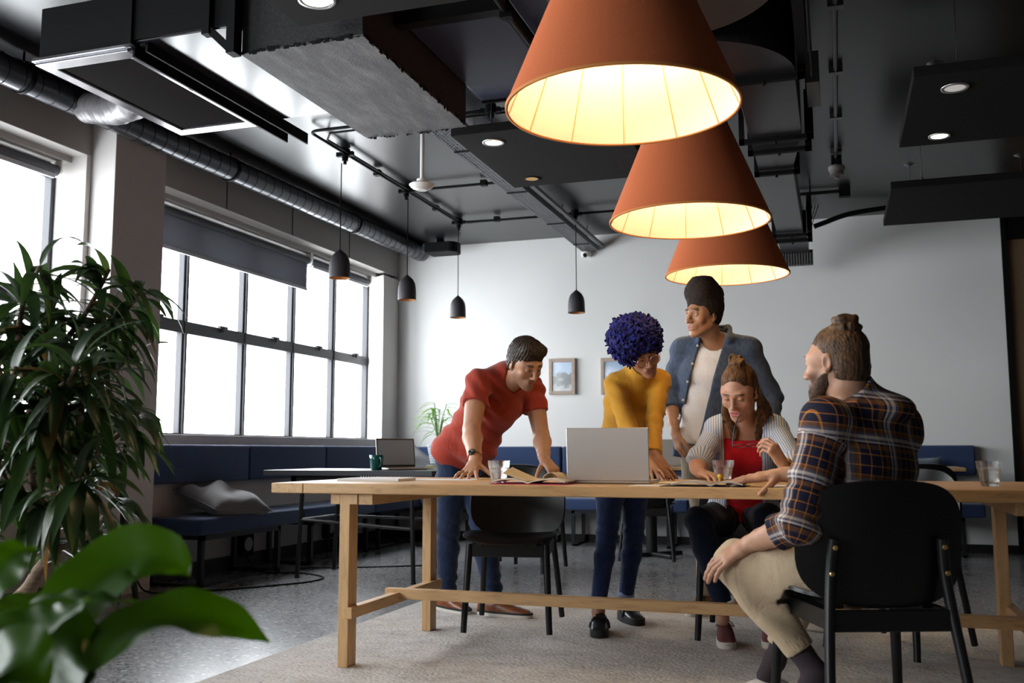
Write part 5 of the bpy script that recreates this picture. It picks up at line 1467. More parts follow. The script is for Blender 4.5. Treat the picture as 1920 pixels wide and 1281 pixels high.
def shoe(root, heel, toe, m_up, m_sole, L_=None, h=.085, w=.043, sole=.028, zf=.012, name='shoe', slip=False, lace=None, tall=.0):
    """heel and toe: ground points (x, y) of the sole"""
    a = V3(heel[0], heel[1], zf); b = V3(toe[0], toe[1], zf); f = unit(b-a); L_ = np.linalg.norm(b-a); s = V3(f[1], -f[0], 0); z = V3(0, 0, 1)
    def halfw(u):
        k_ = math.sin(math.pi*min(1, max(0, u*.97+.03))**.62)
        return w*(.70+.30*math.sin(math.pi*min(1, max(0, (u-.15)/.95)))**.8)*max(0, 1-abs(2*u-1)**(7 if u > .5 else 6))**.42
    def top(u):
        xs = (0, .08, .2, .34, .5, .68, .82, .93, 1.0); hs = (.66, .80, .92, 1.0, .82, .60, .50, .40, .12)
        return float(np.interp(u, xs, hs))*h+tall*(u < .4)
    n = 30; m = 17; G = []
    for i in range(n+1):
        u = .5-.5*math.cos(math.pi*i/n); wv = max(.002, halfw(u)); hh = top(u); row = []
        for j in range(m):
            t = math.pi*j/(m-1); cx = math.cos(t); q = abs(cx)**.8*math.copysign(1, cx)
            row.append(a+f*(L_*u)+s*(wv*.96*q)+z*(sole*.7+(hh-sole*.5)*math.sin(t)**.75))
        G.append(row)
    mb = MB().grid(G)
    up = mb.build(name, m_up, root, smooth=True)
    out = []
    us = [.5-.5*math.cos(math.pi*i/24) for i in range(25)]
    for u in us: p = a+f*(L_*u)+s*halfw(u); out.append((p[0], p[1]))
    for u in us[::-1][1:-1]: p = a+f*(L_*u)-s*halfw(u); out.append((p[0], p[1]))
    mb = MB(); mb.prism(out[::-1], zf, zf+sole)
    so = mb.build('sole', m_sole, up, bevel=.003)
    if not slip and m_sole is M_SOLEW and sole < .026:
        MB().prism([(p[0]+(p[0]-(a+b)[0]/2)*.012, p[1]+(p[1]-(a+b)[1]/2)*.012) for p in out[::-1]], zf+sole*.72, zf+sole*1.15).build('welt', M_SOLEB, up)
    if slip:
        st = []
        for j in range(11):
            t = math.pi*j/10; u = .52; st.append(a+f*(L_*u)+s*(halfw(u)*.99*math.cos(t))+z*(sole*.7+(top(u)-sole*.5)*math.sin(t)**.75+.003))
        MB().tube(st, .009, 6).build('strap', m_up, up, smooth=True)
    if lace:
        lc = MB()
        for i in range(5):
            c = a+f*(.095+.022*i)+z*(h*.92-.0115*i)
            lc.tube(smooth_path([c-s*.022-z*.008, c+z*.004, c+s*.022-z*.008], 4), .0022, 6)
        c = a+f*.098+z*(h*.97)
        for q in (-1, 1): lc.tube(smooth_path([c, c+s*q*.02+z*.012+f*.01, c+s*q*.04-z*.012+f*.015, c+s*q*.015-z*.002], 5), .002, 6); lc.tube(smooth_path([c, c+s*q*.02+f*.02, c+s*q*.03+f*.03-z*.03], 5), .0018, 6)
        lc.build('lace', lace, up)
    return up
# ------------------------------------------------------------------ the five people
SC = 1.0
def mids(a, b, t): return np.asarray(a)+(np.asarray(b)-np.asarray(a))*t
TORSO = {'m': ((.160, .112), (.142, .102), (.168, .118), (.150, .088)), 'f': ((.162, .112), (.118, .088), (.138, .104), (.122, .074))}
def torso(g, P, kind='m', infl=0.0, hem=0.0, shr=.056, k=.03, up=True, belly=None):
    r = unit(P['sR']-P['sL']); hip, ch = P['hip'], P['ch']; sp = unit(ch-hip)
    T = [(a+infl, b+infl) for a, b in TORSO[kind]]
    rh = unit(P.get('rh', r)); pts = [hip, mids(hip, ch, .36), mids(hip, ch, .72), ch-sp*.045]
    sd = [rh, unit(rh+r), r, r]
    if hem: g.put(cone(hip-sp*hem, hip, T[0][0]*1.02, T[0][0], T[0][1]*1.06, T[0][1], rh), k)
    for i in range(3): g.put(cone(pts[i], pts[i+1], T[i][0], T[i+1][0], T[i][1], T[i+1][1], sd[i+1]), k)
    if belly: g.put(ell(*belly), .05)
    if up:
        for s in ('sR', 'sL'):
            g.put(cone(mids(ch, P[s], .15)+sp*.012, P[s], (.062+infl*.6), shr+infl*.7), .03)
            g.put(cone(ch+sp*.052, mids(ch, P[s], .8)+sp*.018, .050+infl*.4, .040+infl*.5), .03)
def sleeve(g, sh, el, wr, t_end, r0, r1, r2=None, k=.02, cuff=0.0):
    """t_end <= 1: along the upper arm; > 1: on along the forearm"""
    sh, el, wr = (np.asarray(q, float) for q in (sh, el, wr))
    if t_end <= 1: g.put(cone(sh, mids(sh, el, t_end), r0, r1), k); e = mids(sh, el, t_end); d = unit(el-sh); rr = r1
    else:
        g.put(cone(sh, el, r0, r1), k); e = mids(el, wr, t_end-1); g.put(cone(el, e, r1, r2), k); d = unit(wr-el); rr = r2
    if cuff: g.put(cone(e-d*cuff, e-d*.006, rr+.006, rr+.007), .004)
    return e, d
def cut_end(g, e, d, R, dep=.09):
    """clean cuff: removes what lies past e along d inside radius R"""
    lo = e-R-.1-dep; hi = e+R+.1+dep; sl = g.sub(lo, hi); x, y, z = g.coords(sl)
    h = (x-e[0])*d[0]+(y-e[1])*d[1]+(z-e[2])*d[2]
    rad = np.sqrt(np.maximum((x-e[0])**2+(y-e[1])**2+(z-e[2])**2-h*h, 0))
    m = (h > -.012) & (h < dep) & (rad < R)
    D = g.D[sl]; D[m] = np.maximum(D, h.astype(np.float32))[m]; g.D[sl] = D
def folds_at(c, dirs, freq, amp, rad, seed=0):
    c = np.asarray(c, float); d = unit(dirs)
    def f(x, y, z):
        w_ = np.exp(-((x-c[0])**2+(y-c[1])**2+(z-c[2])**2)/rad**2)
        return amp*w_*np.sin(freq*(x*d[0]+y*d[1]+z*d[2])+2.2*wob(x, y, z, 14, seed+3))
    return f
def soft(amp, f, seed):
    return lambda x, y, z: amp*wob(x, y, z, f, seed, 6)
def leg(g, hip, kn, an, R, k=.02):
    hip, kn, an = (np.asarray(q, float) for q in (hip, kn, an))
    limb(g, [hip, mids(hip, kn, .4), kn], [R[0], R[1], R[2]], k); limb(g, [kn, mids(kn, an, .32), an], [R[2], R[3], R[4]], k)
def skin_legs(g, P):
    for s in 'RL':
        leg(g, P['h'+s], P['k'+s], P['a'+s], (.06, .050, .036, .034, .025), .02)
        a = P['a'+s]; g.put(cone(a, a-V3(0, 0, .045)+P['t'+s]*.01, .031, .030), .02)
def wrinkle(m, strength=.16, sc=9, stretch=(1, 1, .55)):
    """cloth creases on top of whatever normal the material has"""
    N = m.node_tree.nodes; L = m.node_tree.links; b = N['Principled BSDF']
    tc = N.new('ShaderNodeTexCoord'); mp = N.new('ShaderNodeMapping'); mp.inputs['Scale'].default_value = stretch; mp.inputs['Rotation'].default_value = (.4, .5, .3); L.new(tc.outputs['Object'], mp.inputs['Vector'])
    nz = N.new('ShaderNodeTexNoise'); nz.inputs['Scale'].default_value = sc; nz.inputs['Detail'].default_value = 3; nz.inputs['Distortion'].default_value = 1.6; L.new(mp.outputs['Vector'], nz.inputs['Vector'])
    rg = N.new('ShaderNodeMath'); rg.operation = 'SUBTRACT'; L.new(nz.outputs['Fac'], rg.inputs[0]); rg.inputs[1].default_value = .5
    ab = N.new('ShaderNodeMath'); ab.operation = 'ABSOLUTE'; L.new(rg.outputs[0], ab.inputs[0])
    pw = N.new('ShaderNodeMath'); pw.operation = 'POWER'; L.new(ab.outputs[0], pw.inputs[0]); pw.inputs[1].default_value = .7
    bp = N.new('ShaderNodeBump'); bp.inputs['Strength'].default_value = strength; bp.inputs['Distance'].default_value = .035; L.new(pw.outputs[0], bp.inputs['Height'])
    if b.inputs['Normal'].is_linked: L.new(b.inputs['Normal'].links[0].from_socket, bp.inputs['Normal'])
    L.new(bp.outputs['Normal'], b.inputs['Normal']); return m
def fabric(name, c, rough=.85, noise=.08, sc=120, b=.25, sheen=.2):
    return wrinkle(mat(name, c, rough, spec=.25, noise=(sc, noise), bump=(sc*2, b), sheen=sheen))
def denim(name, c): return wrinkle(mat(name, c, .85, spec=.25, noise=(90, .28, (1, 1, .35)), bump=(420, .3), sheen=.15))
def torso_uv(P, arms=True):
    r = unit(P['sR']-P['sL']); ch = P['ch']; sp = unit(ch-P['hip']); fw = np.cross(sp, r)
    def f(V):
        q = V-ch; u = q @ r; v = q @ sp; W_ = np.stack([u, v, np.zeros(len(V))], 1)
        if arms:
            for s in 'RL':
                a, e, w_ = P['s'+s], P['e'+s], P['w'+s]
                for (p0, p1, off) in ((a, e, 0.0), (e, w_, np.linalg.norm(e-a))):
                    d = unit(p1-p0); L_ = np.linalg.norm(p1-p0); t = (V-p0) @ d; o = V-p0-t[:, None]*d; rad = np.linalg.norm(o, axis=1)
                    s1 = unit(np.cross(d, fw)); s2 = np.cross(d, s1); ang = np.arctan2(o @ s2, o @ s1)
                    m = (rad < .105) & (t > (.055 if off == 0 else -.0)) & (t < L_+.06)
                    if off == 0: m &= ((V-ch) @ (unit(a-ch))) > np.linalg.norm(a-ch)-.005
                    W_[m, 0] = (ang*.062)[m]; W_[m, 1] = -(t+off)[m]
        return W_
    return f
def stripes_mat(name, period, stops_u, stops_v=None, rough=.85):
    m, N, L = nodes_mat(name); b = N['Principled BSDF']; a = N.new('ShaderNodeAttribute'); a.attribute_name = 'weave'
    sx = N.new('ShaderNodeSeparateXYZ'); L.new(a.outputs['Vector'], sx.inputs[0])
    def band(o, stops):
        mu = N.new('ShaderNodeMath'); mu.operation = 'MULTIPLY'; L.new(o, mu.inputs[0]); mu.inputs[1].default_value = 1/period
        fr = N.new('ShaderNodeMath'); fr.operation = 'FRACT'; L.new(mu.outputs[0], fr.inputs[0]); return ramp(N, fr.outputs[0], L, stops, 'CONSTANT').outputs['Color']
    cu = band(sx.outputs['X'], stops_u)
    if stops_v:
        cv = band(sx.outputs['Y'], stops_v); mx = N.new('ShaderNodeMix'); mx.data_type = 'RGBA'; mx.inputs['Factor'].default_value = .5
        L.new(cu, mx.inputs['A']); L.new(cv, mx.inputs['B']); cu = mx.outputs['Result']
    tc = N.new('ShaderNodeTexCoord'); nz = N.new('ShaderNodeTexNoise'); nz.inputs['Scale'].default_value = 300; L.new(tc.outputs['Object'], nz.inputs['Vector'])
    bp = N.new('ShaderNodeBump'); bp.inputs['Strength'].default_value = .3; bp.inputs['Distance'].default_value = .003; L.new(nz.outputs['Fac'], bp.inputs['Height']); L.new(bp.outputs['Normal'], b.inputs['Normal'])
    L.new(cu, b.inputs['Base Color']); b.inputs['Roughness'].default_value = rough; b.inputs['Specular IOR Level'].default_value = .2
    return wrinkle(m, .14)
def pts(**J): return {k: at(*v) for k, v in J.items()}
def neck(g, P, H, r0=.058, r1=.053):
    sp = unit(P['ch']-P['hip']); g.put(cone(P['ch']+sp*.0, H.p(0, -.032, -.075), r0, r1), .03)
    g.put(cone(H.p(0, -.032, -.075), H.p(0, -.028, -.02), r1, r1), .02)
def person(label, P):
    b = (P['aR']+P['aL'])/2
    return thing('person', label, 'person', (b[0], b[1], .012), 0, None)
def body_vol(P, H, hands):
    allp = [v for k, v in P.items() if len(k) == 2 and k[0] in 'sewhka' and k[1] in 'RL']+[H.p(0, 0, .15), H.p(0, .13, -.12), H.p(0, -.13, 0)]+[h for h in hands]
    lo, hi = bounds(allp, .13); lo[2] = max(lo[2], .005)
    hb = (H.c-V3(.135, .135, .15), H.c+V3(.135, .135, .14))
    return Vol(lo, hi, .0075, .003, [hb]+[(h-.10, h+.10) for h in hands])
def watch(root, c, axis, nrm, r, strap, case_c, face_c, size=.019):
    c = np.asarray(c, float); axis = unit(axis); nrm = np.asarray(nrm, float); nrm = unit(nrm-axis*np.dot(nrm, axis))
    s = np.cross(axis, nrm); ring = [c+(nrm*math.cos(t)+s*math.sin(t))*r for t in np.linspace(0, 2*math.pi, 25)]
    w_ = MB().tube(ring, .0045, 8, caps=False).build('watch', strap, root, smooth=True)
    MB().lathe([(0, -.004), (size, -.004), (size, .004), (size*.9, .006)], c+nrm*(r+.002), 24, nrm).build('case', case_c, w_, auto=40)
    MB().lathe([(size*.9, .0055), (0, .0055)], c+nrm*(r+.002), 24, nrm).build('dial', face_c, w_)
    hd = MB(); c2 = c+nrm*(r+.0082)
    hd.bar(c2, c2+axis*.011, .0014, .0008, nrm); hd.bar(c2, c2+s*.008, .0016, .0008, nrm); hd.build('hand', M_WHITEP, w_)
M_SOLEW = mat('white_sole', (.62, .58, .52), .7); M_SOLEB = mat('black_sole', (.012, .012, .012), .6)
Z = V3(0, 0, 1)

# ---------------- man in the red T-shirt, leaning on the table
def man_red():
    P = pts(sR=(897, 716, 4.82), eR=(884, 806, 4.66), wR=(891, 864, 4.44), sL=(998, 730, 5.13), eL=(1015, 816, 5.09), wL=(1021, 862, 4.93), ch=(947, 720, 4.97), hip=(866, 846, 5.14),
            hR=(852, 850, 5.08), hL=(888, 852, 5.2), kR=(840, 990, 5.10), kL=(906, 1000, 5.06), aR=(838, 1118, 5.13), aL=(926, 1130, 5.02))
    P['tR'] = unit(V3(.75, -.65, 0)); P['tL'] = unit(V3(1, -.15, 0)); P['rh'] = unit(V3(-.45, -.9, 0))
    H = Head(at(984, 683, 4.86), (.76, -.54, -.50), RAD(-4), 1.0)
    root = person('man in rust red T-shirt and jeans leaning both hands on the table', P)
    g = body_vol(P, H, [P['wR']+V3(0, -.07, -.05), P['wL']+V3(.02, -.06, -.05)])
    torso(g, P, 'm', -.012, shr=.05); neck(g, P, H, .062, .058); add_head(g, H, False, .62)
    arm(g, P['sR'], P['eR'], P['wR'], 1.0, 1.12); arm(g, P['sL'], P['eL'], P['wL'], 1.0, 1.10)
    skin_legs(g, P)
    add_hand(g, P['wR']+V3(0, 0, -.005), (.02, -.80, -.50), (.0, -.5, .85), True, (.10, .12, .12, .10), (.45, .85, .25), .34, 1.05, curl2=[(-.35, .35, .25)]*4)
    add_hand(g, P['wL'], (.62, -.45, -.55), (.45, -.35, .8), False, (.5, .5, .55, .6), (.5, .6, .6), .12, 1.05)
    vol_obj('body', g, M_SKIN, root, 2, lambda V: face_colors(V, H, (.44, .235, .145), (.34, .12, .095), (.035, .02, .012), ((.10, .06, .045), .42), .62, 1.25))
    eyes(root, H, H.y*.9-H.z*.35, (.05, .03, .015))
    # hair
    def ex(v):
        v.put(H.k((-.042, .050, .096), (.042, .050, .102), .034, .034), .02); v.put(H.e(0, .0, .09, .076, .095, .052), .02)
    hg = hair_cap(H, .011, .058, .008, .002, -.048, .003, 150, 4, extra=ex, streak=(H.p(0, -.09, .10), unit(H.y*.35+H.z), 80, .0018))
    vol_obj('hair', hg, hair_mat('brown_black_hair', (.012, .008, .006), (.06, .038, .026), .4, (1, 1, 1), 90), root, 1)
    # T-shirt
    lo, hi = bounds([P['sR'], P['sL'], P['hip'], P['ch'], P['eR'], P['eL']], .24); g = Vol(lo, hi, .0055, .0055)
    sp = unit(P['ch']-P['hip']); r = unit(P['sR']-P['sL']); fw = np.cross(Z, r)
    torso(g, P, 'm', .014, hem=.11, shr=.057)
    g.put(cone(P['hip']-sp*.10, P['hip']+sp*.06, .178, .172, .150, .132, P['rh']), .03)
    g.put(ell(mids(P['hip'], P['ch'], .22)+V3(.055, -.03, -.045), (.10, .13, .13)), .06)
    g.put(ell(P['ch']+sp*.085-fw*.03, (.10, .10, .060)), .05)
    ends = []
    for s in 'RL': ends.append(sleeve(g, P['s'+s], P['e'+s], P['w'+s], .50, .066, .070))
    g.field(soft(.0045, 16, 3)); g.field(folds_at(P['sR']+V3(.06, 0, -.1), sp-r*.5, 95, .009, .15, 2)); g.field(folds_at(mids(P['hip'], P['ch'], .3), V3(.5, .2, 1), 70, .009, .24, 5)); g.field(folds_at(P['sL'], V3(0, .3, 1), 90, .007, .13, 8)); g.field(folds_at(P['sR']+V3(0, 0, -.12), V3(.9, -.2, .5), 110, .006, .10, 12))
    for e, d in ends: cut_end(g, e, d, .105)
    g.plane(P['hip']-sp*.045, -sp)
    g.put(cone(H.p(0, -.03, -.05), P['ch']+sp*.03+fw*.015, .060, .074), .006, 'c')
    vol_obj('t_shirt', g, fabric('rust_red_jersey', (.33, .040, .022), .9, .06), root, 2)
    # jeans
    lo, hi = bounds([P[a+s] for a in 'hka' for s in 'RL'], .17); lo[2] = .09; g = Vol(lo, hi, .006, .006)
    g.put(cone(P['hip']-sp*.02-V3(0, 0, .03), P['hip']+sp*.06, .150, .142, .115, .105, P['rh']), .03)
    for s in 'RL': leg(g, P['h'+s], P['k'+s], P['a'+s]+V3(0, 0, .03), (.096, .088, .063, .061, .052), .03)
    g.field(soft(.004, 22, 7))
    for s in 'RL':
        g.field(folds_at(P['k'+s], V3(.3, .2, 1), 85, .007, .13, 3)); g.field(folds_at(P['a'+s]+V3(0, 0, .07), V3(.2, .3, 1), 110, .008, .09, 6)); g.field(folds_at(P['h'+s]-V3(0, 0, .08), V3(.6, .2, 1), 75, .006, .13, 9))
    g.plane(P['hip']+sp*.065, sp); g.plane(V3(0, 0, .112), -Z)
    vol_obj('jeans', g, denim('dark_blue_denim', (.012, .024, .062)), root, 2)
    br = mat('tan_leather', (.19, .060, .022), .32, noise=(30, .2)); lc = mat('dark_lace', (.05, .02, .012), .7)
    shoe(root, (-1.865, 5.03), (-1.545, 4.985), br, M_SOLEW, lace=lc, h=.088, sole=.024)
    shoe(root, (-2.15, 5.14), (-1.90, 5.00), br, M_SOLEW, lace=lc, h=.088, sole=.024)
    watch(root, P['wR']+(P['eR']-P['wR'])*.10, P['eR']-P['wR'], V3(.1, -.9, .15), .033, mat('watch_strap_copper', (.30, .13, .07), .4, metal=.6), mat('watch_case_dark', (.05, .05, .05), .3, metal=.8), mat('watch_dial_black', (.02, .02, .022), .3))
man_red()

# ---------------- woman with blue hair, yellow top
def woman_yellow():
    P = pts(sR=(1153, 722, 4.72), eR=(1176, 796, 4.58), wR=(1216, 866, 4.38), sL=(1238, 716, 4.80), eL=(1225, 794, 4.66), wL=(1229, 856, 4.45), ch=(1196, 716, 4.77), hip=(1166, 857, 4.98),
            hR=(1148, 862, 4.95), hL=(1188, 862, 5.02), kR=(1138, 1005, 4.86), kL=(1188, 1005, 5.0), aR=(1122, 1146, 4.74), aL=(1174, 1130, 5.08))
    P['tR'] = unit(V3(.1, -1, 0)); P['tL'] = unit(V3(.55, -.85, 0)); P['rh'] = unit(V3(-1, -.15, 0))
    H = Head(at(1206, 661, 4.60), (.42, -.80, -.50), RAD(-18), .91)
    root = person('woman with curly blue hair, round glasses and mustard yellow top leaning over table', P)
    g = body_vol(P, H, [P['wR']+V3(.04, -.06, -.05), P['wL']+V3(.05, -.07, -.05)])
    torso(g, P, 'f', -.01, shr=.044); neck(g, P, H, .05, .047); add_head(g, H, True, .86)
    arm(g, P['sR'], P['eR'], P['wR'], 1, .82); arm(g, P['sL'], P['eL'], P['wL'], 1, .82); skin_legs(g, P)
    add_hand(g, P['wL'], (.48, -.46, -.68), (.30, -.55, .75), False, (.05,)*4, (.55, .75, .3), .10, .98, curl2=[(-.16, .14, .08)]*4)
    add_hand(g, P['wR']+V3(0, 0, .0), (.30, -.75, -.42), (.1, -.45, .9), True, (.05,)*4, (.6, .7, .3), .10, .96, curl2=[(-.3, .3, .15)]*4)
    vol_obj('body', g, M_SKIN, root, 2, lambda V: face_colors(V, H, (.34, .165, .095), (.30, .11, .095), (.03, .017, .012), None, .86, .85))
    eyes(root, H, H.y*.8-H.z*.6, (.03, .018, .01))
    # afro: core with many small curls
    rs_ = np.random.RandomState(5); hc = H.p(-.0, -.038, .062)-CR*.022
    g = Vol(hc-.22, hc+.22, .0036, .0036)
    g.put(ell(hc, (.118, .122, .110), H.A), .01)
    n = 4200; d = rs_.normal(size=(n, 3)); d /= np.linalg.norm(d, axis=1)[:, None]
    for i in range(n):
        R_ = np.array((.122, .127, .114))*(rs_.uniform(.93, 1.07)+.04*math.sin(d[i] @ (9, 5, 7))); c = hc+H.A.T @ (d[i]*R_); q = c+rs_.normal(size=3)*.006; rr_ = rs_.uniform(.0038, .0062)
        g.put(cone(c, q, rr_, rr_), .002)
    g.put(H.e(.004, .132, -.056, .090, .092, .100), .006, 'c')
    g.put(H.e(0, .0, -.19, .12, .14, .10), .01, 'c')
    vol_obj('hair', g, hair_mat('blue_curls', (.004, .004, .035), (.012, .013, .185), .6, (1, 1, 1), 45), root, 0)
    # glasses
    gl = mat('rose_gold_wire', (.62, .38, .30), .25, metal=.9)
    mb = MB()
    for q in (-1, 1):
        c = H.p(q*.035, .106, -.004); mb.tube([c+H.x*.0265*math.cos(t)*H.sc+H.z*.0235*math.sin(t)*H.sc for t in np.linspace(0, 2*math.pi, 33)], .0017, 6, caps=False)
        mb.tube([H.p(q*.062, .104, .006), H.p(q*.077, .06, .006), H.p(q*.080, .0, .004)], .0015, 6)
    mb.tube([H.p(-.009, .107, .001), H.p(0, .112, .004), H.p(.009, .107, .001)], .0014, 6)
    sp_ = mb.build('glasses', gl, root, smooth=True)
    lm, N, L = nodes_mat('tinted_lens'); out = N['Material Output']; N.remove(N['Principled BSDF']); t_ = N.new('ShaderNodeBsdfTransparent'); t_.inputs['Color'].default_value = (.90, .84, .93, 1)
    g_ = N.new('ShaderNodeBsdfGlossy'); g_.inputs['Roughness'].default_value = .03; mx = N.new('ShaderNodeMixShader'); mx.inputs['Fac'].default_value = .06; L.new(t_.outputs[0], mx.inputs[1]); L.new(g_.outputs[0], mx.inputs[2]); L.new(mx.outputs[0], out.inputs['Surface'])
    for q in (-1, 1):
        c = H.p(q*.035, .106, -.004); V = [c]+[c+H.x*.026*math.cos(t)*H.sc+H.z*.023*math.sin(t)*H.sc for t in np.linspace(0, 2*math.pi, 33)[:-1]]
        mkobj('lens', V, [(0, i+1, (i+1) % 32+1) for i in range(32)], lm, sp_)
    # top
    lo, hi = bounds([P['sR'], P['sL'], P['hip'], P['ch'], P['wR'], P['wL'], H.p(0, 0, -.1)], .21); g = Vol(lo, hi, .005, .005)
    sp = unit(P['ch']-P['hip']); r = unit(P['sR']-P['sL']); fw = np.cross(Z, r)
    torso(g, P, 'f', .006, hem=.08, shr=.047)
    for q in (-1, 1): g.put(ell(mids(P['hip'], P['ch'], .66)+r*q*.062+fw*.066, (.058, .05, .06)), .03)
    ends = [sleeve(g, P['s'+s], P['e'+s], P['w'+s], 1.93, .052, .043, .033) for s in 'RL']
    nb = P['ch']+sp*.035; g.put(cone(nb, mids(nb, H.p(0, -.032, -.075), .78), .067, .060), .02)
    g.field(soft(.003, 20, 3))
    for s in 'RL': g.field(folds_at(P['e'+s], (P['s'+s]-P['w'+s])+V3(.12, .1, 0), 95, .0018, .12, 4)); g.field(folds_at(P['s'+s]+V3(0, 0, -.05), V3(.5, 0, 1), 110, .004, .10, 5))
    g.field(folds_at(mids(P['hip'], P['ch'], .55), V3(.3, .2, 1), 70, .004, .15, 6))
    for e, d in ends: cut_end(g, e, d, .06)
    nt = mids(nb, H.p(0, -.032, -.075), .82); dn = unit(H.p(0, -.032, -.075)-nb); cut_end(g, nt, dn, .11)
    g.put(cone(nt-dn*.02, nt+dn*.05, .0535, .0535), .003, 'c')
    my, N, L = nodes_mat('mustard_rib_knit'); b = N['Principled BSDF']; b.inputs['Base Color'].default_value = (.56, .265, .006, 1); b.inputs['Roughness'].default_value = .85; b.inputs['Sheen Weight'].default_value = .2
    a = N.new('ShaderNodeAttribute'); a.attribute_name = 'weave'; wv = N.new('ShaderNodeTexWave'); wv.inputs['Scale'].default_value = 95; L.new(a.outputs['Vector'], wv.inputs['Vector'])
    bp = N.new('ShaderNodeBump'); bp.inputs['Strength'].default_value = .35; bp.inputs['Distance'].default_value = .003; L.new(wv.outputs['Fac'], bp.inputs['Height']); L.new(bp.outputs['Normal'], b.inputs['Normal'])
    wrinkle(my, .14)
    vol_obj('rib_top', g, my, root, 2, uvf=torso_uv(P))
    lo, hi = bounds([P[a+s] for a in 'hka' for s in 'RL'], .17); g = Vol(lo, hi, .0055, .0055)
    g.put(cone(P['hip']-V3(0, 0, .03), P['hip']+sp*.08, .158, .135, .112, .098, P['rh']), .03)
    for s in 'RL': leg(g, P['h'+s], P['k'+s], P['a'+s]+V3(0, 0, .03), (.090, .076, .050, .049, .037), .025)
    for s in 'RL': g.field(folds_at(P['k'+s], V3(.3, .2, 1), 120, .004, .10, 3))
    g.field(soft(.002, 25, 3))
    for s in 'RL': cut_end(g, P['a'+s]+V3(0, 0, .03), -Z, .09)
    g.plane(P['hip']+sp*.09, sp)
    jn = vol_obj('jeans', g, denim('navy_skinny_denim', (.010, .022, .075)), root, 2)
    cf = MB()
    for s in 'RL':
        c = P['a'+s]+V3(0, 0, .028); cf.lathe([(.038, 0), (.043, .002), (.044, .026), (.039, .028)], c, 24)
        cf.build('jeans_cuff', denim('pale_denim_cuff', (.20, .25, .34)), jn, smooth=True); cf = MB()
    bl_ = mat('black_leather', (.010, .010, .011), .28, noise=(40, .2))
    def bl_mat(): return bl_
    shoe(root, (-1.135, 4.80), (-1.09, 4.56), bl_, M_SOLEB, h=.088, sole=.036, w=.045, slip=True)
    shoe(root, (-1.11, 5.13), (-.965, 4.94), bl_, M_SOLEB, h=.088, sole=.036, w=.045, slip=True)
woman_yellow()

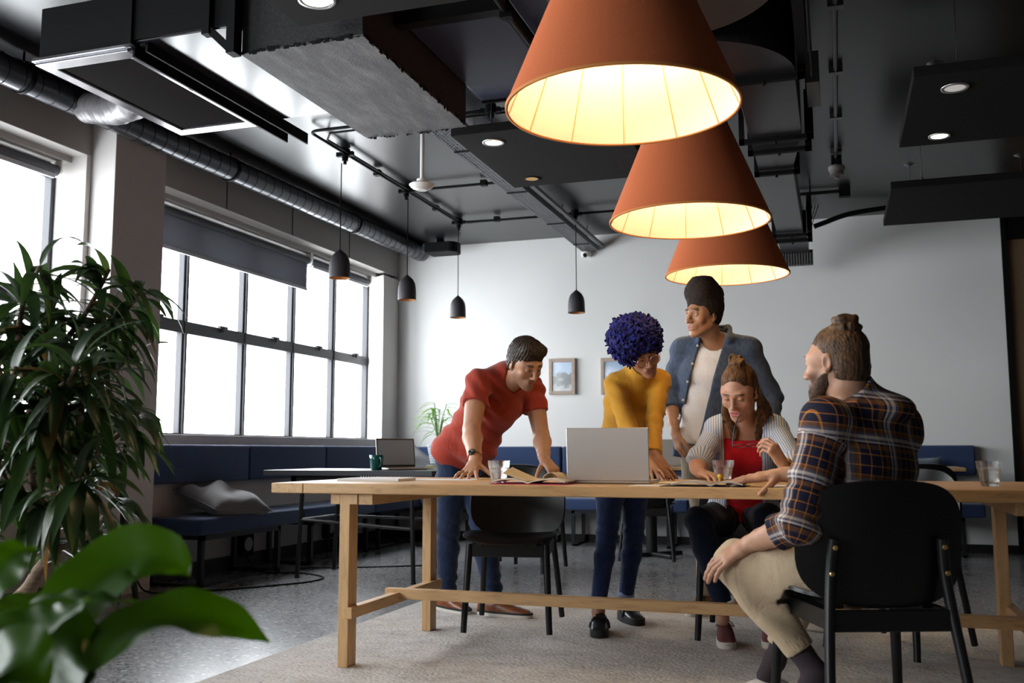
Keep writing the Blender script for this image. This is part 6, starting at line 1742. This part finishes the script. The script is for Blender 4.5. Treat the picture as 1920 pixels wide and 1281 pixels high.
# ---------------- young man in open denim shirt
def man_denim():
    P = pts(sR=(1281, 657, 5.46), eR=(1256, 742, 5.50), wR=(1266, 812, 5.36), sL=(1404, 657, 5.46), eL=(1446, 745, 5.52), wL=(1440, 830, 5.36), ch=(1341, 656, 5.46), hip=(1326, 826, 5.5),
            hR=(1300, 828, 5.5), hL=(1356, 828, 5.5), kR=(1328, 990, 5.50), kL=(1384, 990, 5.5), aR=(1326, 1128, 5.5), aL=(1386, 1128, 5.56))
    P['tR'] = unit(V3(-.1, -1, 0)); P['tL'] = unit(V3(.3, -1, 0)); P['rh'] = unit(V3(-1, 0, 0))
    H = Head(at(1318, 592, 5.36), (-.62, -.78, -.05), RAD(3), 1.0)
    root = person('young man with high dark hair in open denim shirt standing behind the others', P)
    g = body_vol(P, H, [P['wR']+V3(.02, -.02, -.07), P['wL']+V3(0, -.05, -.07)])
    torso(g, P, 'm', -.014, shr=.05); neck(g, P, H, .060, .057); add_head(g, H, False, .48, .0045)
    arm(g, P['sR'], P['eR'], P['wR'], 1, .95); arm(g, P['sL'], P['eL'], P['wL'], 1, .95); skin_legs(g, P)
    add_hand(g, P['wR'], (.25, -.1, -1), (-.8, -.5, 0), True, (.35, .4, .45, .5), (.8, .45, .2), .06)
    add_hand(g, P['wL'], (-.2, -.3, -1), (.8, -.5, 0), False, (.3, .35, .4, .45), (.8, .45, .2), .06)
    vol_obj('body', g, M_SKIN, root, 2, lambda V: face_colors(V, H, (.37, .185, .10), (.36, .15, .12), (.02, .012, .008), None, .48, 1.2))
    eyes(root, H, H.y*.95+H.x*.18, (.03, .016, .008))
    tt = [H.p(x, .0895-abs(x)*4*abs(x), -.0650) for x in np.linspace(-.014, .014, 7)]
    MB().tube(tt, .0032*1.0, 8).build('teeth', mat('teeth', (.75, .72, .66), .3), root, smooth=True)
    def ex(v):
        v.put(H.k((0, -.030, .055), (0, .0, .148), .092, .083), .03); v.put(H.k((-.040, .034, .125), (.040, .034, .125), .046, .046), .03); v.put(H.k((-.03, -.06, .12), (.03, -.06, .12), .05, .05), .03)
    g = hair_cap(H, .007, .064, .0, .004, -.035, .003, 320, 9, boxpad=.1, extra=ex)
    vol_obj('hair', g, hair_mat('dark_tight_curls', (.012, .008, .006), (.045, .028, .018), .75, (1, 1, 1), 160), root, 1)
    sp = unit(P['ch']-P['hip']); r = unit(P['sR']-P['sL']); fw = np.cross(Z, r)
    # white tee
    lo, hi = bounds([P['sR'], P['sL'], P['hip'], P['ch']], .2); g = Vol(lo, hi, .006, .006)
    torso(g, P, 'm', .004, hem=.05, shr=.05); g.field(soft(.004, 18, 4)); g.field(folds_at(mids(P['hip'], P['ch'], .5), V3(.7, 0, .8), 60, .005, .2, 3))
    g.plane(P['hip']-sp*.02, -sp); g.put(cone(H.p(0, -.03, -.05), P['ch']+sp*.035+fw*.03, .062, .068), .005, 'c')
    vol_obj('t_shirt', g, fabric('white_jersey', (.74, .73, .74), .9, .04), root, 2)
    # denim overshirt
    lo, hi = bounds([P['sR'], P['sL'], P['hip']-V3(0, 0, .1), P['ch'], P['eR'], P['eL'], P['wR'], P['wL']], .2); g = Vol(lo, hi, .0055, .0055)
    torso(g, P, 'm', .024, hem=.13, shr=.058)
    ends = [sleeve(g, P['sR'], P['eR'], P['wR'], 1.38, .064, .062, .058, cuff=.05), sleeve(g, P['sL'], P['eL'], P['wL'], 1.6, .064, .062, .055, cuff=.05)]
    for q in (-1, 1): g.put(cone(P['ch']+sp*.125-fw*.03+r*q*.055, P['ch']+sp*.045+fw*.07+r*q*.075, .020, .026), .010)
    g.put(cone(P['ch']+sp*.115-fw*.045-r*.05, P['ch']+sp*.115-fw*.045+r*.05, .028, .028), .012)
    g.field(soft(.004, 16, 5))
    for s in 'RL': g.field(folds_at(P['e'+s], P['s'+s]-P['w'+s]+V3(.2, .1, 0), 85, .0045, .14, 4)); g.field(folds_at(P['s'+s]+V3(0, 0, -.1), V3(.5, 0, 1), 70, .005, .12, 6))
    g.field(folds_at(mids(P['hip'], P['ch'], .4)+r*.1, V3(.9, 0, .35), 60, .005, .2, 7))
    for e, d in ends: cut_end(g, e, d, .085)
    top = at(1329, 648, 5.3); bot = at(1281, 835, 5.3); dn = unit(top-bot); sd = unit(np.cross(dn, fw)); f2 = np.cross(sd, dn)
    cc = mids(top, bot, .5)+f2*(.0)
    cc = cc+fw*(np.dot(P['ch']-cc, fw)+.225)
    g.put(oboxp(cc-dn*.02, (sd, f2, dn), (.062, .21, .42), .004), .004, 'c')
    g.put(cone(H.p(0, -.03, -.05), P['ch']+sp*.03+fw*.02, .064, .072), .005, 'c')
    g.plane(P['hip']-sp*.105, -sp)
    sh = vol_obj('denim_shirt', g, denim('grey_blue_chambray', (.062, .088, .145)), root, 2)
    for i in range(6):
        c = top+(bot-top)*(.02+.185*i); c = c+sd*(.068 if np.dot(sd, r) > 0 else -.068); t = 0
        k = c+fw*(np.dot(P['ch']-c, fw)+.122-.010*abs(i-2))
        MB().lathe([(0, .004), (.0055, .004), (.0065, .002), (.0065, -.012)], k, 14, fw).build('button', mat('pearl_button', (.66, .62, .56), .35), sh)
    lo, hi = bounds([P[a+s] for a in 'hka' for s in 'RL'], .17); lo[2] = .06; g = Vol(lo, hi, .007, .007)
    g.put(cone(P['hip']-V3(0, 0, .04), P['hip']+sp*.09, .150, .142, .112, .105, P['rh']), .03)
    for s in 'RL': leg(g, P['h'+s], P['k'+s], P['a'+s]+V3(0, 0, .0), (.095, .088, .068, .066, .056), .03)
    g.field(soft(.004, 20, 3)); g.plane(P['hip']+sp*.1, sp); g.plane(V3(0, 0, .10), -Z)
    vol_obj('trousers', g, fabric('khaki_twill', (.23, .185, .135), .9), root, 2)
    br = mat('brown_boot_suede', (.16, .10, .06), .85)
    shoe(root, (-.73, 5.56), (-.77, 5.29), br, M_SOLEW, h=.085, sole=.027); shoe(root, (-.50, 5.6), (-.40, 5.35), br, M_SOLEW, h=.085, sole=.026)
man_denim()

# ---------------- seated woman in striped shirt and red top
def woman_stripes():
    P = pts(sR=(1344, 806, 4.74), eR=(1306, 872, 4.64), wR=(1316, 890, 4.45), sL=(1452, 804, 4.76), eL=(1500, 884, 4.56), wL=(1468, 871, 4.34), ch=(1398, 804, 4.77), hip=(1396, 968, 4.95),
            hR=(1362, 974, 4.92), hL=(1424, 974, 4.95), kR=(1310, 976, 4.56), kL=(1440, 972, 4.55), aR=(1354, 1142, 4.58), aL=(1438, 1146, 4.62))
    P['tR'] = unit(V3(.25, -1, 0)); P['tL'] = unit(V3(.0, -1, 0)); P['rh'] = unit(V3(-1, 0, 0))
    H = Head(at(1386, 735, 4.58), (-.22, -.80, -.46), RAD(4), .98)
    root = person('seated woman in red top and open striped shirt looking down at notebook', P)
    g = body_vol(P, H, [P['wR']+V3(.06, -.05, -.02), P['wL']+V3(-.04, 0, .07)])
    torso(g, P, 'f', -.004, shr=.045); neck(g, P, H, .050, .047); add_head(g, H, True, .85, .006)
    arm(g, P['sR'], P['eR'], P['wR'], 1, .84); arm(g, P['sL'], P['eL'], P['wL'], 1, .84); skin_legs(g, P)
    add_hand(g, P['wR']+V3(0, 0, .004), (.62, -.75, -.12), (.1, -.1, 1), True, (.4, .42, .45, .45), (.75, .5, .3), .12, .94, curl2=[(.2, .6, .4)]*4)
    TL = add_hand(g, P['wL'], (-.50, -.12, .85), (.62, -.62, .35), False, (.8, .9, .95, 1.0), (.75, .25, .55), .10, .94, curl2=[(.55, .65, .35), (.75, .75, .4), (.85, .85, .45), (.9, .9, .5)])
    vol_obj('body', g, M_SKIN, root, 2, lambda V: face_colors(V, H, (.50, .275, .185), (.50, .12, .12), (.035, .02, .014), None, .85, .8))
    eyes(root, H, H.y*.6-H.z*.9, (.06, .04, .02))
    MB().tube([H.p(x, .0885-abs(x)*3*abs(x), -.0655) for x in np.linspace(-.011, .011, 7)], .003, 8).build('teeth', MATS['teeth'], root, smooth=True)
    # hair: pulled back cap, bun and long locks
    hm = hair_mat('chestnut_hair', (.055, .024, .010), (.20, .095, .036), .38, (1, 1, .09), 90)
    def ex(v):
        v.put(H.e(0, -.03, .0, .080, .078, .10), .02); v.put(H.e(0, -.025, .112, .045, .05, .028), .02)
        rs_ = np.random.RandomState(8)
        b0 = H.p(0, -.022, .142)
        v.put(ell(b0, (.034, .03, .024), H.A), .01)
        for i in range(16):
            a = rs_.uniform(0, 6.28); c = b0+H.x*.026*math.cos(a)+H.y*.022*math.sin(a)+H.z*rs_.uniform(-.004, .016)
            t_ = unit(-H.x*math.sin(a)+H.y*math.cos(a)+H.z*rs_.uniform(-.5, .5)); v.put(cone(c-t_*.014, c+t_*.014, .0105, .009), .003)
    g = hair_cap(H, .004, .098, .003, .003, -.30, .0016, 190, 12, extra=ex, streak=(H.p(0, -.022, .142), H.z, 70, .0013))
    cap = vol_obj('hair', g, hm, root, 1)
    mb = MB(); lp = H.p(.012, -.02, .165); mb.tube([lp+H.x*.016*math.cos(t)+H.z*.018*math.sin(t) for t in np.linspace(0, 6.28, 17)], .004, 6, caps=False)
    mb.build('hair_loop', hm, cap, smooth=True)
    sp = unit(P['ch']-P['hip']); r = unit(P['sR']-P['sL']); fw = np.cross(Z, r)
    lo, hi = bounds([H.c, P['ch'], P['sR'], P['sL']], .2); g = Vol(lo, hi, .004, .004); rs_ = np.random.RandomState(3)
    for q in (-1, 1):
        for i in range(44):
            u = rs_.uniform(0, 1); a = rs_.uniform(-.3, 1.0)
            p0 = H.p(q*(.066-.02*u), -.025-.065*u, .05-.02*u); p1 = H.p(q*(.083-.015*u), -.012-.085*u, -.06)
            e = P['ch']+r*q*(.045+.060*u)+fw*(.085-.075*u)+sp*(.01-.055*a)
            m_ = mids(p1, e, .5)+r*q*.014+rs_.normal(size=3)*.005
            Q = smooth_path([p0, p1, m_, e, e-sp*.03+rs_.normal(size=3)*.008], 4)
            rr_ = np.linspace(.011, .0095, len(Q)); rr_[-4:] *= np.linspace(1, .35, 4)
            for j in range(len(Q)-1): g.put(cone(Q[j], Q[j+1], rr_[j], rr_[j+1]), .003)
    g.field(soft(.0016, 260, 2))
    vol_obj('long_hair', g, hm, cap, 1)
    # red top
    lo, hi = bounds([P['sR'], P['sL'], P['hip'], P['ch']], .2); g = Vol(lo, hi, .0055, .0055)
    torso(g, P, 'f', .008, hem=.06, shr=.045, up=False)
    for q in (-1, 1): g.put(ell(mids(P['hip'], P['ch'], .66)+r*q*.062+fw*.072, (.062, .056, .064)), .03)
    g.field(soft(.002, 25, 3)); g.field(folds_at(mids(P['hip'], P['ch'], .15), V3(.1, .2, 1), 130, .004, .13, 3))
    g.plane(P['ch']-sp*.075+fw*.1, unit(sp+fw*.25)); g.plane(P['hip']-sp*.07, -sp)
    vol_obj('tank_top', g, fabric('scarlet_jersey', (.52, .004, .010), .8, .05), root, 2)
    # striped shirt
    lo, hi = bounds([P['sR'], P['sL'], P['hip']-V3(0, 0, .12), P['ch'], P['eR'], P['eL']], .2); g = Vol(lo, hi, .005, .005)
    torso(g, P, 'f', .020, hem=.08, shr=.050)
    for q in (-1, 1): g.put(ell(mids(P['hip'], P['ch'], .66)+r*q*.075+fw*.068, (.062, .056, .07)), .03)
    ends = [sleeve(g, P['s'+s], P['e'+s], P['w'+s], t, .052, .054, .052, cuff=.045) for s, t in (('R', .98), ('L', .95))]
    g.put(cone(P['hip']+r*.10+fw*.06+Z*.06, P['hip']+r*.13+fw*.20+Z*.0, .07, .055, .04, .025, r), .03)
    g.put(cone(P['hip']-r*.13+fw*.0, P['hip']-r*.17+fw*.07-V3(0, 0, .05), .06, .05, .035, .02, fw), .03)
    for q in (-1, 1): g.put(cone(P['ch']+sp*.06-fw*.03+r*q*.05, P['ch']+sp*.0+fw*.07+r*q*.08, .018, .018), .012)
    g.field(soft(.0035, 20, 5))
    for s in 'RL': g.field(folds_at(P['e'+s], P['s'+s]-P['e'+s]+V3(.1, 0, 0), 100, .003, .12, 4)); g.field(folds_at(P['s'+s]+V3(0, 0, -.06), V3(.6, 0, 1), 85, .0035, .10, 6))
    for e, d in ends: cut_end(g, e, d, .095)
    cc = mids(P['hip'], P['ch'], .5)+fw*.24+r*.005
    g.put(oboxp(cc, (r, fw, sp), (.085, .21, .42), .01), .006, 'c')
    g.put(cone(H.p(0, -.03, -.05), P['ch']+sp*.0+fw*.05, .058, .085), .006, 'c')
    m = stripes_mat('blue_white_stripe', .0115, [(0, (.62, .61, .60)), (.52, (.17, .27, .46)), (.84, (.45, .50, .58))])
    vol_obj('striped_shirt', g, m, root, 2, uvf=torso_uv(P))
    # jeans
    lo, hi = bounds([P[a+s] for a in 'hka' for s in 'RL'], .17); lo[2] = .05; g = Vol(lo, hi, .006, .006)
    g.put(cone(P['hip']-V3(0, 0, .02), P['hip']+sp*.09, .160, .135, .12, .10, P['rh']), .03)
    for s in 'RL': leg(g, P['h'+s], P['k'+s], P['a'+s]+V3(0, 0, .03), (.088, .080, .060, .060, .044), .025)
    for s in 'RL': g.field(folds_at(P['k'+s], V3(.3, .6, 1), 110, .004, .10, 3))
    for s in 'RL': cut_end(g, P['a'+s]+V3(0, 0, .03), unit(P['a'+s]-P['k'+s]), .09)
    cut_end(g, P['hip']+sp*.1, sp, .19)
    vol_obj('jeans', g, denim('ink_blue_denim', (.006, .013, .034)), root, 2)
    bg_ = mat('burgundy_suede', (.15, .045, .045), .85, noise=(120, .15)); lc = mat('burgundy_lace', (.24, .09, .085), .8)
    shoe(root, (-.535, 4.73), (-.49, 4.48), bg_, M_SOLEW, lace=lc, h=.092, sole=.03, w=.043); shoe(root, (-.325, 4.78), (-.31, 4.54), bg_, M_SOLEW, lace=lc, h=.092, sole=.03, w=.043)
    watch(root, P['wL']+(P['eL']-P['wL'])*.10, P['eL']-P['wL'], V3(.3, -.6, .6), .027, mat('brown_watch_strap', (.28, .12, .05), .5), mat('gold_case', (.6, .4, .2), .3, metal=.8), M_WHITEP, .013)
    # eyeglasses held in the raised hand
    tip = (TL[0]+TL[4])/2
    eg = thing('eyeglasses', 'folded out eyeglasses dangling from the raised hand of the striped shirt woman', 'glasses', tuple(tip))
    cF = tip+V3(-.075, -.01, -.012); fx = unit(V3(-1, .12, -.05)); fz = unit(V3(.05, -.1, 1)); mb = MB()
    for q in (0, 1):
        c = cF+fx*(.0+.062*q-.03); mb.tube([c+fx*.026*math.cos(t)*(1+.15*abs(math.cos(t)))+unit(V3(0, -.8, .35))*.018*math.sin(t) for t in np.linspace(0, 6.28, 25)], .002, 6, caps=False)
    mb.tube([cF+fx*-.006, cF+fx*.006], .002, 6)
    fr = mb.build('frame', mat('smoky_acetate', (.08, .05, .05), .2), eg, smooth=True)
    mb = MB(); a = cF-fx*.058; mb.tube(smooth_path([a, tip, tip+V3(.03, .02, .0)], 5), .0022, 6); a = cF+fx*.062
    mb.tube(smooth_path([a, a+V3(.006, .0, .06), a+V3(.024, .01, .12), a+V3(.04, .02, .145)], 6), .0022, 6)
    mb.build('temple_arm', mat('blue_temple', (.03, .06, .10), .3), eg, smooth=True)
woman_stripes()

# ---------------- man in plaid shirt, seated with his back to the camera
def man_plaid():
    P = pts(sL=(1549, 792, 3.05), eL=(1497, 984, 2.98), wL=(1405, 1020, 3.16), sR=(1682, 798, 3.36), eR=(1606, 893, 3.66), wR=(1467, 890, 3.70), ch=(1614, 796, 3.21), hip=(1592, 1072, 3.20),
            hL=(1554, 1074, 3.13), hR=(1628, 1066, 3.31), kL=(1382, 1056, 3.24), kR=(1536, 1036, 3.6), aL=(1530, 1262, 3.22), aR=(1452, 1240, 3.60))
    P['tL'] = unit(V3(-.75, -.2, 0)); P['tR'] = unit(V3(-.75, -.30, 0)); P['rh'] = unit(V3(.6, .8, 0))
    H = Head(at(1568, 682, 3.17), (-.86, .50, -.04), RAD(0), .94)
    root = person('man with bun and beard in plaid shirt and beige trousers seated back to camera', P)
    g = body_vol(P, H, [P['wL']+V3(-.08, 0, -.02), P['wR']+V3(-.09, 0, -.01)])
    torso(g, P, 'm', -.012, shr=.05); neck(g, P, H, .062, .058); add_head(g, H, False, .4)
    arm(g, P['sR'], P['eR'], P['wR'], 1, 1.02); arm(g, P['sL'], P['eL'], P['wL'], 1, 1.02); skin_legs(g, P)
    add_hand(g, P['wR']+V3(0, 0, .0), (-1, -.06, -.12), (-.08, -.25, 1), True, (.1,)*4, (.55, .85, .28), .16, 1.06, curl2=[(-.05, .25, .2), (-.02, .2, .2), (.0, .2, .2), (.05, .25, .2)])
    add_hand(g, P['wL'], (-.80, .12, -.50), (-.42, -.45, .75), False, (.25,)*4, (.75, .55, .25), .14, 1.05, curl2=[(.15, .3, .2)]*4)
    vol_obj('body', g, M_SKIN, root, 2, lambda V: face_colors(V, H, (.44, .245, .16), (.38, .14, .11), (.06, .035, .02), ((.075, .042, .025), .85), .4, 1.1))
    eyes(root, H, H.y, (.05, .04, .03))
    hm = hair_mat('brown_tied_hair', (.030, .016, .009), (.135, .072, .036), .36, (1, 1, .09), 110)
    def ex(v):
        v.put(H.e(0, -.042, -.03, .068, .062, .088), .02)
        rs_ = np.random.RandomState(2); b0 = H.p(.0, -.042, .126)
        v.put(ell(b0, (.040, .040, .033), H.A), .006)
        for i in range(16):
            a = i*.785+rs_.uniform(-.2, .2); zz = (-.014, .012)[i % 2]; rr_ = (.036, .026)[i % 2]; c = b0+H.x*rr_*math.cos(a)+H.y*rr_*math.sin(a)+H.z*zz
            t_ = unit(-H.x*math.sin(a)+H.y*math.cos(a)+H.z*rs_.uniform(-.25, .25)); v.put(cone(c-t_*.018, c+t_*.018, .0125, .0105), .003)
    g = hair_cap(H, .0025, .070, .001, .001, -.105, .0007, 170, 14, extra=ex, streak=(H.p(0, -.042, .126), unit(H.z*.9-H.y*.3), 95, .0013))
    vol_obj('hair', g, hm, root, 1)
    # beard
    g = Vol(H.c-.16, H.c+.16, .0035, .0035)
    g.put(H.k((0, .040, -.058), (0, .071, -.102), .050, .032), .02)
    for q in (-1, 1): g.put(H.k((q*.058, .006, -.030), (q*.050, .02, -.06), .020, .026), .02); g.put(H.k((q*.052, .012, -.055), (q*.026, .06, -.098), .026, .026), .02); g.put(H.k((q*.020, .092, -.058), (q*.032, .076, -.078), .009, .012), .012)
    g.field(lambda x, y, z: .0015*wob(x, y, z, 330, 3))
    g.put(H.e(0, .112, -.068, .018, .02, .009), .004, 'c'); g.plane(H.p(0, 0, -.034), H.z*.8+H.y*.45)
    vol_obj('beard', g, hair_mat('brown_beard', (.03, .017, .010), (.10, .055, .03), .6, (1, 1, 1), 150), root, 1)
    # plaid shirt
    sp = unit(P['ch']-P['hip']); r = unit(P['sR']-P['sL']); fw = np.cross(Z, r)
    lo, hi = bounds([P['sR'], P['sL'], P['hip'], P['ch'], P['eR'], P['eL'], P['wL']], .2); g = Vol(lo, hi, .005, .005)
    torso(g, P, 'm', .022, hem=.03, shr=.062)
    g.put(ell(P['ch']+sp*.045-fw*.03, (.13, .11, .06)), .05)
    g.put(cone(P['hip']+r*.03+sp*.05, P['sR']-r*.035-sp*.03, .12, .085, .11, .085, r), .05)
    g.put(cone(mids(P['hip'], P['ch'], .45)-fw*.03, mids(P['hip'], P['ch'], .82)-fw*.035, .155, .150, .10, .09, r), .05)
    ends = [sleeve(g, P['sL'], P['eL'], P['wL'], 1.32, .067, .062, .053, cuff=.045), sleeve(g, P['sR'], P['eR'], P['wR'], 1.62, .066, .058, .050, cuff=.04)]
    nb = P['ch']+sp*.04; ne = mids(nb, H.p(0, -.032, -.075), .98); g.put(cone(nb, ne, .086, .074), .02)
    g.field(soft(.0045, 15, 5))
    for s in 'RL': g.field(folds_at(P['e'+s], P['s'+s]-P['e'+s]*1, 80, .007, .14, 4)); g.field(folds_at(P['s'+s]+V3(0, 0, -.1), sp+r*.4, 60, .005, .12, 6))
    g.field(folds_at(P['eL']+V3(.02, 0, .05), P['sL']-P['eL'], 130, .007, .09, 11))
    g.field(folds_at(mids(P['hip'], P['ch'], .4)-r*.12, sp*1+r*.5, 60, .007, .14, 9))
    for e, d in ends: cut_end(g, e, d, .085)
    cut_end(g, P['hip']+sp*.05, -sp, .26, .35)
    dn = unit(H.p(0, -.032, -.075)-nb); cut_end(g, ne, dn, .12); g.put(cone(ne-dn*.03, ne+dn*.06, .060, .062), .004, 'c')
    nav, brn, wht, gry, org = (.010, .011, .030), (.17, .070, .020), (.66, .61, .57), (.12, .12, .17), (.48, .19, .03)
    seq = [(0, nav), (.06, org), (.085, nav), (.30, org), (.325, nav), (.42, brn), (.52, nav), (.56, wht), (.60, gry), (.65, wht), (.72, gry), (.78, brn), (.86, org), (.88, nav)]
    m = stripes_mat('brown_navy_plaid', .135, seq, [(p, c) for p, c in seq])
    vol_obj('plaid_shirt', g, m, root, 2, uvf=torso_uv(P))
    # chinos with gathered cuffs
    lo, hi = bounds([P[a+s] for a in 'hka' for s in 'RL'], .18); lo[2] = .03; g = Vol(lo, hi, .0055, .0055)
    g.put(cone(P['hip']-V3(0, 0, .0), P['hip']+sp*.10, .148, .142, .112, .105, P['rh']), .03)
    ck = {}
    for s in 'RL':
        e = mids(P['k'+s], P['a'+s], .74 if s == 'L' else .80); leg(g, P['h'+s], P['k'+s], e, (.098, .088, .068, .063, .052), .03); ck[s] = (e, unit(P['a'+s]-P['k'+s]))
        d = ck[s][1]; g.put(cone(e-d*.02, e+d*.028, .050, .047), .006)
    g.field(soft(.004, 17, 3))
    g.field(folds_at(P['kL']+V3(.05, 0, -.03), V3(1, 0, .9), 75, .008, .11, 3)); g.field(folds_at(P['hL'], V3(1, .2, -.3), 60, .006, .14, 4)); g.field(folds_at(P['kL']+V3(.10, 0, -.15), V3(.5, 0, 1), 55, .006, .14, 5)); g.field(folds_at(P['aL']+V3(-.07, 0, .15), V3(.6, .2, 1), 70, .007, .09, 7))
    for s in 'RL':
        e, d = ck[s]; s1 = unit(np.cross(d, V3(0, 1, 0))); s2 = np.cross(d, s1)
        def pleat(x, y, z, e=e, d=d, s1=s1, s2=s2):
            X, Y, Z_ = x-e[0], y-e[1], z-e[2]; h = X*d[0]+Y*d[1]+Z_*d[2]; a = np.arctan2(X*s1[0]+Y*s1[1]+Z_*s1[2], X*s2[0]+Y*s2[1]+Z_*s2[2])
            return .0022*np.sin(30*a)*((h > -.022) & (np.sqrt(X*X+Y*Y+Z_*Z_) < .09))
        g.field(pleat); cut_end(g, e+d*.026, d, .10)
    cut_end(g, P['hip']+sp*.11, sp, .19)
    ca, sa = math.cos(RAD(21)), math.sin(RAD(21)); g.put(oboxp((.035, 3.235, .440), ((ca, sa, 0), (-sa, ca, 0), (0, 0, 1)), (.236, .225, .028), .004), .006, 'c')
    vol_obj('trousers', g, fabric('sand_cotton', (.46, .355, .235), .85, .05), root, 2)
    sk = mat('plum_sock', (.035, .024, .030), .9, bump=(200, .4))
    for s in 'RL':
        g = Vol(P['a'+s]-.2, P['a'+s]+.2, .005, .005); e, d = ck[s]; a = P['a'+s]
        g.put(cone(e-d*.02, a, .041, .034), .01); g.put(cone(a, a-V3(0, 0, .05)+P['t'+s]*.03, .035, .034), .02); vol_obj('sock', g, sk, root, 1)
    wc = mat('white_canvas', (.55, .53, .52), .8)
    for s in 'RL':
        a = P['a'+s]; h_ = a[:2]-P['t'+s][:2]*.06; t_ = a[:2]+P['t'+s][:2]*.215
        shoe(root, tuple(h_), tuple(t_), wc, M_SOLEW, h=.088, sole=.03, w=.046)
man_plaid()
